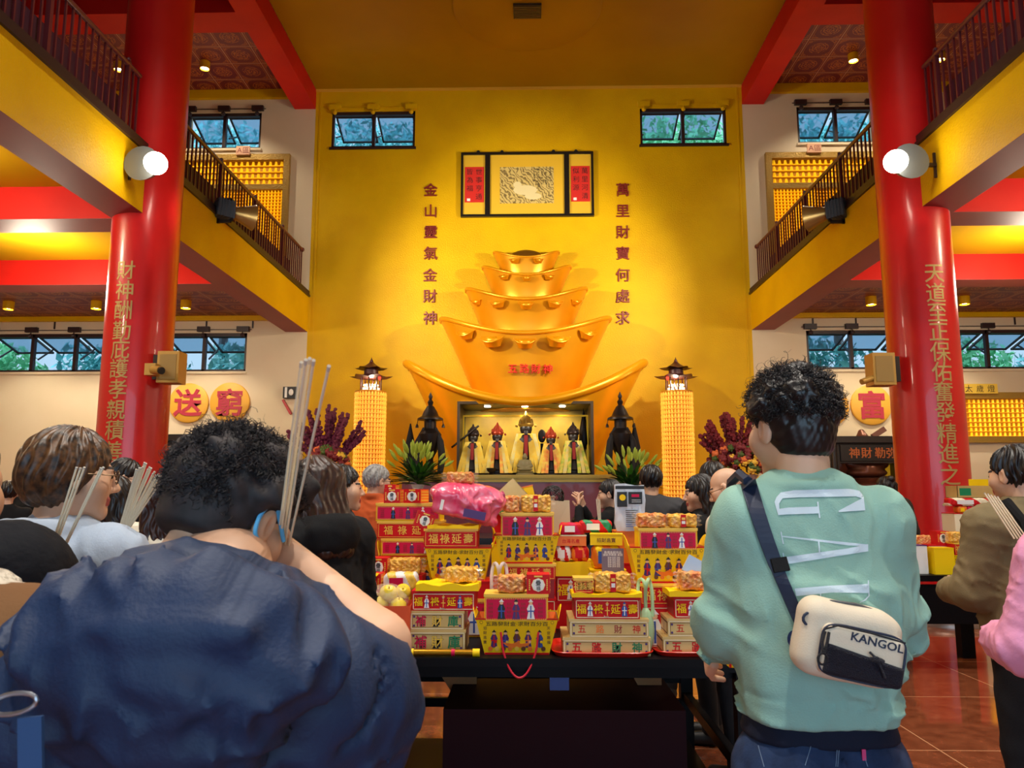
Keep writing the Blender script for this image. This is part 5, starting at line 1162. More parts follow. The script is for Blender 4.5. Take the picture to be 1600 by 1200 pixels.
# second row: left basket with gold character box and the pink bag
stack(3.86, [('mag', 668, 768, 935, 'magenta box hidden under the left yellow basket'), ('cbox', 672, 765, 908, 'red carton under the left yellow basket', dict(cm=RED)), ('basket', 664, 768, 855, 'yellow basket with five printed gods under the pink plastic bag', dict(d=.19)), ('char', 663, 746, 826, 'red box with gold characters under the pink plastic bag', dict(d=.16)), ('slab', 668, 748, 821, 'yellow paper flap under the pink plastic bag', {})])
M_PINK = mat('pink_plastic_film', (232, 36, 92), .22, var=((248, 130, 160), 9), coat=.6, alpha=.9)
c0 = PY(724, 786, 3.95)
def fpk(P):
    x, y, z = P[0], P[1], P[2]
    d = U([rbox(P, (0, 0, -.02), (.15, .11, .055), .03, np.array([[math.cos(.2), 0, math.sin(.2)], [0, 1, 0], [-math.sin(.2), 0, math.cos(.2)]])), ell(P, (-.06, 0, .06), (.11, .1, .05)), ell(P, (.08, 0, .05), (.1, .09, .045)), ell(P, (.17, 0, .0), (.045, .05, .05)), cap(P, (.1, -.02, -.08), (.16, -.03, -.1), .02)], .05)
    return d+fold(P, 55, .016, (1, .3, 1.2), 2)+fold(P, 80, .01, (1, .2, -.7), 5)
V, Fq = surf(fpk, (-.25, -.18, -.16), (.28, .18, .17), .006)
pk = rootobj('pink_plastic_bag', 'knotted pink plastic bag of boxes on top of the left heap', 'bag', c0); arrmesh('bag_film', V, Fq, M_PINK, pk)
b = MB(); b.T = Matrix.Rotation(.2, 4, 'Y'); b.box(-.1, -.125, -.05, -.085, -.12, 0, WHT); b.box(.02, -.125, -.06, .13, -.12, -.02, PUR); b.build('printed_label', K_ALL, pk)
carton(.09, .075, .09, 'tilted small red carton tucked left of the pink bag', (PY(662, 822, 3.9).x, 3.86, PY(662, 824, 3.9).z), rot=(0, .3, .2))
bundle(.14, .06, .1, 'clear wrapped bundle on the very top of the pink bag', (PY(719, 752, 3.95).x, 3.9, PY(719, 756, 3.95).z), m=M_JOSS2, sd=9, band=False)
# centre
stack(3.98, [('figs', 790, 868, 935, 'red figure box at the foot of the centre pile'), ('cbox', 786, 866, 906, 'plain red carton under the centre pile', dict(cm=DKR)), ('char', 788, 868, 881, 'red box directly under the centre yellow basket', dict(d=.18)), ('basket', 772, 874, 835, 'yellow basket with five printed gods in the centre of the heap', dict(d=.18)), ('mag', 783, 865, 801, 'magenta printed box in the centre yellow basket', dict(zb=PY(820, 837, 3.98).z-.01, d=.15)),
    ('bundle', 785, 812, 774, 'clear wrapped bundle on the centre magenta box', dict(stay=True, sd=11, m=M_JOSS2, band=False)), ('bundle', 813, 861, 773, 'golden bundle with a red band on the centre magenta box', dict(sd=12))])
# tall carton & yellow card behind
stack(4.45, [('cbox', 765, 850, 900, 'plain red carton at the back of the heap, lowest', dict(cm=RED)), ('cbox', 768, 848, 850, 'yellow carton at the back of the heap', dict(cm=YEL_)), ('cbox', 770, 846, 800, 'red carton at the back of the heap under the tan one', dict(cm=RED))])
zz = PY(810, 800, 4.45).z
cbox(.2, .13, .12, 'open tan carton tipped on its edge at the top of the heap', (PY(806, 792, 4.45).x, 4.45, zz+.03), TAN, rot=(-.1, -.75, .2), openb=True)
cbox(.09, .15, .05, 'yellow printed card box standing behind the tipped tan carton', (PY(829, 780, 4.5).x, 4.6, zz), YEL_, rot=(0, -.22, 0), word='金', wc=ORG_, stripe=ORG_)
# right of centre: packets
stack(4.1, [('cbox', 868, 960, 940, 'red carton beneath the snack packets', dict(cm=RED)), ('figs', 870, 962, 900, 'red figure box beneath the snack packets'), ('slab', 866, 940, 878, 'yellow folded pouch under the snack packets', dict(m=K_YEL)), ('pack', 866, 893, 853, 'clear packet of white sweets, left of the red one', dict(cols=[WHT, RED, WHT], stay=True)), ('pack', 893, 921, 853, 'red twisted sweet packet in the snack pile', dict(cols=[RED, ORG_, RED])),
    ('cbox', 868, 916, 836, 'orange printed box in the snack pile', dict(cm=ORG_, word='台灣名產', wc=RED, d=.1, stripe=CRM)), ('pack', 874, 914, 817, 'red and pink long packet on the snack pile', dict(cols=[RED, MAG, WHT], stay=True)), ('pack', 906, 957, 813, 'green and red long packet on the snack pile', dict(cols=[GRN_, RED, WHT], zb=PY(930, 833, 4.1).z, stay=True))])
stack(4.0, [('cbox', 922, 978, 890, 'yellow carton behind the grey card', dict(cm=YEL_)), ('pack', 925, 972, 852, 'yellow snack packet behind the grey card', dict(cols=[YEL_, ORG_, BLU])), ('cbox', 922, 972, 834, 'yellow printed box right of the snack pile', dict(cm=YEL_, word='招財進寶', wc=BRN, d=.08, rz=-.12))])
p = PY(958, 900, 3.75); cd_ = rootobj('grey_notice_card', 'purple grey printed notice card propped upright in the heap', 'card', (p.x, 3.75, p.z)); wc_ = .105; hc = PY(958, 857, 3.75).z-p.z
MB().box(-wc_/2, 0, 0, wc_/2, .004, hc).build('card', mat('purple_grey_card', (110, 98, 118), .5), cd_)
k = MB(); k.text('香燭金紙供品', 0, hc*.86, .014, -.001, WHT); k.text('請依序擺放 謝謝', 0, hc*.77, .013, -.001, WHT)
for i in range(6): k.text('財神 參拜 流程', .005, hc*(.67-.065*i), .009, -.001, WHT)
k.build('lettering', K_ALL, cd_)
stack(3.8, [('cbox', 935, 985, 925, 'tan carton holding up the grey notice card', dict(cm=TAN)), ('cbox', 938, 982, 900, 'yellow carton right below the grey notice card', dict(cm=YEL_, d=.1, dy=-.08))])
# beige paper bag with black wire ball
p = PY(876, 818, 4.5); q = PY(877, 782, 4.5); b = MB(); w_ = .058; h = q.z-p.z+.25; zb_ = PY(875, 840, 4.48).z; h = q.z-zb_
b.add([(-w_, 0, 0), (w_, 0, 0), (w_, .12, 0), (-w_, .12, 0), (-w_, -.01, h), (w_*.9, 0, h*.97), (w_, .13, h), (-w_, .13, h)], [(0, 3, 2, 1), (0, 1, 5, 4), (1, 2, 6, 5), (2, 3, 7, 6), (3, 0, 4, 7)])
o = b.build('beige_paper_bag', mat('beige_paper', (216, 196, 160), .6), loc=(p.x, 4.5, zb_)); s_ = o.modifiers.new('s', 'SOLIDIFY'); s_.thickness = .002; tag(o, 'open beige paper bag at the back right of the heap', 'bag')
stack(4.48, [('cbox', 855, 895, 840, 'red carton under the beige paper bag', dict(cm=RED, zb=TZ))]); 
b = MB(); rs = random.Random(5); b_c = (0, 0, 0)
for i in range(14):
    ax_ = Vector((rs.uniform(-1, 1), rs.uniform(-1, 1), rs.uniform(-1, 1))).normalized(); u = ax_.orthogonal().normalized(); v = ax_.cross(u)
    b.tube([(u*math.cos(t*PI/12)+v*math.sin(t*PI/12))*.065 for t in range(24)], .003, 5, closed=True)
wb_ = b.build('wire_ball', K_BLK, smooth=True, loc=(PY(864, 776, 4.56).x, 4.56, PY(864, 776, 4.56).z)); tag(wb_, 'black wire ball basket sitting in the beige paper bag', 'wire basket')
# white printed carrier bag
p = PY(985, 830, 4.4); wb2 = rootobj('printed_carrier_bag', 'white carrier bag with a black print standing at the back of the heap', 'bag', (p.x, 4.4, p.z)); h = PY(985, 757, 4.4).z-p.z; w_ = .085
b = MB(); vs = []; n = 7
for j in range(7):
    z = h*j/6
    for i in range(n): x = (i/(n-1)-.5)*2*w_*(1-.12*(j == 0)+.03*math.sin(j*2)); vs.append((x, .01*math.sin(i*2+j*1.3), z+.006*math.sin(i)*(j == 6)))
m0 = len(vs); vs += [(x*.98, y+.05, z) for x, y, z in vs]; fs = []
for j in range(6):
    for i in range(n-1): a = j*n+i; fs += [(a, a+1, a+n+1, a+n), (m0+a, m0+a+n, m0+a+n+1, m0+a+1)]
    fs += [(j*n, j*n+n, m0+j*n+n, m0+j*n), (j*n+n-1, m0+j*n+n-1, m0+j*n+2*n-1, j*n+2*n-1)]
b.add(vs, fs); b.build('bag_film', mat('white_film', (228, 232, 238), .35, coat=.5), wb2, True)
b = MB(); b.box(-w_*.95, -.016, h*.9, w_*.95, -.012, h*.97, BLK); b.box(-w_*.85, -.016, h*.52, -w_*.2, -.012, h*.84, BLK); b.box(-w_*.1, -.016, h*.58, w_*.8, -.012, h*.84, BLK); circ(b, -w_*.5, h*.72, .018, -.0165, YEL_); b.box(w_*.1, -.018, h*.73, w_*.6, -.016, h*.79, MAG)
for i in range(9): b.box(-w_*.3, -.0165, h*(.1+.042*i), w_*(.3+.3*((i*7) % 3)/3), -.012, h*(.1+.042*i)+.003, BLU if i < 2 else BLK)
b.box(w_*.1, -.018, h*.62, w_*.7, -.016, h*.63, WHT); b.box(w_*.1, -.018, h*.66, w_*.7, -.016, h*.67, WHT); b.build('printed_panel', K_ALL, wb2)
stack(4.4, [('cbox', 960, 1010, 880, 'red carton beneath the white carrier bag', dict(cm=RED)), ('cbox', 962, 1008, 830, 'orange carton right beneath the white carrier bag', dict(cm=ORG_))])
# right basket
stack(3.62, [('figs', 1002, 1088, 945, 'red box under the right yellow basket'), ('char', 1000, 1090, 912, 'red box with gold print right under the right yellow basket', {}), ('basket', 984, 1104, 854, 'yellow basket with five printed gods beside the man in green', dict(d=.19)), ('mag', 998, 1089, 825, 'magenta printed box in the right yellow basket', dict(zb=PY(1040, 857, 3.62).z-.01, d=.15)),
    ('bundle', 997, 1042, 802, 'orange cellophane bundle on the right magenta box, left one', dict(stay=True, sd=14, m=M_JOSS2, band=False)), ('bundle', 1044, 1090, 803, 'golden bundle with a red band on the right magenta box', dict(sd=15))])
o = MB().box(-.05, 0, 0, .05, .02, .075).build('blue_pouch', mat('pale_blue_film', (176, 200, 226), .35, coat=.5), loc=(PY(1082, 900, 3.5).x, 3.5, PY(1082, 899, 3.5).z)); o.rotation_euler = (0, .5, 0); tag(o, 'pale blue pouch leaning on the right yellow basket', 'pouch')
# plastic bag handles
M_GRB = mat('pale_green_film', (190, 230, 180), .25, alpha=.75, coat=.6); M_WHB = mat('milky_film', (236, 226, 226), .25, alpha=.6, coat=.6)
def handles(px0, px1, yt, yb, Y, m, label, name):
    r = rootobj(name, label, 'bag', (PY((px0+px1)/2, yb, Y).x, Y, TZ)); a = PY(px0, yt, Y); c = PY(px1, yb, Y); zt, w2 = a.z-TZ, (c.x-a.x)/2
    for s in (-1, 1):
        b = MB(); pts = [(s*w2*.5+s*w2*.5*math.cos(t)-.0, .02*math.sin(t*2), zt-.06+.06*math.sin(t)) for t in [PI*i/10 for i in range(11)]]
        pts = [(pts[0][0], 0, zt-.16)]+pts+[(pts[-1][0], 0, zt-.16)]; b.tube(pts, .008, 8); b.build('handle', m, r, True)
    b = MB(); b.ball((0, .0, (zt-.12)/2), (w2*1.2, .035, (zt-.12)/2), 14, 10); b.build('bag_film', m, r, True); return r
handles(998, 1022, 905, 1000, 3.38+.12, M_GRB, 'pale green plastic bag with loop handles between the two trays', 'green_plastic_bag')
handles(768, 792, 880, 960, 3.66, M_WHB, 'milky plastic bag with loop handles behind the front basket', 'white_plastic_bag')
# ---------------- right table
RZ_ = .80; a = PY(1405, 890, 6.75); c = PY(1552, 890, 6.75)
rt = rootobj('offering_table', 'glossy black offering table on the right in front of the column', 'table', ((a.x+c.x)/2, 6.7, 0)); W3 = (c.x-a.x)/2+.15
MB().box(-W3, 0, RZ_-.05, W3, .75, RZ_).build('tabletop', M_TABLE, rt); MB().box(-W3+.04, .03, RZ_-.4, W3-.04, .07, RZ_-.08).build('apron', M_TABLE, rt)
for sx in (-1, 1):
    for y in (.05, .63): MB().box(sx*(W3-.09)-.06, y, 0, sx*(W3-.09)+.06, y+.1, RZ_-.05).build('leg', M_TABLE, rt)
YR = 6.78
def rst(Y, items): stack(Y, items, RZ_, .22)
rst(YR+.25, [('cbox', 1425, 1465, 862, 'dark red box at the left end of the right table', dict(cm=DKR)), ('bundle', 1428, 1461, 836, 'wrapped bundle at the left end of the right table', dict(sd=21, m=M_JOSS2, band=False))])
rst(YR+.05, [('cbox', 1430, 1448, 852, 'small white box at the left end of the right table', dict(cm=WHT, stripe=PUR))])
rst(YR, [('cbox', 1459, 1490, 856, 'bright yellow upright box with a round seal on the right table', dict(cm=YEL_, wc=BRN, d=.12))])
rst(YR+.15, [('figs', 1450, 1488, 851, 'red box behind the yellow upright one on the right table'), ('carton', 1463, 1483, 830, 'small red carton on the right table', {})])
rst(YR+.02, [('basket', 1489, 1528, 866, 'small looking yellow basket on the right table beside the olive jacket', dict(d=.2)), ('char', 1491, 1527, 848, 'red box in the yellow basket on the right table', dict(d=.18)), ('bundle', 1484, 1521, 831, 'wrapped bundle on the red box of the right table', dict(sd=22))])
rst(YR+.38, [('cbox', 1492, 1530, 860, 'dark red carton low at the back of the right table', dict(cm=DKR)), ('cbox', 1491, 1531, 802, 'cream gift box with a red side on the right table', dict(cm=CRM, stripe=RED, word='禮', wc=RED)), ('pack', 1497, 1512, 791, 'orange packet on the cream gift box', dict(cols=[ORG_, ORG_, YEL_], stay=True)), ('pack', 1512, 1540, 791, 'red sweet packet on the cream gift box', dict(cols=[RED, MAG, WHT])), ('pack', 1482, 1546, 778, 'long striped packet on top of the sweet packets', dict(cols=[CRM, RED, WHT])),
    ('cbox', 1495, 1566, 759, 'open tan carton topmost on the right table', dict(cm=TAN, d=.2, openb=True, dy=.02))])
for px, w_ in ((1522, 'left'), (1537, 'right')):
    p = PY(px, 759, YR+.5); tag(MB().box(-.045, 0, -.05, .045, .006, .06).build('yellow_talisman_paper', K_YEL, loc=(p.x, YR+.5, p.z)), 'yellow paper sticking up from the open tan carton, %s one' % w_, 'paper')

p = PY(1150, 1042, 2.21); o = rootobj('yellow_paper_carrier', 'narrow yellow paper carrier with red edges in the sweatshirt man\'s left hand', 'carrier', (p.x, 2.2, p.z))
MB().box(-.02, 0, 0, .02, .1, .11, YEL_).build('carrier_body', K_ALL, o); b = MB(); b.box(-.021, -.002, 0, -.015, .0, .11, RED); b.box(-.002, -.002, 0, .006, 0, .11, RED); b.build('red_stripe', K_ALL, o)
# ================= people
def hairmat(n, rgb, rgb2, rough=.38):
    return mat(n, rgb, rough, spec=.5, var=(rgb2, 60))
H_BLK = hairmat('hair_black', (16, 13, 15), (26, 20, 22)); H_BRN = hairmat('hair_dark_brown', (40, 24, 20), (60, 34, 26)); H_HI = hairmat('hair_brown_highlights', (30, 20, 18), (104, 70, 42)); H_GRY = hairmat('hair_grey', (120, 116, 112), (170, 168, 164), .5)
S_A = mat('skin_light', (220, 176, 146), .5, var=((208, 160, 128), 9)); S_LIP = mat('lips', (176, 84, 76), .45); S_BROW = mat('eyebrow', (44, 30, 26), .7); S_EYE = mat('eye_dark', (24, 16, 14), .25)
def cloth(n, rgb, rgb2=None, rough=.85, bump=(220, .12), vs=3): return mat(n, rgb, rough, bump=bump, var=(rgb2 or tuple(int(c*.9) for c in rgb), vs), spec=.25)
C_JEAN = cloth('denim', (24, 38, 66), (40, 58, 92), vs=14); C_BLK = cloth('black_cloth_wear', (20, 20, 23)); C_TRS = cloth('dark_trousers', (26, 26, 30)); C_SHOE = mat('white_shoe', (224, 222, 218), .5); C_SHOEB = mat('black_shoe', (22, 22, 24), .5)
def head_sdf(P, det=1):
    x, y, z = P
    d = U([ell(P, (0, -.015, .03), (.074, .094, .088)), ell(P, (0, .025, -.045), (.056, .062, .062)), cap(P, (0, .068, -.092), (0, .07, -.094), .021), cap(P, (-.04, .045, -.02), (.04, .045, -.02), .035)], .03)
    d = smin(d, cap(P, (-.032, .078, .022), (.032, .078, .022), .011), .014)
    d = smax(d, -ell(P, (.031, .096, .006), (.017, .014, .011)), .008); d = smax(d, -ell(P, (-.031, .096, .006), (.017, .014, .011)), .008)
    d = smin(d, cap(P, (0, .086, .012), (0, .106, -.026), .007, .0105), .009)
    d = smin(d, cap(P, (-.011, .095, -.032), (.011, .095, -.032), .0065), .008)
    d = smin(d, ell(P, (.031, .078, .005), (.0125, .0125, .0115)), .003); d = smin(d, ell(P, (-.031, .078, .005), (.0125, .0125, .0115)), .003)
    d = smin(d, cap(P, (-.017, .087, -.056), (.017, .087, -.056), .0062), .005); d = smin(d, cap(P, (-.013, .086, -.067), (.013, .086, -.067), .0068), .005)
    for s in (-1, 1):
        e = smax(ell(P, (s*.079, -.006, -.002), (.011, .021, .033)), -ell(P, (s*.088, .002, 0), (.007, .011, .018)), .004); d = smin(d, e, .006)
    return smin(d, cap(P, (0, -.02, -.05), (0, -.03, -.115), .052, .054), .03)
def hand_chain(P, s):      # hand pointing along +z from the wrist at 0, palm towards +y, thumb on side s
    d = rbox(P, (0, 0, .05), (.04, .014, .045), .013)
    for i, (x, L) in enumerate(((-.03, .062), (-.01, .076), (.01, .07), (.029, .054))):
        x *= -s; a = (x, 0, .09); b = (x*1.08, .012, .09+L*.5); c = (x*1.05, .042, .09+L*.82); d = smin(d, cap(P, a, b, .0095, .0088), .006); d = smin(d, cap(P, b, c, .0088, .0075), .004)
    d = smin(d, cap(P, (s*.03, .004, .02), (s*.055, .022, .055), .012, .0105), .01); return smin(d, cap(P, (s*.055, .022, .055), (s*.052, .04, .085), .0105, .0085), .005)
_HG = {}
def head_geo(res):
    if res not in _HG:
        V, Fq = surf(lambda P: head_sdf(P), (-.11, -.14, -.19), (.11, .135, .14), res); c = V[Fq].mean(1); mi = np.zeros(len(Fq), int)
        mi[(np.abs(c[:, 0]) < .026) & (c[:, 1] > .083) & (c[:, 2] < -.049) & (c[:, 2] > -.074)] = 1
        mi[(np.abs(np.abs(c[:, 0])-.034) < .02) & (c[:, 1] > .06) & (c[:, 2] > .023) & (c[:, 2] < .033)] = 2
        e = np.abs(np.abs(c[:, 0])-.031); mi[(e < .011) & (c[:, 1] > .083) & (np.abs(c[:, 2]-.005) < .0055)] = 3
        _HG[res] = (V, Fq, mi)
    return _HG[res]
def hair_geo(style, res, seed=0, amp=.006):
    cut = style
    def f(P):
        x, y, z = P
        d = ell(P, (0, -.022, .034), (.089, .106, .1)); 
        if style == 'bob': d = smin(d, ell(P, (0, -.045, .0), (.095, .09, .1)), .03)
        if style in ('long', 'longbun'):
            d = U([d, cap(P, (.07, -.02, .02), (.085, -.03, -.2), .03, .035), cap(P, (-.07, -.02, .02), (-.085, -.03, -.2), .03, .035), rbox(P, (0, -.085, -.12), (.09, .038, .19), .035)], .035)
        face = ell(P, (0, .11, -.045), (.074, .1, .1)); d = smax(d, -face, .01)
        if style in ('short', 'curly', 'crop', 'bob'):
            lo = {'short': -.055, 'curly': -.05, 'crop': -.05, 'bob': -.085}[style]; d = smax(d, (lo-z)+np.maximum(y+.03, 0)*1.1, .012)
            if style != 'bob':
                for s in (-1, 1): d = smax(d, -ell(P, (s*.09, .012, -.02), (.03, .034, .045)), .006)
        th = np.arctan2(x, -y-.0); d = d+amp*(np.sin(th*26+seed+np.sin(z*40+seed)*2)*.5+np.sin(th*11-z*60+seed)*.5)*(1 if style != 'curly' else .6)
        if style == 'curly': d = d+.007*np.sin(x*95+seed)*np.sin(y*90)*np.sin(z*100)
        if style == 'longbun': d = smin(d, ell(P, (0, -.1, .1), (.045, .045, .04)), .01)
        return d
    return surf(f, (-.14, -.17, -.36 if style in ('long', 'longbun') else -.16), (.14, .13, .17), res)
def strands(Rm, T, rad, cen, n, L, curl, rw, seed, region, down=.6, back=0.0, m=None, name='hair_strands', parent=None, jit=.004):
    """curly locks rooted on the scalp; all arrays in head space then transformed"""
    rs = np.random.RandomState(seed); d = rs.normal(size=(n*3, 3)); d /= np.linalg.norm(d, axis=1)[:, None]; d = d[region(d)][:n]; n = len(d); K = 9
    p = d*np.array(rad)+np.array(cen); dirn = np.array([0, back, -down]); up = np.array([0, 0, 1.0])
    t = dirn-d*(d @ dirn)[:, None]; t = t+rs.normal(size=(n, 3))*.35; ln = np.linalg.norm(t, axis=1)[:, None]; t = t/np.maximum(ln, 1e-3)
    o = d*.55+t; o /= np.linalg.norm(o, axis=1)[:, None]; b = np.cross(d, t); b /= np.maximum(np.linalg.norm(b, axis=1)[:, None], 1e-3)
    LL = L*rs.uniform(.6, 1.3, (n, 1)); ph = rs.uniform(0, 6.28, (n, 1)); fr = rs.uniform(1.0, 1.9, (n, 1)); path = []
    for k in range(K):
        u = k/(K-1); c = p+(d*(.25*u*(1-u)*2.2)+t*u*.9)*LL+ (np.cos(ph+fr*6.28*u)*b+np.sin(ph+fr*6.28*u)*d*.8)*curl*min(1, u*2); path.append(c)
    path = np.stack(path, 1); tan = np.gradient(path, axis=1); tan /= np.maximum(np.linalg.norm(tan, axis=2)[..., None], 1e-6)
    u1 = np.cross(tan, np.array([.3, .9, .2])); u1 /= np.maximum(np.linalg.norm(u1, axis=2)[..., None], 1e-6); u2 = np.cross(tan, u1); w_ = rw*(1-.75*np.linspace(0, 1, K)**2)[None, :, None]
    ring_ = np.stack([path+(u1*math.cos(a)+u2*math.sin(a))*w_ for a in (0, 2.094, 4.188)], 2); V = ring_.reshape(-1, 3); Fs = []
    base = (np.arange(n)*K*3)[:, None]; 
    for k in range(K-1):
        for j in range(3): Fs.append(base+np.array([[k*3+j, k*3+(j+1) % 3, k*3+3+(j+1) % 3, k*3+3+j]]))
    Fs = np.concatenate(Fs); V = V @ Rm.T+T; return V, Fs
def rotm(yaw, pitch=0, roll=0): return np.array((Matrix.Rotation(yaw, 3, 'Z') @ Matrix.Rotation(pitch, 3, 'X') @ Matrix.Rotation(roll, 3, 'Y')))
def glasses(parent, Rm, T, rimm):
    b = MB(); 
    for s in (-1, 1):
        b.tube([(s*.033+.022*math.cos(2*PI*i/14), .1, .004+.018*math.sin(2*PI*i/14)) for i in range(14)], .0018, 5, closed=True); b.tube([(s*.055, .1, .008), (s*.08, .06, .008), (s*.084, -.0, .006)], .0018, 5)
    b.tube([(-.011, .1, .008), (.011, .1, .008)], .0018, 5); b.v = [tuple(Rm @ np.array(v)+T) for v in b.v]; b.build('glasses', rimm, parent, True)
def person(label, x, y, yaw, h, top, trousers=C_TRS, hair='short', hm=H_BLK, head=(0, 0, 0), arms='down', res=.014, hres=.005, hem=.86, fat=0., lean=0., glass=None, collar='crew', shoe=C_SHOEB, skin=S_A, wrin=.006, amp=.006, hood=None, seed=1, torso=1., extra=None, hand=True):
    r = rootobj('person', label, 'person', (x, y, 0), math.radians(yaw)); s = h/1.74; r.scale = (s, s, s)
    ly = math.tan(lean)*.5; NK = np.array([0, ly-.015, 1.49]); HC = np.array([0, ly+.012, 1.615])
    SH = [np.array([q*.175*torso, ly*.9-.01, 1.40]) for q in (-1, 1)]
    P_ = {'down': ((.255, -.03, 1.12), (.25, .08, .88)), 'pray': ((.23, .13, 1.13), (.06, .33, 1.33)), 'hold': ((.25, .04, 1.13), (.13, .3, 1.1)), 'face': ((.2, .22, 1.2), (.05, .3, 1.5))}
    A = []
    for i, q in enumerate((-1, 1)):
        e, w_ = P_[arms[i] if isinstance(arms, (tuple, list)) else arms]; A.append((np.array([q*e[0], e[1]+ly*.6, e[2]]), np.array([q*w_[0], w_[1]+ly*.9, w_[2]])))
    # skin body
    def fb(P):
        L = [cap(P, (0, 0, .95), (0, ly*.8, 1.34), .10, .09), cap(P, SH[0], SH[1], .05), cap(P, (0, ly, 1.36), (0, ly-.012, 1.53), .055, .05)]
        for i in (0, 1): q = (-1, 1)[i]; L += [cap(P, (q*.09, 0, .92), (q*.1, .01, .5), .085, .055), cap(P, (q*.1, .01, .5), (q*.1, -.02, .09), .055, .038), cap(P, (q*.1, -.02, .05), (q*.11, .12, .035), .035, .03)]
        d = U(L, .04)
        for i in (0, 1): d = smin(d, U([cap(P, SH[i], A[i][0], .047, .038), cap(P, A[i][0], A[i][1], .038, .026)], .01), .015)
        return d
    V, Fq = surf(fb, (-.4, -.2, 0), (.4, .5+ly, 1.6), max(res, .012)); hV, hF, hmi = head_geo(hres); R_ = rotm(*[math.radians(a) for a in head])
    piv = np.array([0, -.03, -.1]); T = HC+piv*0; hv = (hV-piv) @ R_.T+piv+HC
    Vs = [V, hv]; Fs = [Fq, hF+len(V)]; mi = [np.zeros(len(Fq), int), hmi]; off = len(V)+len(hv)
    if hand:
        gV, gF = surf(lambda P: hand_chain(P, 1), (-.07, -.04, -.03), (.09, .08, .2), .004)
        for i in (0, 1):
            dv = Vector(A[i][1]-A[i][0]).normalized(); q = dv.to_track_quat('Z', 'X'); M = np.array(q.to_matrix()); 
            if i == 0: M = M @ np.diag([1, 1, 1])
            g = gV.copy(); g[:, 0] *= (1 if i == 0 else -1); v = g @ M.T+A[i][1]; f = gF if i == 0 else gF[:, ::-1]; Vs.append(v); Fs.append(f+off); mi.append(np.zeros(len(f), int)); off += len(v)
    arrmesh('body', np.concatenate(Vs), np.concatenate(Fs), [skin, S_LIP, S_BROW, S_EYE], r, np.concatenate(mi))
    T2 = HC+piv-R_ @ piv
    if hair:
        gv, gf = hair_geo(hair, hres, seed, amp); arrmesh('hair', gv @ R_.T+T2, gf, hm, r)
    if glass: glasses(r, R_, T2, glass)
    f_ = fat
    def ft(P):
        L = [cap(P, SH[0]-np.array([0, 0, .01]), SH[1]-np.array([0, 0, .01]), .068+f_), ell(P, (0, ly*.6, 1.22), (.19*torso+f_, .125+f_, .27)), ell(P, (0, 0, 1.0), (.175*torso+f_, .125+f_, .26)), cap(P, (0, ly, 1.38), (0, ly-.01, 1.45), .085, .066)]
        d = U(L, .07)
        for i in (0, 1): d = smin(d, U([cap(P, SH[i], A[i][0], .066+f_*.8, .056+f_*.8), cap(P, A[i][0], A[i][0]+(A[i][1]-A[i][0])*.93, .056+f_*.8, .04+f_*.6)], .015), .03)
        d = d+wr(P, 26, wrin*.8, seed, (1, 1, .8))+fold(P, 60, wrin*2.0, (.5, .3, 1), seed)+fold(P, 60, wrin*1.6, (-.9, .3, 1), seed+5); d = smax(d, hem-P[2], .012)
        if collar in ('crew', 'high'): d = smin(d, ring(P, (0, ly-.012, 1.475+(.03 if collar == 'high' else 0)), .068, .012 if collar == 'crew' else .022), .01)
        if collar == 'fleece': d = smin(d, ring(P, (0, ly-.02, 1.47), .115, .035)+.004*np.sin(P[0]*150)*np.sin(P[1]*140)*np.sin(P[2]*150), .01)
        if hood: d = smin(d, U([ell(P, (0, ly-.115, 1.42), (.13, .06, .085)), ring(P, (0, ly-.03, 1.475), .095, .022)], .03)+wr(P, 40, .006, 3), .015)
        return d
    V, Fq = surf(ft, (-.45, -.3, hem-.03), (.45, .5+ly, 1.6), res); mm = [top]; o = None
    if collar == 'fleece': mm = [top, mat('white_fleece', (232, 222, 204), .9, bump=(120, 1))]; c = V[Fq].mean(1); rr = np.hypot(c[:, 0], c[:, 1]-ly+.02); mi = ((c[:, 2] > 1.43) & (rr < .16)).astype(int); o = arrmesh('jacket', V, Fq, mm, r, mi)
    else: o = arrmesh('top', V, Fq, mm, r)
    def fp(P):
        L = [ell(P, (0, 0, .93), (.165, .12, .13))]
        for q in (-1, 1): L += [cap(P, (q*.088, 0, .88), (q*.1, .012, .5), .1, .07), cap(P, (q*.1, .012, .5), (q*.1, -.02, .1), .07, .056)]
        d = U(L, .025)+wr(P, 20, .005, 2); return smax(smax(d, .06-P[2], .008), P[2]-1.0, .01)
    V, Fq = surf(fp, (-.25, -.2, .04), (.25, .2, 1.03), max(res, .012)); arrmesh('trousers', V, Fq, trousers, r)
    for q in (-1, 1):
        def fs(P): return smax(U([cap(P, (q*.1, -.03, .05), (q*.115, .13, .035), .048, .04), cap(P, (q*.1, -.03, .05), (q*.1, -.03, .1), .045)], .02), -P[2]+.001, .004)
        V, Fq = surf(fs, (q*.1-.08, -.12, -.02), (q*.1+.1, .2, .17), .012); arrmesh('shoe', V, Fq, shoe, r)
    if extra: extra(r, R_, T2, HC, A, s)
    return r
def at(px, pytop, Y, dz=0): p = PY(px, pytop, Y); return p.x, Y, p.z+dz
M_STICK = mat('incense_stick_tan', (240, 226, 196), .7); M_STICKT = mat('incense_tip_grey', (206, 196, 184), .8)
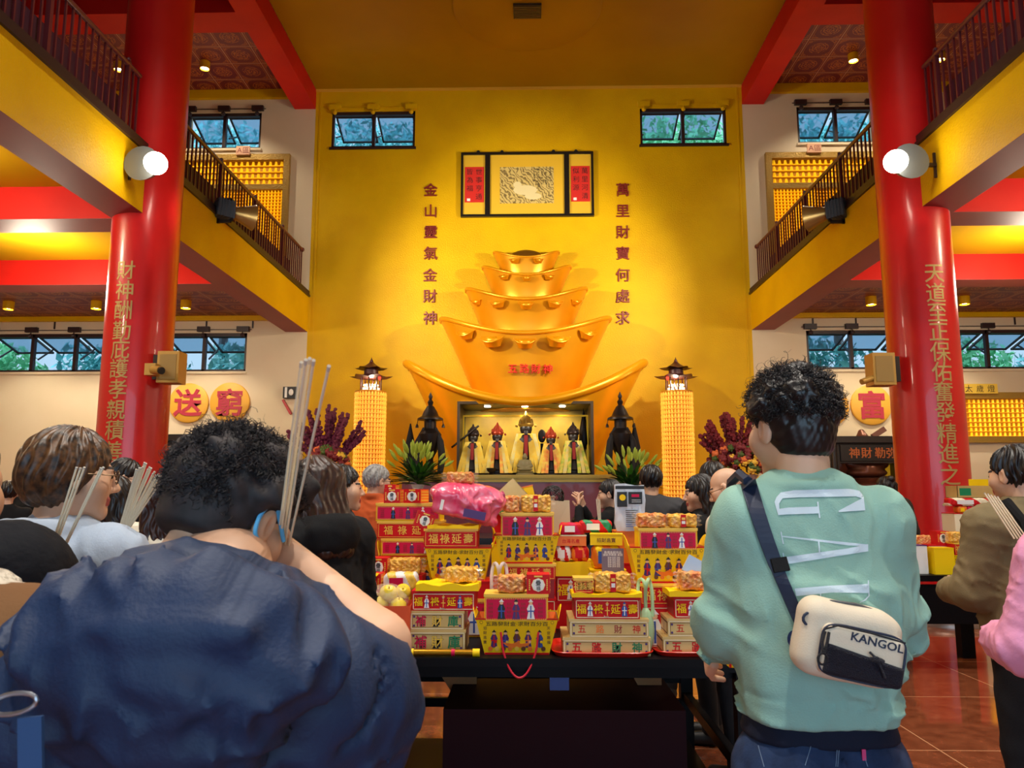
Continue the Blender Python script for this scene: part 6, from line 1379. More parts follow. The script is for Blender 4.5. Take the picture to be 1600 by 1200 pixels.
def incense(tops, base, label, grp, r_=.0022, fan=.012):
    """tops: list of (px,py,Y) ; base (px,py,Y)"""
    for i, (a, bb) in enumerate(tops):
        p = PY(*a); q = PY(*bb); b = MB(); q = p+(q-p); c = p+(q-p)*.3
        b.tube([(p-q)[:], (0, 0, 0)], r_, 7); o = b.build('incense_stick', M_STICK, smooth=True, loc=q); tag(o, label, 'incense stick', grp)
        t = MB(); t.tube([((p-q)*1.0)[:], ((p-q)*.985)[:]], r_*1.15, 7); t.build('burning_tip', M_STICKT, o, True)
PB = lambda n, c, rgh=.85: cloth(n, c, rough=rgh)
C_BLUEH = PB('pale_blue_fleece', (170, 186, 208)); C_CRM = PB('cream_knit', (226, 216, 196)); C_OR = PB('rust_orange_cloth', (206, 92, 44)); C_GREY = PB('grey_jacket', (70, 70, 74)); C_OLV = PB('olive_jacket_cloth', (132, 116, 84)); C_PINK = mat('pink_puffer_cloth', (226, 150, 190), .5, bump=(12, .4)); C_NVY = mat('navy_puffer_cloth', (9, 11, 20), .8, bump=(14, .5), spec=.2); C_BRN = PB('brown_suede', (112, 76, 44)); C_BPUF = mat('black_puffer_cloth', (22, 22, 28), .45, bump=(14, .6))
M_GLS = mat('thin_metal_rim', (90, 70, 50), .3, .8)
x, y, z = at(105, 678, 1.95); person('young man with brown highlighted hair and a pale blue hoodie, holding incense', x, y, -12, 1.66, C_BLUEH, hair='bob', hm=H_HI, head=(-42, -4, 0), arms='hold', res=.011, hres=.0036, fat=.022, hood=True, glass=M_GLS, amp=.005, seed=3)
x, y, z = at(187, 751, 4.1); person('woman with long dark hair and a cream jumper behind the hoodie man', x, y, -20, z+.02, C_CRM, hair='long', head=(-20, 10, 0), arms='pray', fat=.015, seed=5)
x, y, z = at(190, 719, 4.9); person('dark haired man with glasses looking down, behind the cream jumper woman', x, y, -30, z+.01, C_BLK, hair='short', head=(-40, -12, 0), glass=M_GLS, seed=6)
x, y, z = at(262, 742, 3.5); person('person in a cream knit jumper behind the navy jacket man', x, y, 5, z, C_CRM, hair='long', hm=H_BRN, arms='pray', fat=.02, seed=7)
x, y, z = at(35, 745, 8.2); person('distant worshipper with a black cap of hair at the far left', x, y, 150, z+.01, C_BLK, hair='bob', seed=8, res=.018, hres=.007)
x, y, z = at(14, 752, 7.4); person('distant person in dark clothes nearest the left picture edge', x, y, 30, z, C_BLK, hair='short', seed=9, res=.018, hres=.007)
x, y, z = at(500, 716, 3.0); person('woman with long dark brown hair and a black hooded top by the heap of boxes', x, y, 48, z+.01, C_BLK, hair='long', hm=H_BRN, head=(4, -14, 0), arms='hold', res=.012, hres=.0042, fat=.02, hood=True, seed=10, amp=.004)
x, y, z = at(534, 731, 3.9); person('short haired man in profile behind the brown haired woman', x, y, -50, z+.01, C_GREY, hair='short', head=(-25, 0, 0), seed=11)
x, y, z = at(586, 729, 5.8); person('grey haired man with glasses in a rust orange robe', x, y, -20, z+.01, C_OR, hair='short', hm=H_GRY, head=(-35, -5, 0), glass=M_GLS, fat=.025, hem=.4, seed=12, collar='high')
x, y, z = at(950, 752, 6.3); person('man in a black shirt facing left with incense at his face', x+.03, y, 62, z+.01, C_BLK, hair='short', head=(20, -8, 0), arms='face', seed=13, hres=.004)
x, y, z = at(1017, 729, 5.9); person('short haired man in a dark grey jacket seen from behind, before the right vase', x, y, -8, z+.01, C_GREY, hair='short', head=(5, -5, 0), fat=.03, seed=14, arms='hold')
x, y, z = at(1096, 746, 4.95); person('long haired woman in profile facing left, with a pearl earring', x, y, 70, z+.015, C_BLK, hair='long', head=(18, -6, 0), arms='hold', seed=15, hres=.0036, res=.012,
    extra=lambda r, R_, T2, HC, A, s: MB().ball(tuple(R_ @ np.array([-.086, -.0, -.035])+T2), .007, 10, 8).build('pearl_earring', C_SHOE, r, True))
x, y, z = at(1147, 727, 4.3); person('bald man with glasses looking down beside the long haired woman', x, y, 40, z+.005, C_CRM, hair=None, head=(25, -22, 0), glass=M_GLS, seed=16, hres=.0036)
x, y, z = at(1112, 724, 5.5); person('dark haired person half hidden behind the bald man', x, y, 10, z+.01, C_BLK, hair='short', seed=17)
x, y, z = at(1400, 748, 8.55); person('person in a black puffer jacket and white shoes beside the right column', x-.12, y, 8, z+.02, C_BPUF, hair='longbun', head=(10, 0, 0), fat=.05, shoe=C_SHOE, trousers=cloth('navy_trousers', (26, 30, 52)), seed=18, collar='high', res=.016)
def olive_extra(r, R_, T2, HC, A, s):
    b = MB(); b.tube([(-.13, .05, 1.46), (-.13, -.06, 1.5), (-.135, -.135, 1.42), (-.14, -.175, 1.25), (-.15, -.17, 1.0)], .022, 8); b.build('backpack_strap', C_BLK, r, True)
x, y, z = at(1588, 702, 3.3); person('man in an olive field jacket with incense at the right edge', x, y, 14, z+.01, C_OLV, hair='short', head=(12, -4, 0), arms='hold', res=.011, hres=.0042, fat=.035, hem=.74, torso=1.08, seed=19, extra=olive_extra, collar='high', amp=.009)
x, y, z = at(1700, 700, 2.35); person('person in a pink puffer jacket cut off by the right edge', x+.01, y, 10, 1.62, C_PINK, hair='long', arms='hold', res=.012, fat=.05, seed=20, trousers=C_TRS)
x, y, z = at(-84, 700, 1.5); person('person in a dark navy puffer jacket cut off by the left edge', x, y, -5, 1.66, C_NVY, hair='short', arms='down', res=.012, fat=.05, seed=21, collar='high', hood=True)
x, y, z = at(-128, 700, .95); person('person in a brown suede jacket with a white fleece collar at the left edge', x, y, -5, 1.62, C_BRN, hair='short', arms='down', res=.01, fat=.03, seed=22, collar='fleece', hres=.004)
# incense
L1 = 'thin tan incense stick held up by the hoodie man, one of a small bunch'
incense([((120+dx_, 730+dy, 1.55), (68+dx_*.35, 893, 1.6)) for dx_, dy in ((0, 0), (6, 1), (12, 0), (38, 1), (42, 0))], None, L1, 'incense held by the hoodie man', .0022)
rs = random.Random(3); L2 = 'thin tan incense stick in the large fanned bunch left of the navy man'
incense([((213+i*2.6, 722+abs(i-5)*1.8+rs.uniform(0, 9), 1.9), (186+i*.9, 828, 2.0)) for i in range(17)], None, L2, 'large fanned incense bunch', .0022)
L3 = 'blurred incense stick raised above the head of the navy jacket man'
incense([((478, 562, .76), (432, 884, 1.25)), ((484, 560, .77), (436, 884, 1.25)), ((490, 563, .76), (440, 884, 1.25)), ((471, 566, .78), (429, 884, 1.25)), ((514, 572, .76), (444, 884, 1.25))], None, L3, 'incense raised by the navy jacket man', .0017)
incense([((932+i*2.5, 780, 5.7), (937+i*1.2, 832, 5.7)) for i in range(3)], None, 'incense stick held before the face of the man in black', 'incense of the man in black', .004)
incense([((1538+i*5, 770+i*1.5, 2.9), (1585+i*5, 842, 2.85)) for i in range(5)], None, 'incense stick slanting over the olive jacket shoulder', 'incense at the right edge', .0028)
# ================= man in the green sweatshirt
C_SAGE = mat('sage_sweatshirt', (150, 186, 168), .9, bump=(260, .15), var=((132, 172, 162), 2.2), spec=.2)
GX = PY(1256, 700, 1.85).x; GY = 1.85
def bvh_of(obj):
    bpy.context.view_layer.update(); M = obj.matrix_world; vs = [M @ v.co for v in obj.data.vertices]
    return BVHTree.FromPolygons(vs, [tuple(p.vertices) for p in obj.data.polygons])
def person_g():
    h = 1.765; r = rootobj('person', 'curly haired man seen from behind in a sage green sweatshirt and jeans', 'person', (GX, GY, 0), 0)
    s = h/1.74; SH = [np.array([q*.15, -.01, 1.405]) for q in (-1, 1)]
    EL = [np.array([-.178, .05, 1.185]), np.array([.196, .05, 1.195])]; WR = [np.array([-.17, .25, 1.07]), np.array([.14, .26, 1.1])]
    HC = np.array([-.01, .02, 1.625]); hy = 24
    def fb(P):
        L = [cap(P, (0, 0, .95), (0, 0, 1.33), .11, .11), cap(P, SH[0], SH[1], .05), cap(P, (0, -.0, 1.36), (-.01, -.012, 1.55), .06, .06)]
        for q in (-1, 1): L += [cap(P, (q*.08, 0, .88), (q*.1, .01, .5), .07, .055), cap(P, (q*.1, .01, .5), (q*.1, -.02, .09), .055, .04), cap(P, (q*.1, -.02, .05), (q*.11, .12, .035), .035, .03)]
        d = U(L, .04)
        for i in (0, 1): d = smin(d, U([cap(P, SH[i], EL[i], .045, .042), cap(P, EL[i], WR[i], .042, .028)], .01), .015)
        return d
    V, Fq = surf(fb, (-.42, -.2, 0), (.42, .45, 1.62), .01); hV, hF, hmi = head_geo(.003); R_ = rotm(math.radians(hy), -.06, 0); piv = np.array([0, -.03, -.1]); hs = .99
    hv = (hV-piv)*hs @ R_.T+piv+HC; Vs = [V, hv]; Fs = [Fq, hF+len(V)]; mi = [np.zeros(len(Fq), int), hmi]; off = len(V)+len(hv)
    gV, gF = surf(lambda P: hand_chain(P, 1), (-.07, -.04, -.03), (.09, .08, .2), .0035)
    for i in (0, 1):
        M = np.array(Vector(WR[i]-EL[i]).normalized().to_track_quat('Z', 'X').to_matrix()); g = gV.copy(); g[:, 0] *= 1 if i == 0 else -1
        v = g @ M.T+WR[i]; Vs.append(v); Fs.append((gF if i == 0 else gF[:, ::-1])+off); mi.append(np.zeros(len(gF), int)); off += len(v)
    arrmesh('body', np.concatenate(Vs)*s, np.concatenate(Fs), [S_A, S_LIP, S_BROW, S_EYE], r, np.concatenate(mi))
    T2 = HC+piv-(R_*hs) @ piv
    # hair: full curly top tapering to a shaved nape
    def fh(P):
        x, y, z = P; d = ell(P, (0, -.018, .05), (.098, .112, .098)); d = smin(d, ell(P, (0, -.045, -.02), (.07, .07, .075)), .03)
        for c in ((-.06, -.03, .09), (.06, -.03, .1), (0, -.05, .13), (.085, -.01, .06), (-.085, -.01, .055), (0, .06, .115), (.04, -.09, .08), (-.04, -.09, .08)): d = smin(d, ell(P, c, (.034, .034, .03)), .02)
        d = smax(d, -ell(P, (0, .115, -.04), (.08, .1, .1)), .01); d = smax(d, (-.072-z)+np.maximum(y+.035, 0)*1.3, .012)
        for q in (-1, 1): d = smax(d, -ell(P, (q*.098, .005, -.02), (.03, .04, .05)), .008)
        return d+.005*np.sin(x*110+z*30)*np.sin(y*100+z*40)*np.sin(z*120)*np.clip((z+.03)*20, 0, 1)+.0012*np.sin(x*420)*np.sin(z*150)
    gv, gf = surf(fh, (-.15, -.16, -.12), (.15, .14, .2), .0033); Vh = [gv*hs @ R_.T+T2]; Fh = [gf]; off = len(gv)
    for args in ((dict(rad=(.098, .112, .1), cen=(0, -.018, .05)), 2600, .026, .0055, .0012, 5, lambda d: (d[:, 2] > -.25) & ~((d[:, 1] > .5) & (d[:, 2] < .3)), .35), (dict(rad=(.1, .115, .105), cen=(0, -.018, .055)), 110, .045, .009, .0007, 9, lambda d: d[:, 2] > .1, -.2)):
        v, f = strands(R_*hs, T2, args[0]['rad'], args[0]['cen'], args[1], args[2], args[3], args[4], args[5], args[6], down=args[7]); Vh.append(v); Fh.append(f+off); off += len(v)
    arrmesh('hair', np.concatenate(Vh)*s, np.concatenate(Fh), H_BLK, r)
    # sweatshirt
    hem = .982
    def ft(P):
        x, y, z = P
        L = [cap(P, SH[0], SH[1], .082), ell(P, (0, -.0, 1.25), (.195, .145, .26)), rbox(P, (0, .0, 1.09), (.172, .132, .22), .11), cap(P, (0, 0, 1.38), (-.005, -.008, 1.455), .105, .078)]
        d = U(L, .07)
        for i in (0, 1):
            q = (-1, 1)[i]; a = U([cap(P, SH[i], EL[i], .076, .07), cap(P, EL[i], WR[i]*.8+EL[i]*.2, .07, .046), ell(P, EL[i]+np.array([q*.0, -.0, -.02]), (.072, .078, .08))], .03); d = smin(d, a, .028)
        # hanging folds: armpit to waist, elbow creases, ribbed waistband
        d = d+wr(P, 30, .008, 4, (1, 1, .6))+fold(P, 48, .02, (.8, .2, 1), 4)*np.clip((1.36-z)*8, .25, 1)+fold(P, 60, .007, (-1, .3, .5), 1)
        for i in (0, 1):
            q = (-1, 1)[i]; d = smax(d, -cap(P, (q*.178, -.11, 1.36), (q*.168, -.12, 1.14), .005), .02)
        band = np.clip((1.042-z)*60, 0, 1); d = d+.007*band*0+np.abs(np.sin(np.arctan2(x, y)*44))*.0006*band+.004*np.exp(-((z-1.044)/.005)**2)
        d = smax(d, hem-z, .012); d = smin(d, ring(P, (-.005, -.012, 1.49), .082, .014)+.0*x, .012)
        return d
    V, Fq = surf(ft, (-.43, -.26, hem-.03), (.43, .42, 1.62), .0075); sw = arrmesh('sweatshirt', V*s, Fq, C_SAGE, r); bv = bvh_of(sw)
    def onback(px, py, off=.003, Yg=1.7):
        p = PY(px, py, Yg); 
        for _ in range(3):
            hit = bv.ray_cast(Vector((0, 0, H)), (p-Vector((0, 0, H))).normalized())
            if hit[0] is not None: return hit[0]-(p-Vector((0, 0, H))).normalized()*off
        return p
    def drape(polys, name, m, off=.0025, cell=.012):
        bm = bmesh.new()
        for po in polys: bm.faces.new([bm.verts.new((x, y, 0)) for x, y in po])
        bmesh.ops.triangulate(bm, faces=bm.faces[:])
        for _ in range(4):
            ed = [e for e in bm.edges if e.calc_length() > 6]
            if not ed: break
            bmesh.ops.subdivide_edges(bm, edges=ed, cuts=1); bmesh.ops.triangulate(bm, faces=bm.faces[:])
        bm.verts.index_update(); inv = Vector(r.location); vs = [(onback(v.co.x, v.co.y, off)-inv)[:] for v in bm.verts]; fs = [tuple(v.index for v in f.verts) for f in bm.faces]; bm.free()
        b = MB(); b.add(vs, fs); return b.build(name, m, r)
    Z3 = lambda pts: [(1060+x/3.75, 560+y/3.75) for x, y in pts]; Z4 = lambda pts: [(1060+x/3.529, 860+y/3.529) for x, y in pts]
    ML = mat('pale_lilac_print', (196, 212, 222), .7)
    G = [Z3([(575, 812), (600, 785), (680, 772), (1000, 764), (1060, 775), (1085, 805), (1075, 820), (1040, 808), (700, 814), (610, 820)]), Z3([(575, 812), (610, 820), (590, 850), (593, 918), (585, 918), (572, 875), (563, 840)]),
        Z3([(585, 918), (590, 882), (640, 874), (820, 868), (820, 908), (640, 914)]), Z3([(812, 840), (820, 840), (832, 935), (824, 935)]), Z3([(1075, 820), (1085, 805), (1090, 850), (1095, 890), (940, 900), (938, 893), (1010, 884), (1055, 868), (1078, 845)])]
    A_ = [Z3([(605, 1045), (612, 1040), (1112, 1090), (1112, 1100), (1000, 1096)]), Z3([(598, 1015), (604, 1015), (618, 1088), (612, 1088)]), Z3([(620, 1165), (1000, 1112), (1112, 1088), (1112, 1130), (640, 1205)]), Z3([(818, 1070), (826, 1070), (832, 1150), (824, 1150)]), Z3([(610, 1140), (616, 1140), (634, 1240), (628, 1240)])]
    Pp = [Z4([(640, 210), (820, 195), (1050, 185), (1050, 235), (850, 232), (650, 252)]), Z4([(1044, 165), (1050, 165), (1054, 250), (1048, 250)]), Z4([(1048, 250), (1054, 250), (1035, 275), (1000, 290), (1000, 284), (1028, 270)]), Z4([(780, 235), (786, 235), (788, 270), (782, 270)])]
    drape(G, 'printed_letter_g', ML); drape(A_, 'printed_letter_a', ML); drape(Pp, 'printed_letter_p', ML)
    ringp = []; n = 16; cx_, cy_ = 632, 487
    for i in range(n):
        a, b_ = 2*PI*i/n, 2*PI*(i+1)/n; ringp.append(Z4([(cx_+32*math.cos(a), cy_+46*math.sin(a)), (cx_+32*math.cos(b_), cy_+46*math.sin(b_)), (cx_+14*math.cos(b_), cy_+26*math.sin(b_)), (cx_+14*math.cos(a), cy_+26*math.sin(a))]))
    drape(ringp, 'printed_letter_o', mat('navy_print', (24, 44, 92), .7))
    # t-shirt edge, jeans, shoes
    def fu(P): return smax(smax(U([ell(P, (0, 0, .95), (.168, .125, .12)), rbox(P, (0, 0, .95), (.162, .12, .06), .09)], .02)+wr(P, 30, .004, 7), .94-P[2], .006), P[2]-1.03, .006)
    V, Fq = surf(fu, (-.25, -.2, .9), (.25, .2, 1.06), .008); arrmesh('undershirt', V*s, Fq, cloth('navy_undershirt', (18, 24, 44)), r)
    def fp(P):
        L = [ell(P, (0, -.01, .87), (.165, .13, .15)), ell(P, (-.08, -.06, .86), (.09, .085, .1)), ell(P, (.08, -.06, .86), (.09, .085, .1))]
        for q in (-1, 1): L += [cap(P, (q*.092, 0, .86), (q*.105, .012, .5), .105, .078), cap(P, (q*.105, .012, .5), (q*.105, -.02, .1), .078, .065)]
        d = U(L, .03)+wr(P, 28, .006, 2)+wr(P, 70, .002, 5); d = smin(d, cap(P, (0, -.145, .97), (0, -.13, .84), .003), .006); return smax(smax(d, .06-P[2], .008), P[2]-.965, .008)
    V, Fq = surf(fp, (-.27, -.22, .04), (.27, .22, 1.0), .009); jn = arrmesh('jeans', V*s, Fq, C_JEAN, r); bv = bvh_of(jn)
    MS = mat('denim_stitching', (104, 124, 150), .8); 
    def line(pts, w_=1.1):
        po = []
        for i in range(len(pts)-1):
            a = Vector(pts[i]); b_ = Vector(pts[i+1]); q = (b_-a).normalized(); nn = Vector((-q.y, q.x))*w_/2; po.append([(a+nn)[:], (b_+nn)[:], (b_-nn)[:], (a-nn)[:]])
        return po
    def on2(px, py):
        p = PY(px, py, 1.7); d = (p-Vector((0, 0, H))).normalized(); hit = bv.ray_cast(Vector((0, 0, H)), d); return (hit[0]-d*.003) if hit[0] is not None else p
    onback_old = onback
    def drape2(polys, name):
        b = MB()
        for po in polys: b.add([(on2(x, y)-Vector(r.location))[:] for x, y in po], [(0, 1, 2, 3)])
        return b.build(name, MS, r)
    segs = []
    for pts in ([(1214, 1143), (1222, 1149), (1240, 1152), (1270, 1152)], [(1270, 1152), (1266, 1170), (1258, 1196)], [(1216, 1147), (1235, 1156), (1268, 1158)], [(1308, 1146), (1308, 1172), (1306, 1198)], [(1311, 1146), (1311, 1172), (1309, 1198)], [(1342, 1158), (1365, 1164), (1388, 1160)], [(1344, 1158), (1350, 1180), (1356, 1198)], [(1179, 1140), (1186, 1170), (1194, 1198)]): segs += line(pts)
    drape2(segs, 'pocket_stitching')
    b = MB(); p = on2(1349, 1178); q = p-Vector(r.location); b.box(q.x-.004, q.y-.004, q.z-.012, q.x+.004, q.y, q.z+.01); b.build('red_tab', mat('red_tab', (200, 50, 110), .6), r)
    for q in (-1, 1):
        def fs(P): return smax(U([cap(P, (q*.1, -.03, .05), (q*.115, .13, .035), .05, .042), cap(P, (q*.1, -.03, .05), (q*.1, -.03, .1), .047)], .02), -P[2]+.001, .004)
        V, Fq = surf(fs, (q*.1-.08, -.12, -.02), (q*.1+.1, .2, .17), .01); arrmesh('shoe', V, Fq, C_SHOE, r)
    return r, onback_old
# onback reads the sweatshirt tree, so keep a copy for the bag strap
GM, _ob = person_g()
SWB = bvh_of([o for o in GM.children if o.name.startswith('sweatshirt')][0])
def onb(px, py, off):
    d = (PY(px, py, 1.7)-Vector((0, 0, H))).normalized(); h = SWB.ray_cast(Vector((0, 0, H)), d); return (h[0]-d*off) if h[0] is not None else PY(px, py, 1.75)
# ---------------- cross-body bag
bp = onb(1322, 1005, .062); bag = rootobj('crossbody_bag', 'cream and navy zipped bag worn across the back of the green sweatshirt man', 'bag', bp, rot=(0, math.radians(12), 0))
C_BAG = mat('cream_nylon', (216, 200, 176), .7, bump=(300, .1)); C_NAV = mat('navy_nylon', (22, 34, 60), .6); K_ = 1.0
def box_sdf(c, hh, rr, wa=0): return lambda P: rbox(P, c, hh, rr)+wa*np.sin(P[0]*60+P[2]*50)*np.sin(P[2]*70)
f0 = lambda P: smin(rbox(P, (0, 0, 0), (.1, .04, .07), .03), rbox(P, (-.01, .0, .005), (.09, .042, .075), .035), .02)+.001*np.sin(P[0]*50)*np.sin(P[2]*60)
V, Fq = surf(f0, (-.13, -.06, -.1), (.13, .06, .1), .004); arrmesh('bag_body', V, Fq, C_BAG, bag)
V, Fq = surf(lambda P: rbox(P, (.012, -.04, -.012), (.083, .02, .05), .018), (-.1, -.075, -.08), (.11, -.01, .06), .0035); arrmesh('front_pocket', V, Fq, C_BAG, bag)
V, Fq = surf(lambda P: smax(rbox(P, (.016, -.046, -.028), (.078, .021, .033), .012), P[2]+.012-.0*P[0]-.004+.12*P[0], .003), (-.1, -.08, -.08), (.11, -.01, .03), .003); 
nn = mat('navy_mesh', (20, 30, 52), .6, bump=(420, 1)); arrmesh('mesh_pocket', V, Fq, nn, bag)
b = MB(); rr_ = []
for i in range(40):
    t = 2*PI*i/40; c_, s_ = math.cos(t), math.sin(t); rr_.append((.012+.083*abs(c_)**.4*(1 if c_ > 0 else -1), -.052, -.012+.05*abs(s_)**.4*(1 if s_ > 0 else -1)))
b.tube(rr_, .0025, 6, closed=True); b.build('zip_piping', C_NAV, bag, True)
b = MB(); b.tube([(-.07, -.062, .02), (-.074, -.066, -.0), (-.07, -.068, -.022)], .003, 6); b.tube([(-.062, -.062, .02), (-.064, -.066, 0), (-.068, -.068, -.022)], .003, 6)
b.tube([(-.07+.009*math.cos(t*PI/5), -.07, -.032+.011*math.sin(t*PI/5)) for t in range(10)], .0025, 6, closed=True); b.tube([(-.07, -.06, .024), (-.045, -.058, .036), (.02, -.058, .035), (.09, -.055, .03)], .002, 6); b.build('zip_pull', mat('cord_navy', (30, 36, 50), .6, bump=(500, 1)), bag, True)
b = MB(); b.tube([(.018, -.068, -.0), (.03, -.072, -.008), (.04, -.072, -.02), (.05, -.07, -.035), (.054, -.069, -.042)], .0024, 6); b.tube([(.02, -.068, -.012), (.03, -.076, -.006), (.045, -.072, -.012)], .0024, 6); b.ball((.036, -.073, -.011), (.012, .005, .005), 10, 8); b.build('toggle_cord', mat('flecked_cord', (60, 64, 76), .6, bump=(400, 1)), bag, True)
b = MB(); b.text('KANGOL', .034, .020, .0225, -.0612, 0, .018, .0004, sx=1.12, rot=-.04); b.build('lettering', C_NAV, bag)
b = MB()
for k in range(4): b.tube([(-.1+.0*k, -.0, .02-.01*k), (-.1, -.0, .02-.01*k)], .001, 3)
b = MB(); b.tube([(-.092+.012*math.cos(t*PI/6), -.03, .034+.012*math.sin(t*PI/6)) for t in range(12)], .003, 6, closed=True); b.build('strap_ring', C_NAV, bag, True)
b = MB(); b.tube([(-.085, -.012, .045), (-.075, -.018, .066), (-.05, -.02, .078), (0, -.02, .082), (.05, -.018, .076)], .0028, 6); b.build('zip_line', mat('zip_grey', (90, 86, 84), .5), bag, True)
# strap over the back: flat band following the cloth
pts = []; M_INV = (Matrix.Translation(bag.location) @ Euler(bag.rotation_euler).to_matrix().to_4x4()).inverted()
L_ = []; 
for i in range(25):
    t = i/24; cx_ = 1168+(1250-1168)*t+5*math.sin(t*PI)*-1; cy_ = 752+(972-752)*t; hw_ = 12.5-2.5*t if t < .62 else 9.5; dx_, dy_ = .93*hw_, -.33*hw_; L_.append((onb(cx_-dx_, cy_-dy_, .006), onb(cx_+dx_, cy_+dy_, .006)))
vs = [(M_INV @ p)[:] for a in L_ for p in a]; vs2 = [(M_INV @ (p+Vector((0, -.004, 0))))[:] for a in L_ for p in a]; n = len(vs); fs = [(2*i, 2*i+1, 2*i+3, 2*i+2) for i in range(24)]; fs += [(n+2*i, n+2*i+2, n+2*i+3, n+2*i+1) for i in range(24)]
for i in range(24): fs += [(2*i, 2*i+2, n+2*i+2, n+2*i), (2*i+1, n+2*i+1, n+2*i+3, 2*i+3)]
st = MB(); st.add(vs+vs2, fs); top = (L_[0][0]+L_[0][1])/2
pth = [top+Vector((0, -.004, 0)), top+Vector((-.004, .05, .018)), top+Vector((-.005, .12, .0)), top+Vector((0, .2, -.1)), top+Vector((.05, .24, -.3))]
st.tube([(M_INV @ p)[:] for p in pth], .012, 6); so = st.build('strap', C_NAV, bag, False)
b = MB(); p0 = M_INV @ onb(1216, 872, .012); p1 = M_INV @ onb(1222, 893, .012); b.obox(p0, p1, .034, .01, up=(0, -1, 0)); b.build('strap_buckle', C_BLK, bag)
# thing held in front: yellow basket edge by the left hand
# ================= man in the navy hooded jacket, head bowed
M_NJ = mat('navy_jacket_cotton', (20, 44, 80), .6, bump=(180, .12), var=((16, 36, 66), 3), spec=.4)
def person_n():
    HCn = PY(360, 813, 1.13); r = rootobj('person', 'man with curly dark hair and a navy hooded jacket bowing his head in front', 'person', (HCn.x, .98, 0)); O = np.array([HCn.x, .98, 0.0])
    W = lambda px, py, Y: np.array(PY(px, py, Y))-O
    hc0 = np.array(HCn)-O
    sl, sr = W(95, 1085, .93), W(470, 1085, .95); sl2 = sl+np.array([-.03, 0, -.02]); el = W(590, 1008, 1.1); wr_ = W(436, 868, 1.2); ell_l = sl+np.array([-.03, .1, -.25]); wl = hc0+np.array([-.06, .12, -.17])
    hc = np.array(HCn)-O; nk = W(345, 900, 1.06)
    def fb(P):
        L = [cap(P, (.0, .05, .95), (.0, -.01, 1.25), .115, .13), cap(P, sl, sr, .05), cap(P, W(300, 1000, .97), nk, .07, .058), cap(P, nk, hc+np.array([0, .0, -.05]), .058, .06)]
        for q in (-1, 1): L += [cap(P, (q*.09, .06, .92), (q*.1, .07, .5), .09, .058), cap(P, (q*.1, .07, .5), (q*.1, .04, .09), .058, .04), cap(P, (q*.1, .04, .05), (q*.11, .18, .035), .035, .03)]
        d = U(L, .04); d = smin(d, U([cap(P, sr, el, .05, .045), cap(P, el, wr_, .045, .033)], .012), .015); d = smin(d, U([cap(P, sl, ell_l, .05, .045), cap(P, ell_l, wl, .043, .03)], .012), .015); return d
    V, Fq = surf(fb, (-.42, -.25, 0), (.42, .42, 1.6), .01); hV, hF, hmi = head_geo(.003); R_ = rotm(math.radians(-22), math.radians(-32), math.radians(6)); piv = np.array([0, 0, 0]); hs = .9
    hv = hV*hs @ R_.T+hc; Vs = [V, hv]; Fs = [Fq, hF+len(V)]; mi = [np.zeros(len(Fq), int), hmi]; off = len(V)+len(hv); gV, gF = surf(lambda P: hand_chain(P, 1), (-.07, -.04, -.03), (.09, .08, .2), .0035)
    for i, (e, w_) in enumerate(((ell_l, wl), (el, wr_))):
        M = np.array(Vector(hc+np.array([(-.03 if i else -.03), .13, .03])-w_).normalized().to_track_quat('Z', 'X').to_matrix()); g = gV.copy(); g[:, 0] *= 1 if i == 0 else -1; v = g @ M.T+w_; Vs.append(v); Fs.append((gF if i == 0 else gF[:, ::-1])+off); mi.append(np.zeros(len(gF), int)); off += len(v)
    arrmesh('body', np.concatenate(Vs), np.concatenate(Fs), [S_A, S_LIP, S_BROW, S_EYE], r, np.concatenate(mi))
    def fh(P):
        x, y, z = P; d = ell(P, (0, -.02, .04), (.098, .114, .1)); d = smin(d, ell(P, (0, -.05, -.03), (.07, .065, .065)), .03)
        for c in ((-.06, -.04, .09), (.06, -.04, .09), (0, -.02, .125), (.09, -.03, .04), (-.09, -.03, .04), (0, .06, .12), (.03, -.1, .06), (-.04, -.1, .06), (0, -.11, .02), (.07, .03, .09)): d = smin(d, ell(P, c, (.032, .032, .028)), .02)
        d = smax(d, -ell(P, (0, .115, -.04), (.08, .1, .1)), .01); d = smax(d, (-.062-z)+np.maximum(y+.035, 0)*1.3, .012)
        for q in (-1, 1): d = smax(d, -ell(P, (q*.098, .005, -.02), (.032, .04, .05)), .008)
        return d+.006*np.sin(x*105+z*30)*np.sin(y*95+z*40)*np.sin(z*110)*np.clip((z+.03)*20, 0, 1)
    gv, gf = surf(fh, (-.15, -.17, -.12), (.15, .14, .2), .0035); Vh = [gv*hs @ R_.T+hc]; Fh = [gf]; off = len(gv)
    for a in (((.1, .116, .102), (0, -.02, .04), 5200, .02, .005, .0010, 15, lambda d: (d[:, 2] > -.62) & ~((d[:, 1] > .3) & (d[:, 2] < .3)) & ~((np.abs(d[:, 0]) > .7) & (d[:, 2] < .1)), .4), ((.102, .118, .106), (0, -.02, .045), 150, .04, .009, .0006, 19, lambda d: d[:, 2] > .0, -.1)):
        v, f = strands(R_*hs, hc, a[0], a[1], a[2], a[3], a[4], a[5], a[6], a[7], down=a[8]); Vh.append(v); Fh.append(f+off); off += len(v)
    arrmesh('hair', np.concatenate(Vh), np.concatenate(Fh), hairmat('hair_soft_black', (22, 18, 20), (44, 34, 36), .7), r)
    # mask loop round the right ear
    er = np.array([.082, -.005, 0]); lp = [(er+np.array([.008, -.024*math.cos(t)-.004, .034*math.sin(t)]))*hs @ R_.T+hc for t in [-.9+i*.28 for i in range(13)]]
    lp = [np.array([.075, .05, -.045])*hs @ R_.T+hc]+lp[:9]+[np.array([.078, .05, .0])*hs @ R_.T+hc]
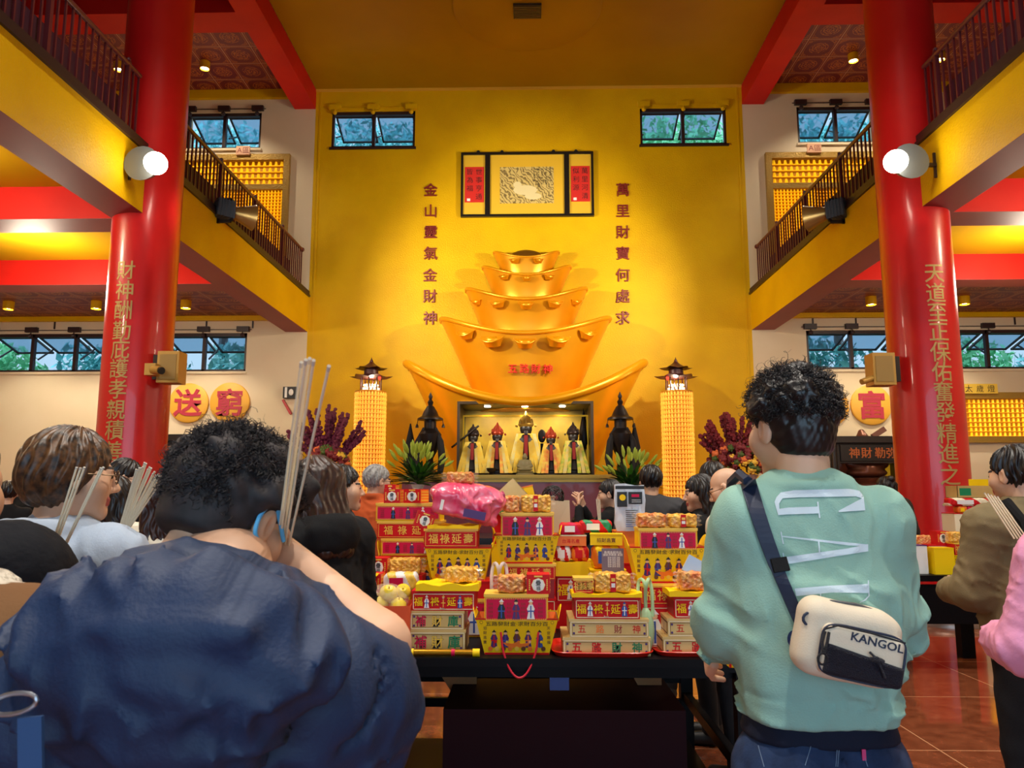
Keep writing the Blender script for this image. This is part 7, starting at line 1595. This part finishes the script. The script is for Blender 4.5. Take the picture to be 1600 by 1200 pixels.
    b = MB(); b.tube([tuple(p) for p in lp], .0032, 8); b.build('mask_ear_loop', mat('sky_blue_elastic', (90, 176, 226), .6), r, True)
    b = MB(); b.v = []; 
    def fm(P): return smax(ell(P, (0, .075, -.06), (.066, .055, .055)), -ell(P, (0, .06, -.055), (.06, .05, .05)), .003)
    mv, mf = surf(fm, (-.08, .02, -.13), (.08, .14, .01), .005); arrmesh('face_mask', mv*hs @ R_.T+hc, mf, mat('sky_blue_mask', (150, 200, 226), .8), r)
    # jacket with a big slumped hood
    hd = W(262, 1042, .815)
    def ft(P):
        x, y, z = P; L = [cap(P, sl, W(280, 1035, .97), .1, .112), cap(P, W(280, 1035, .97), sr, .112, .09), ell(P, W(300, 1180, .99), (.235, .14, .24)), ell(P, (0, .04, 1.0), (.23, .15, .3))]
        d = U(L, .07)
        d = smin(d, U([cap(P, sr, el+np.array([0,-.02,-.04]), .1, .06), ell(P, W(592, 1095, 1.0), (.054, .065, .085))], .03), .03); d = smin(d, U([cap(P, sl, ell_l, .1, .08), cap(P, ell_l, wl, .075, .045)], .03), .03)
        # standing collar and hood mass
        hood = U([ell(P, hd, (.165, .07, .115)), ell(P, W(150, 965, .87), (.075, .06, .06)), ell(P, W(420, 990, .87), (.09, .055, .06)), cap(P, W(170, 932, .93), W(385, 922, .93), .028, .03), cap(P, W(385, 925, .94), W(470, 980, .92), .03, .024)], .035)
        for (a, b_, r_) in ((W(110, 930, .84), W(330, 945, .79), .014), (W(150, 985, .755), W(380, 990, .76), .012), (W(330, 950, .8), W(400, 1040, .78), .014), (W(390, 1035, .78), W(470, 1000, .84), .016), (W(120, 1030, .77), W(210, 1125, .77), .014), (W(180, 1140, .78), W(330, 1145, .78), .012), (W(200, 1070, .755), W(290, 1085, .75), .01), (W(330, 1145, .78), W(430, 1050, .8), .014), (W(230, 935, .88), W(200, 1020, .765), .008), (W(390, 930, .86), W(455, 975, .84), .012)):
            hood = smin(hood, cap(P, a, b_, r_), .022)
        d = smin(d, hood+wr(P, 40, .006, 6)+fold(P, 52, .022, (.35, .2, 1), 6)+fold(P, 70, .012, (1, .2, .7), 2), .008)
        # radiating creases into the bunched sleeve
        for k in range(7):
            a = W(590+k*9, 1010+k*16, .98+.005*k); b_ = W(450+k*24, 1085+k*24, .92); d = smin(d, cap(P, a, b_, .012, .005), .012); a2 = W(594+k*9, 1019+k*16, .94); b2 = W(460+k*24, 1097+k*24, .885); d = smax(d, -cap(P, a2, b2, .006, .002), .01)
        d = d+wr(P, 36, .005, 8, (1, 1, .8))+fold(P, 55, .016, (1, .3, 1), 3)+fold(P, 75, .009, (-1, .3, .6), 7)
        d = smax(d, -cap(P, W(588, 950, 1.04), W(440, 830, 1.12), .055), .01)
        return smax(smax(d, -(ell(P, hc+np.array([0, .01, -.02]), (.098, .115, .12))), .008), .74-z, .012)
    V, Fq = surf(ft, (-.5, -.34, .7), (.45, .42, 1.62), .0075); arrmesh('hooded_jacket', V, Fq, M_NJ, r)
    a = W(20, 1100, .72); b = MB(); b.tube([tuple(a+np.array([.022*math.cos(t*PI/8)*1.0, 0, .009*math.sin(t*PI/8)+.003*math.cos(t*PI/8)])) for t in range(16)], .0022, 8, closed=True); b.build('strap_loop_ring', mat('brushed_steel', (170, 176, 186), .3, .9), r, True)
    b = MB(); c0, c1 = W(48, 1120, .72), W(50, 1330, .72); b.obox(tuple(c0), tuple(c1), .022, .004, up=(0, 1, 0)); b.build('backpack_strap', mat('blue_webbing', (30, 66, 112), .7), r)
    def fp(P):
        L = [ell(P, (0, .05, .93), (.165, .12, .13))]
        for q in (-1, 1): L += [cap(P, (q*.088, .05, .88), (q*.1, .07, .5), .1, .07), cap(P, (q*.1, .07, .5), (q*.1, .04, .1), .07, .056)]
        return smax(smax(U(L, .025)+wr(P, 20, .005, 2), .06-P[2], .008), P[2]-1.0, .01)
    V, Fq = surf(fp, (-.25, -.15, .04), (.25, .25, 1.03), .014); arrmesh('trousers', V, Fq, C_TRS, r)
    for q in (-1, 1):
        def fs(P): return smax(U([cap(P, (q*.1, .03, .05), (q*.115, .19, .035), .048, .04), cap(P, (q*.1, .03, .05), (q*.1, .03, .1), .045)], .02), -P[2]+.001, .004)
        V, Fq = surf(fs, (q*.1-.08, -.06, -.02), (q*.1+.1, .26, .17), .012); arrmesh('shoe', V, Fq, C_SHOEB, r)
person_n()
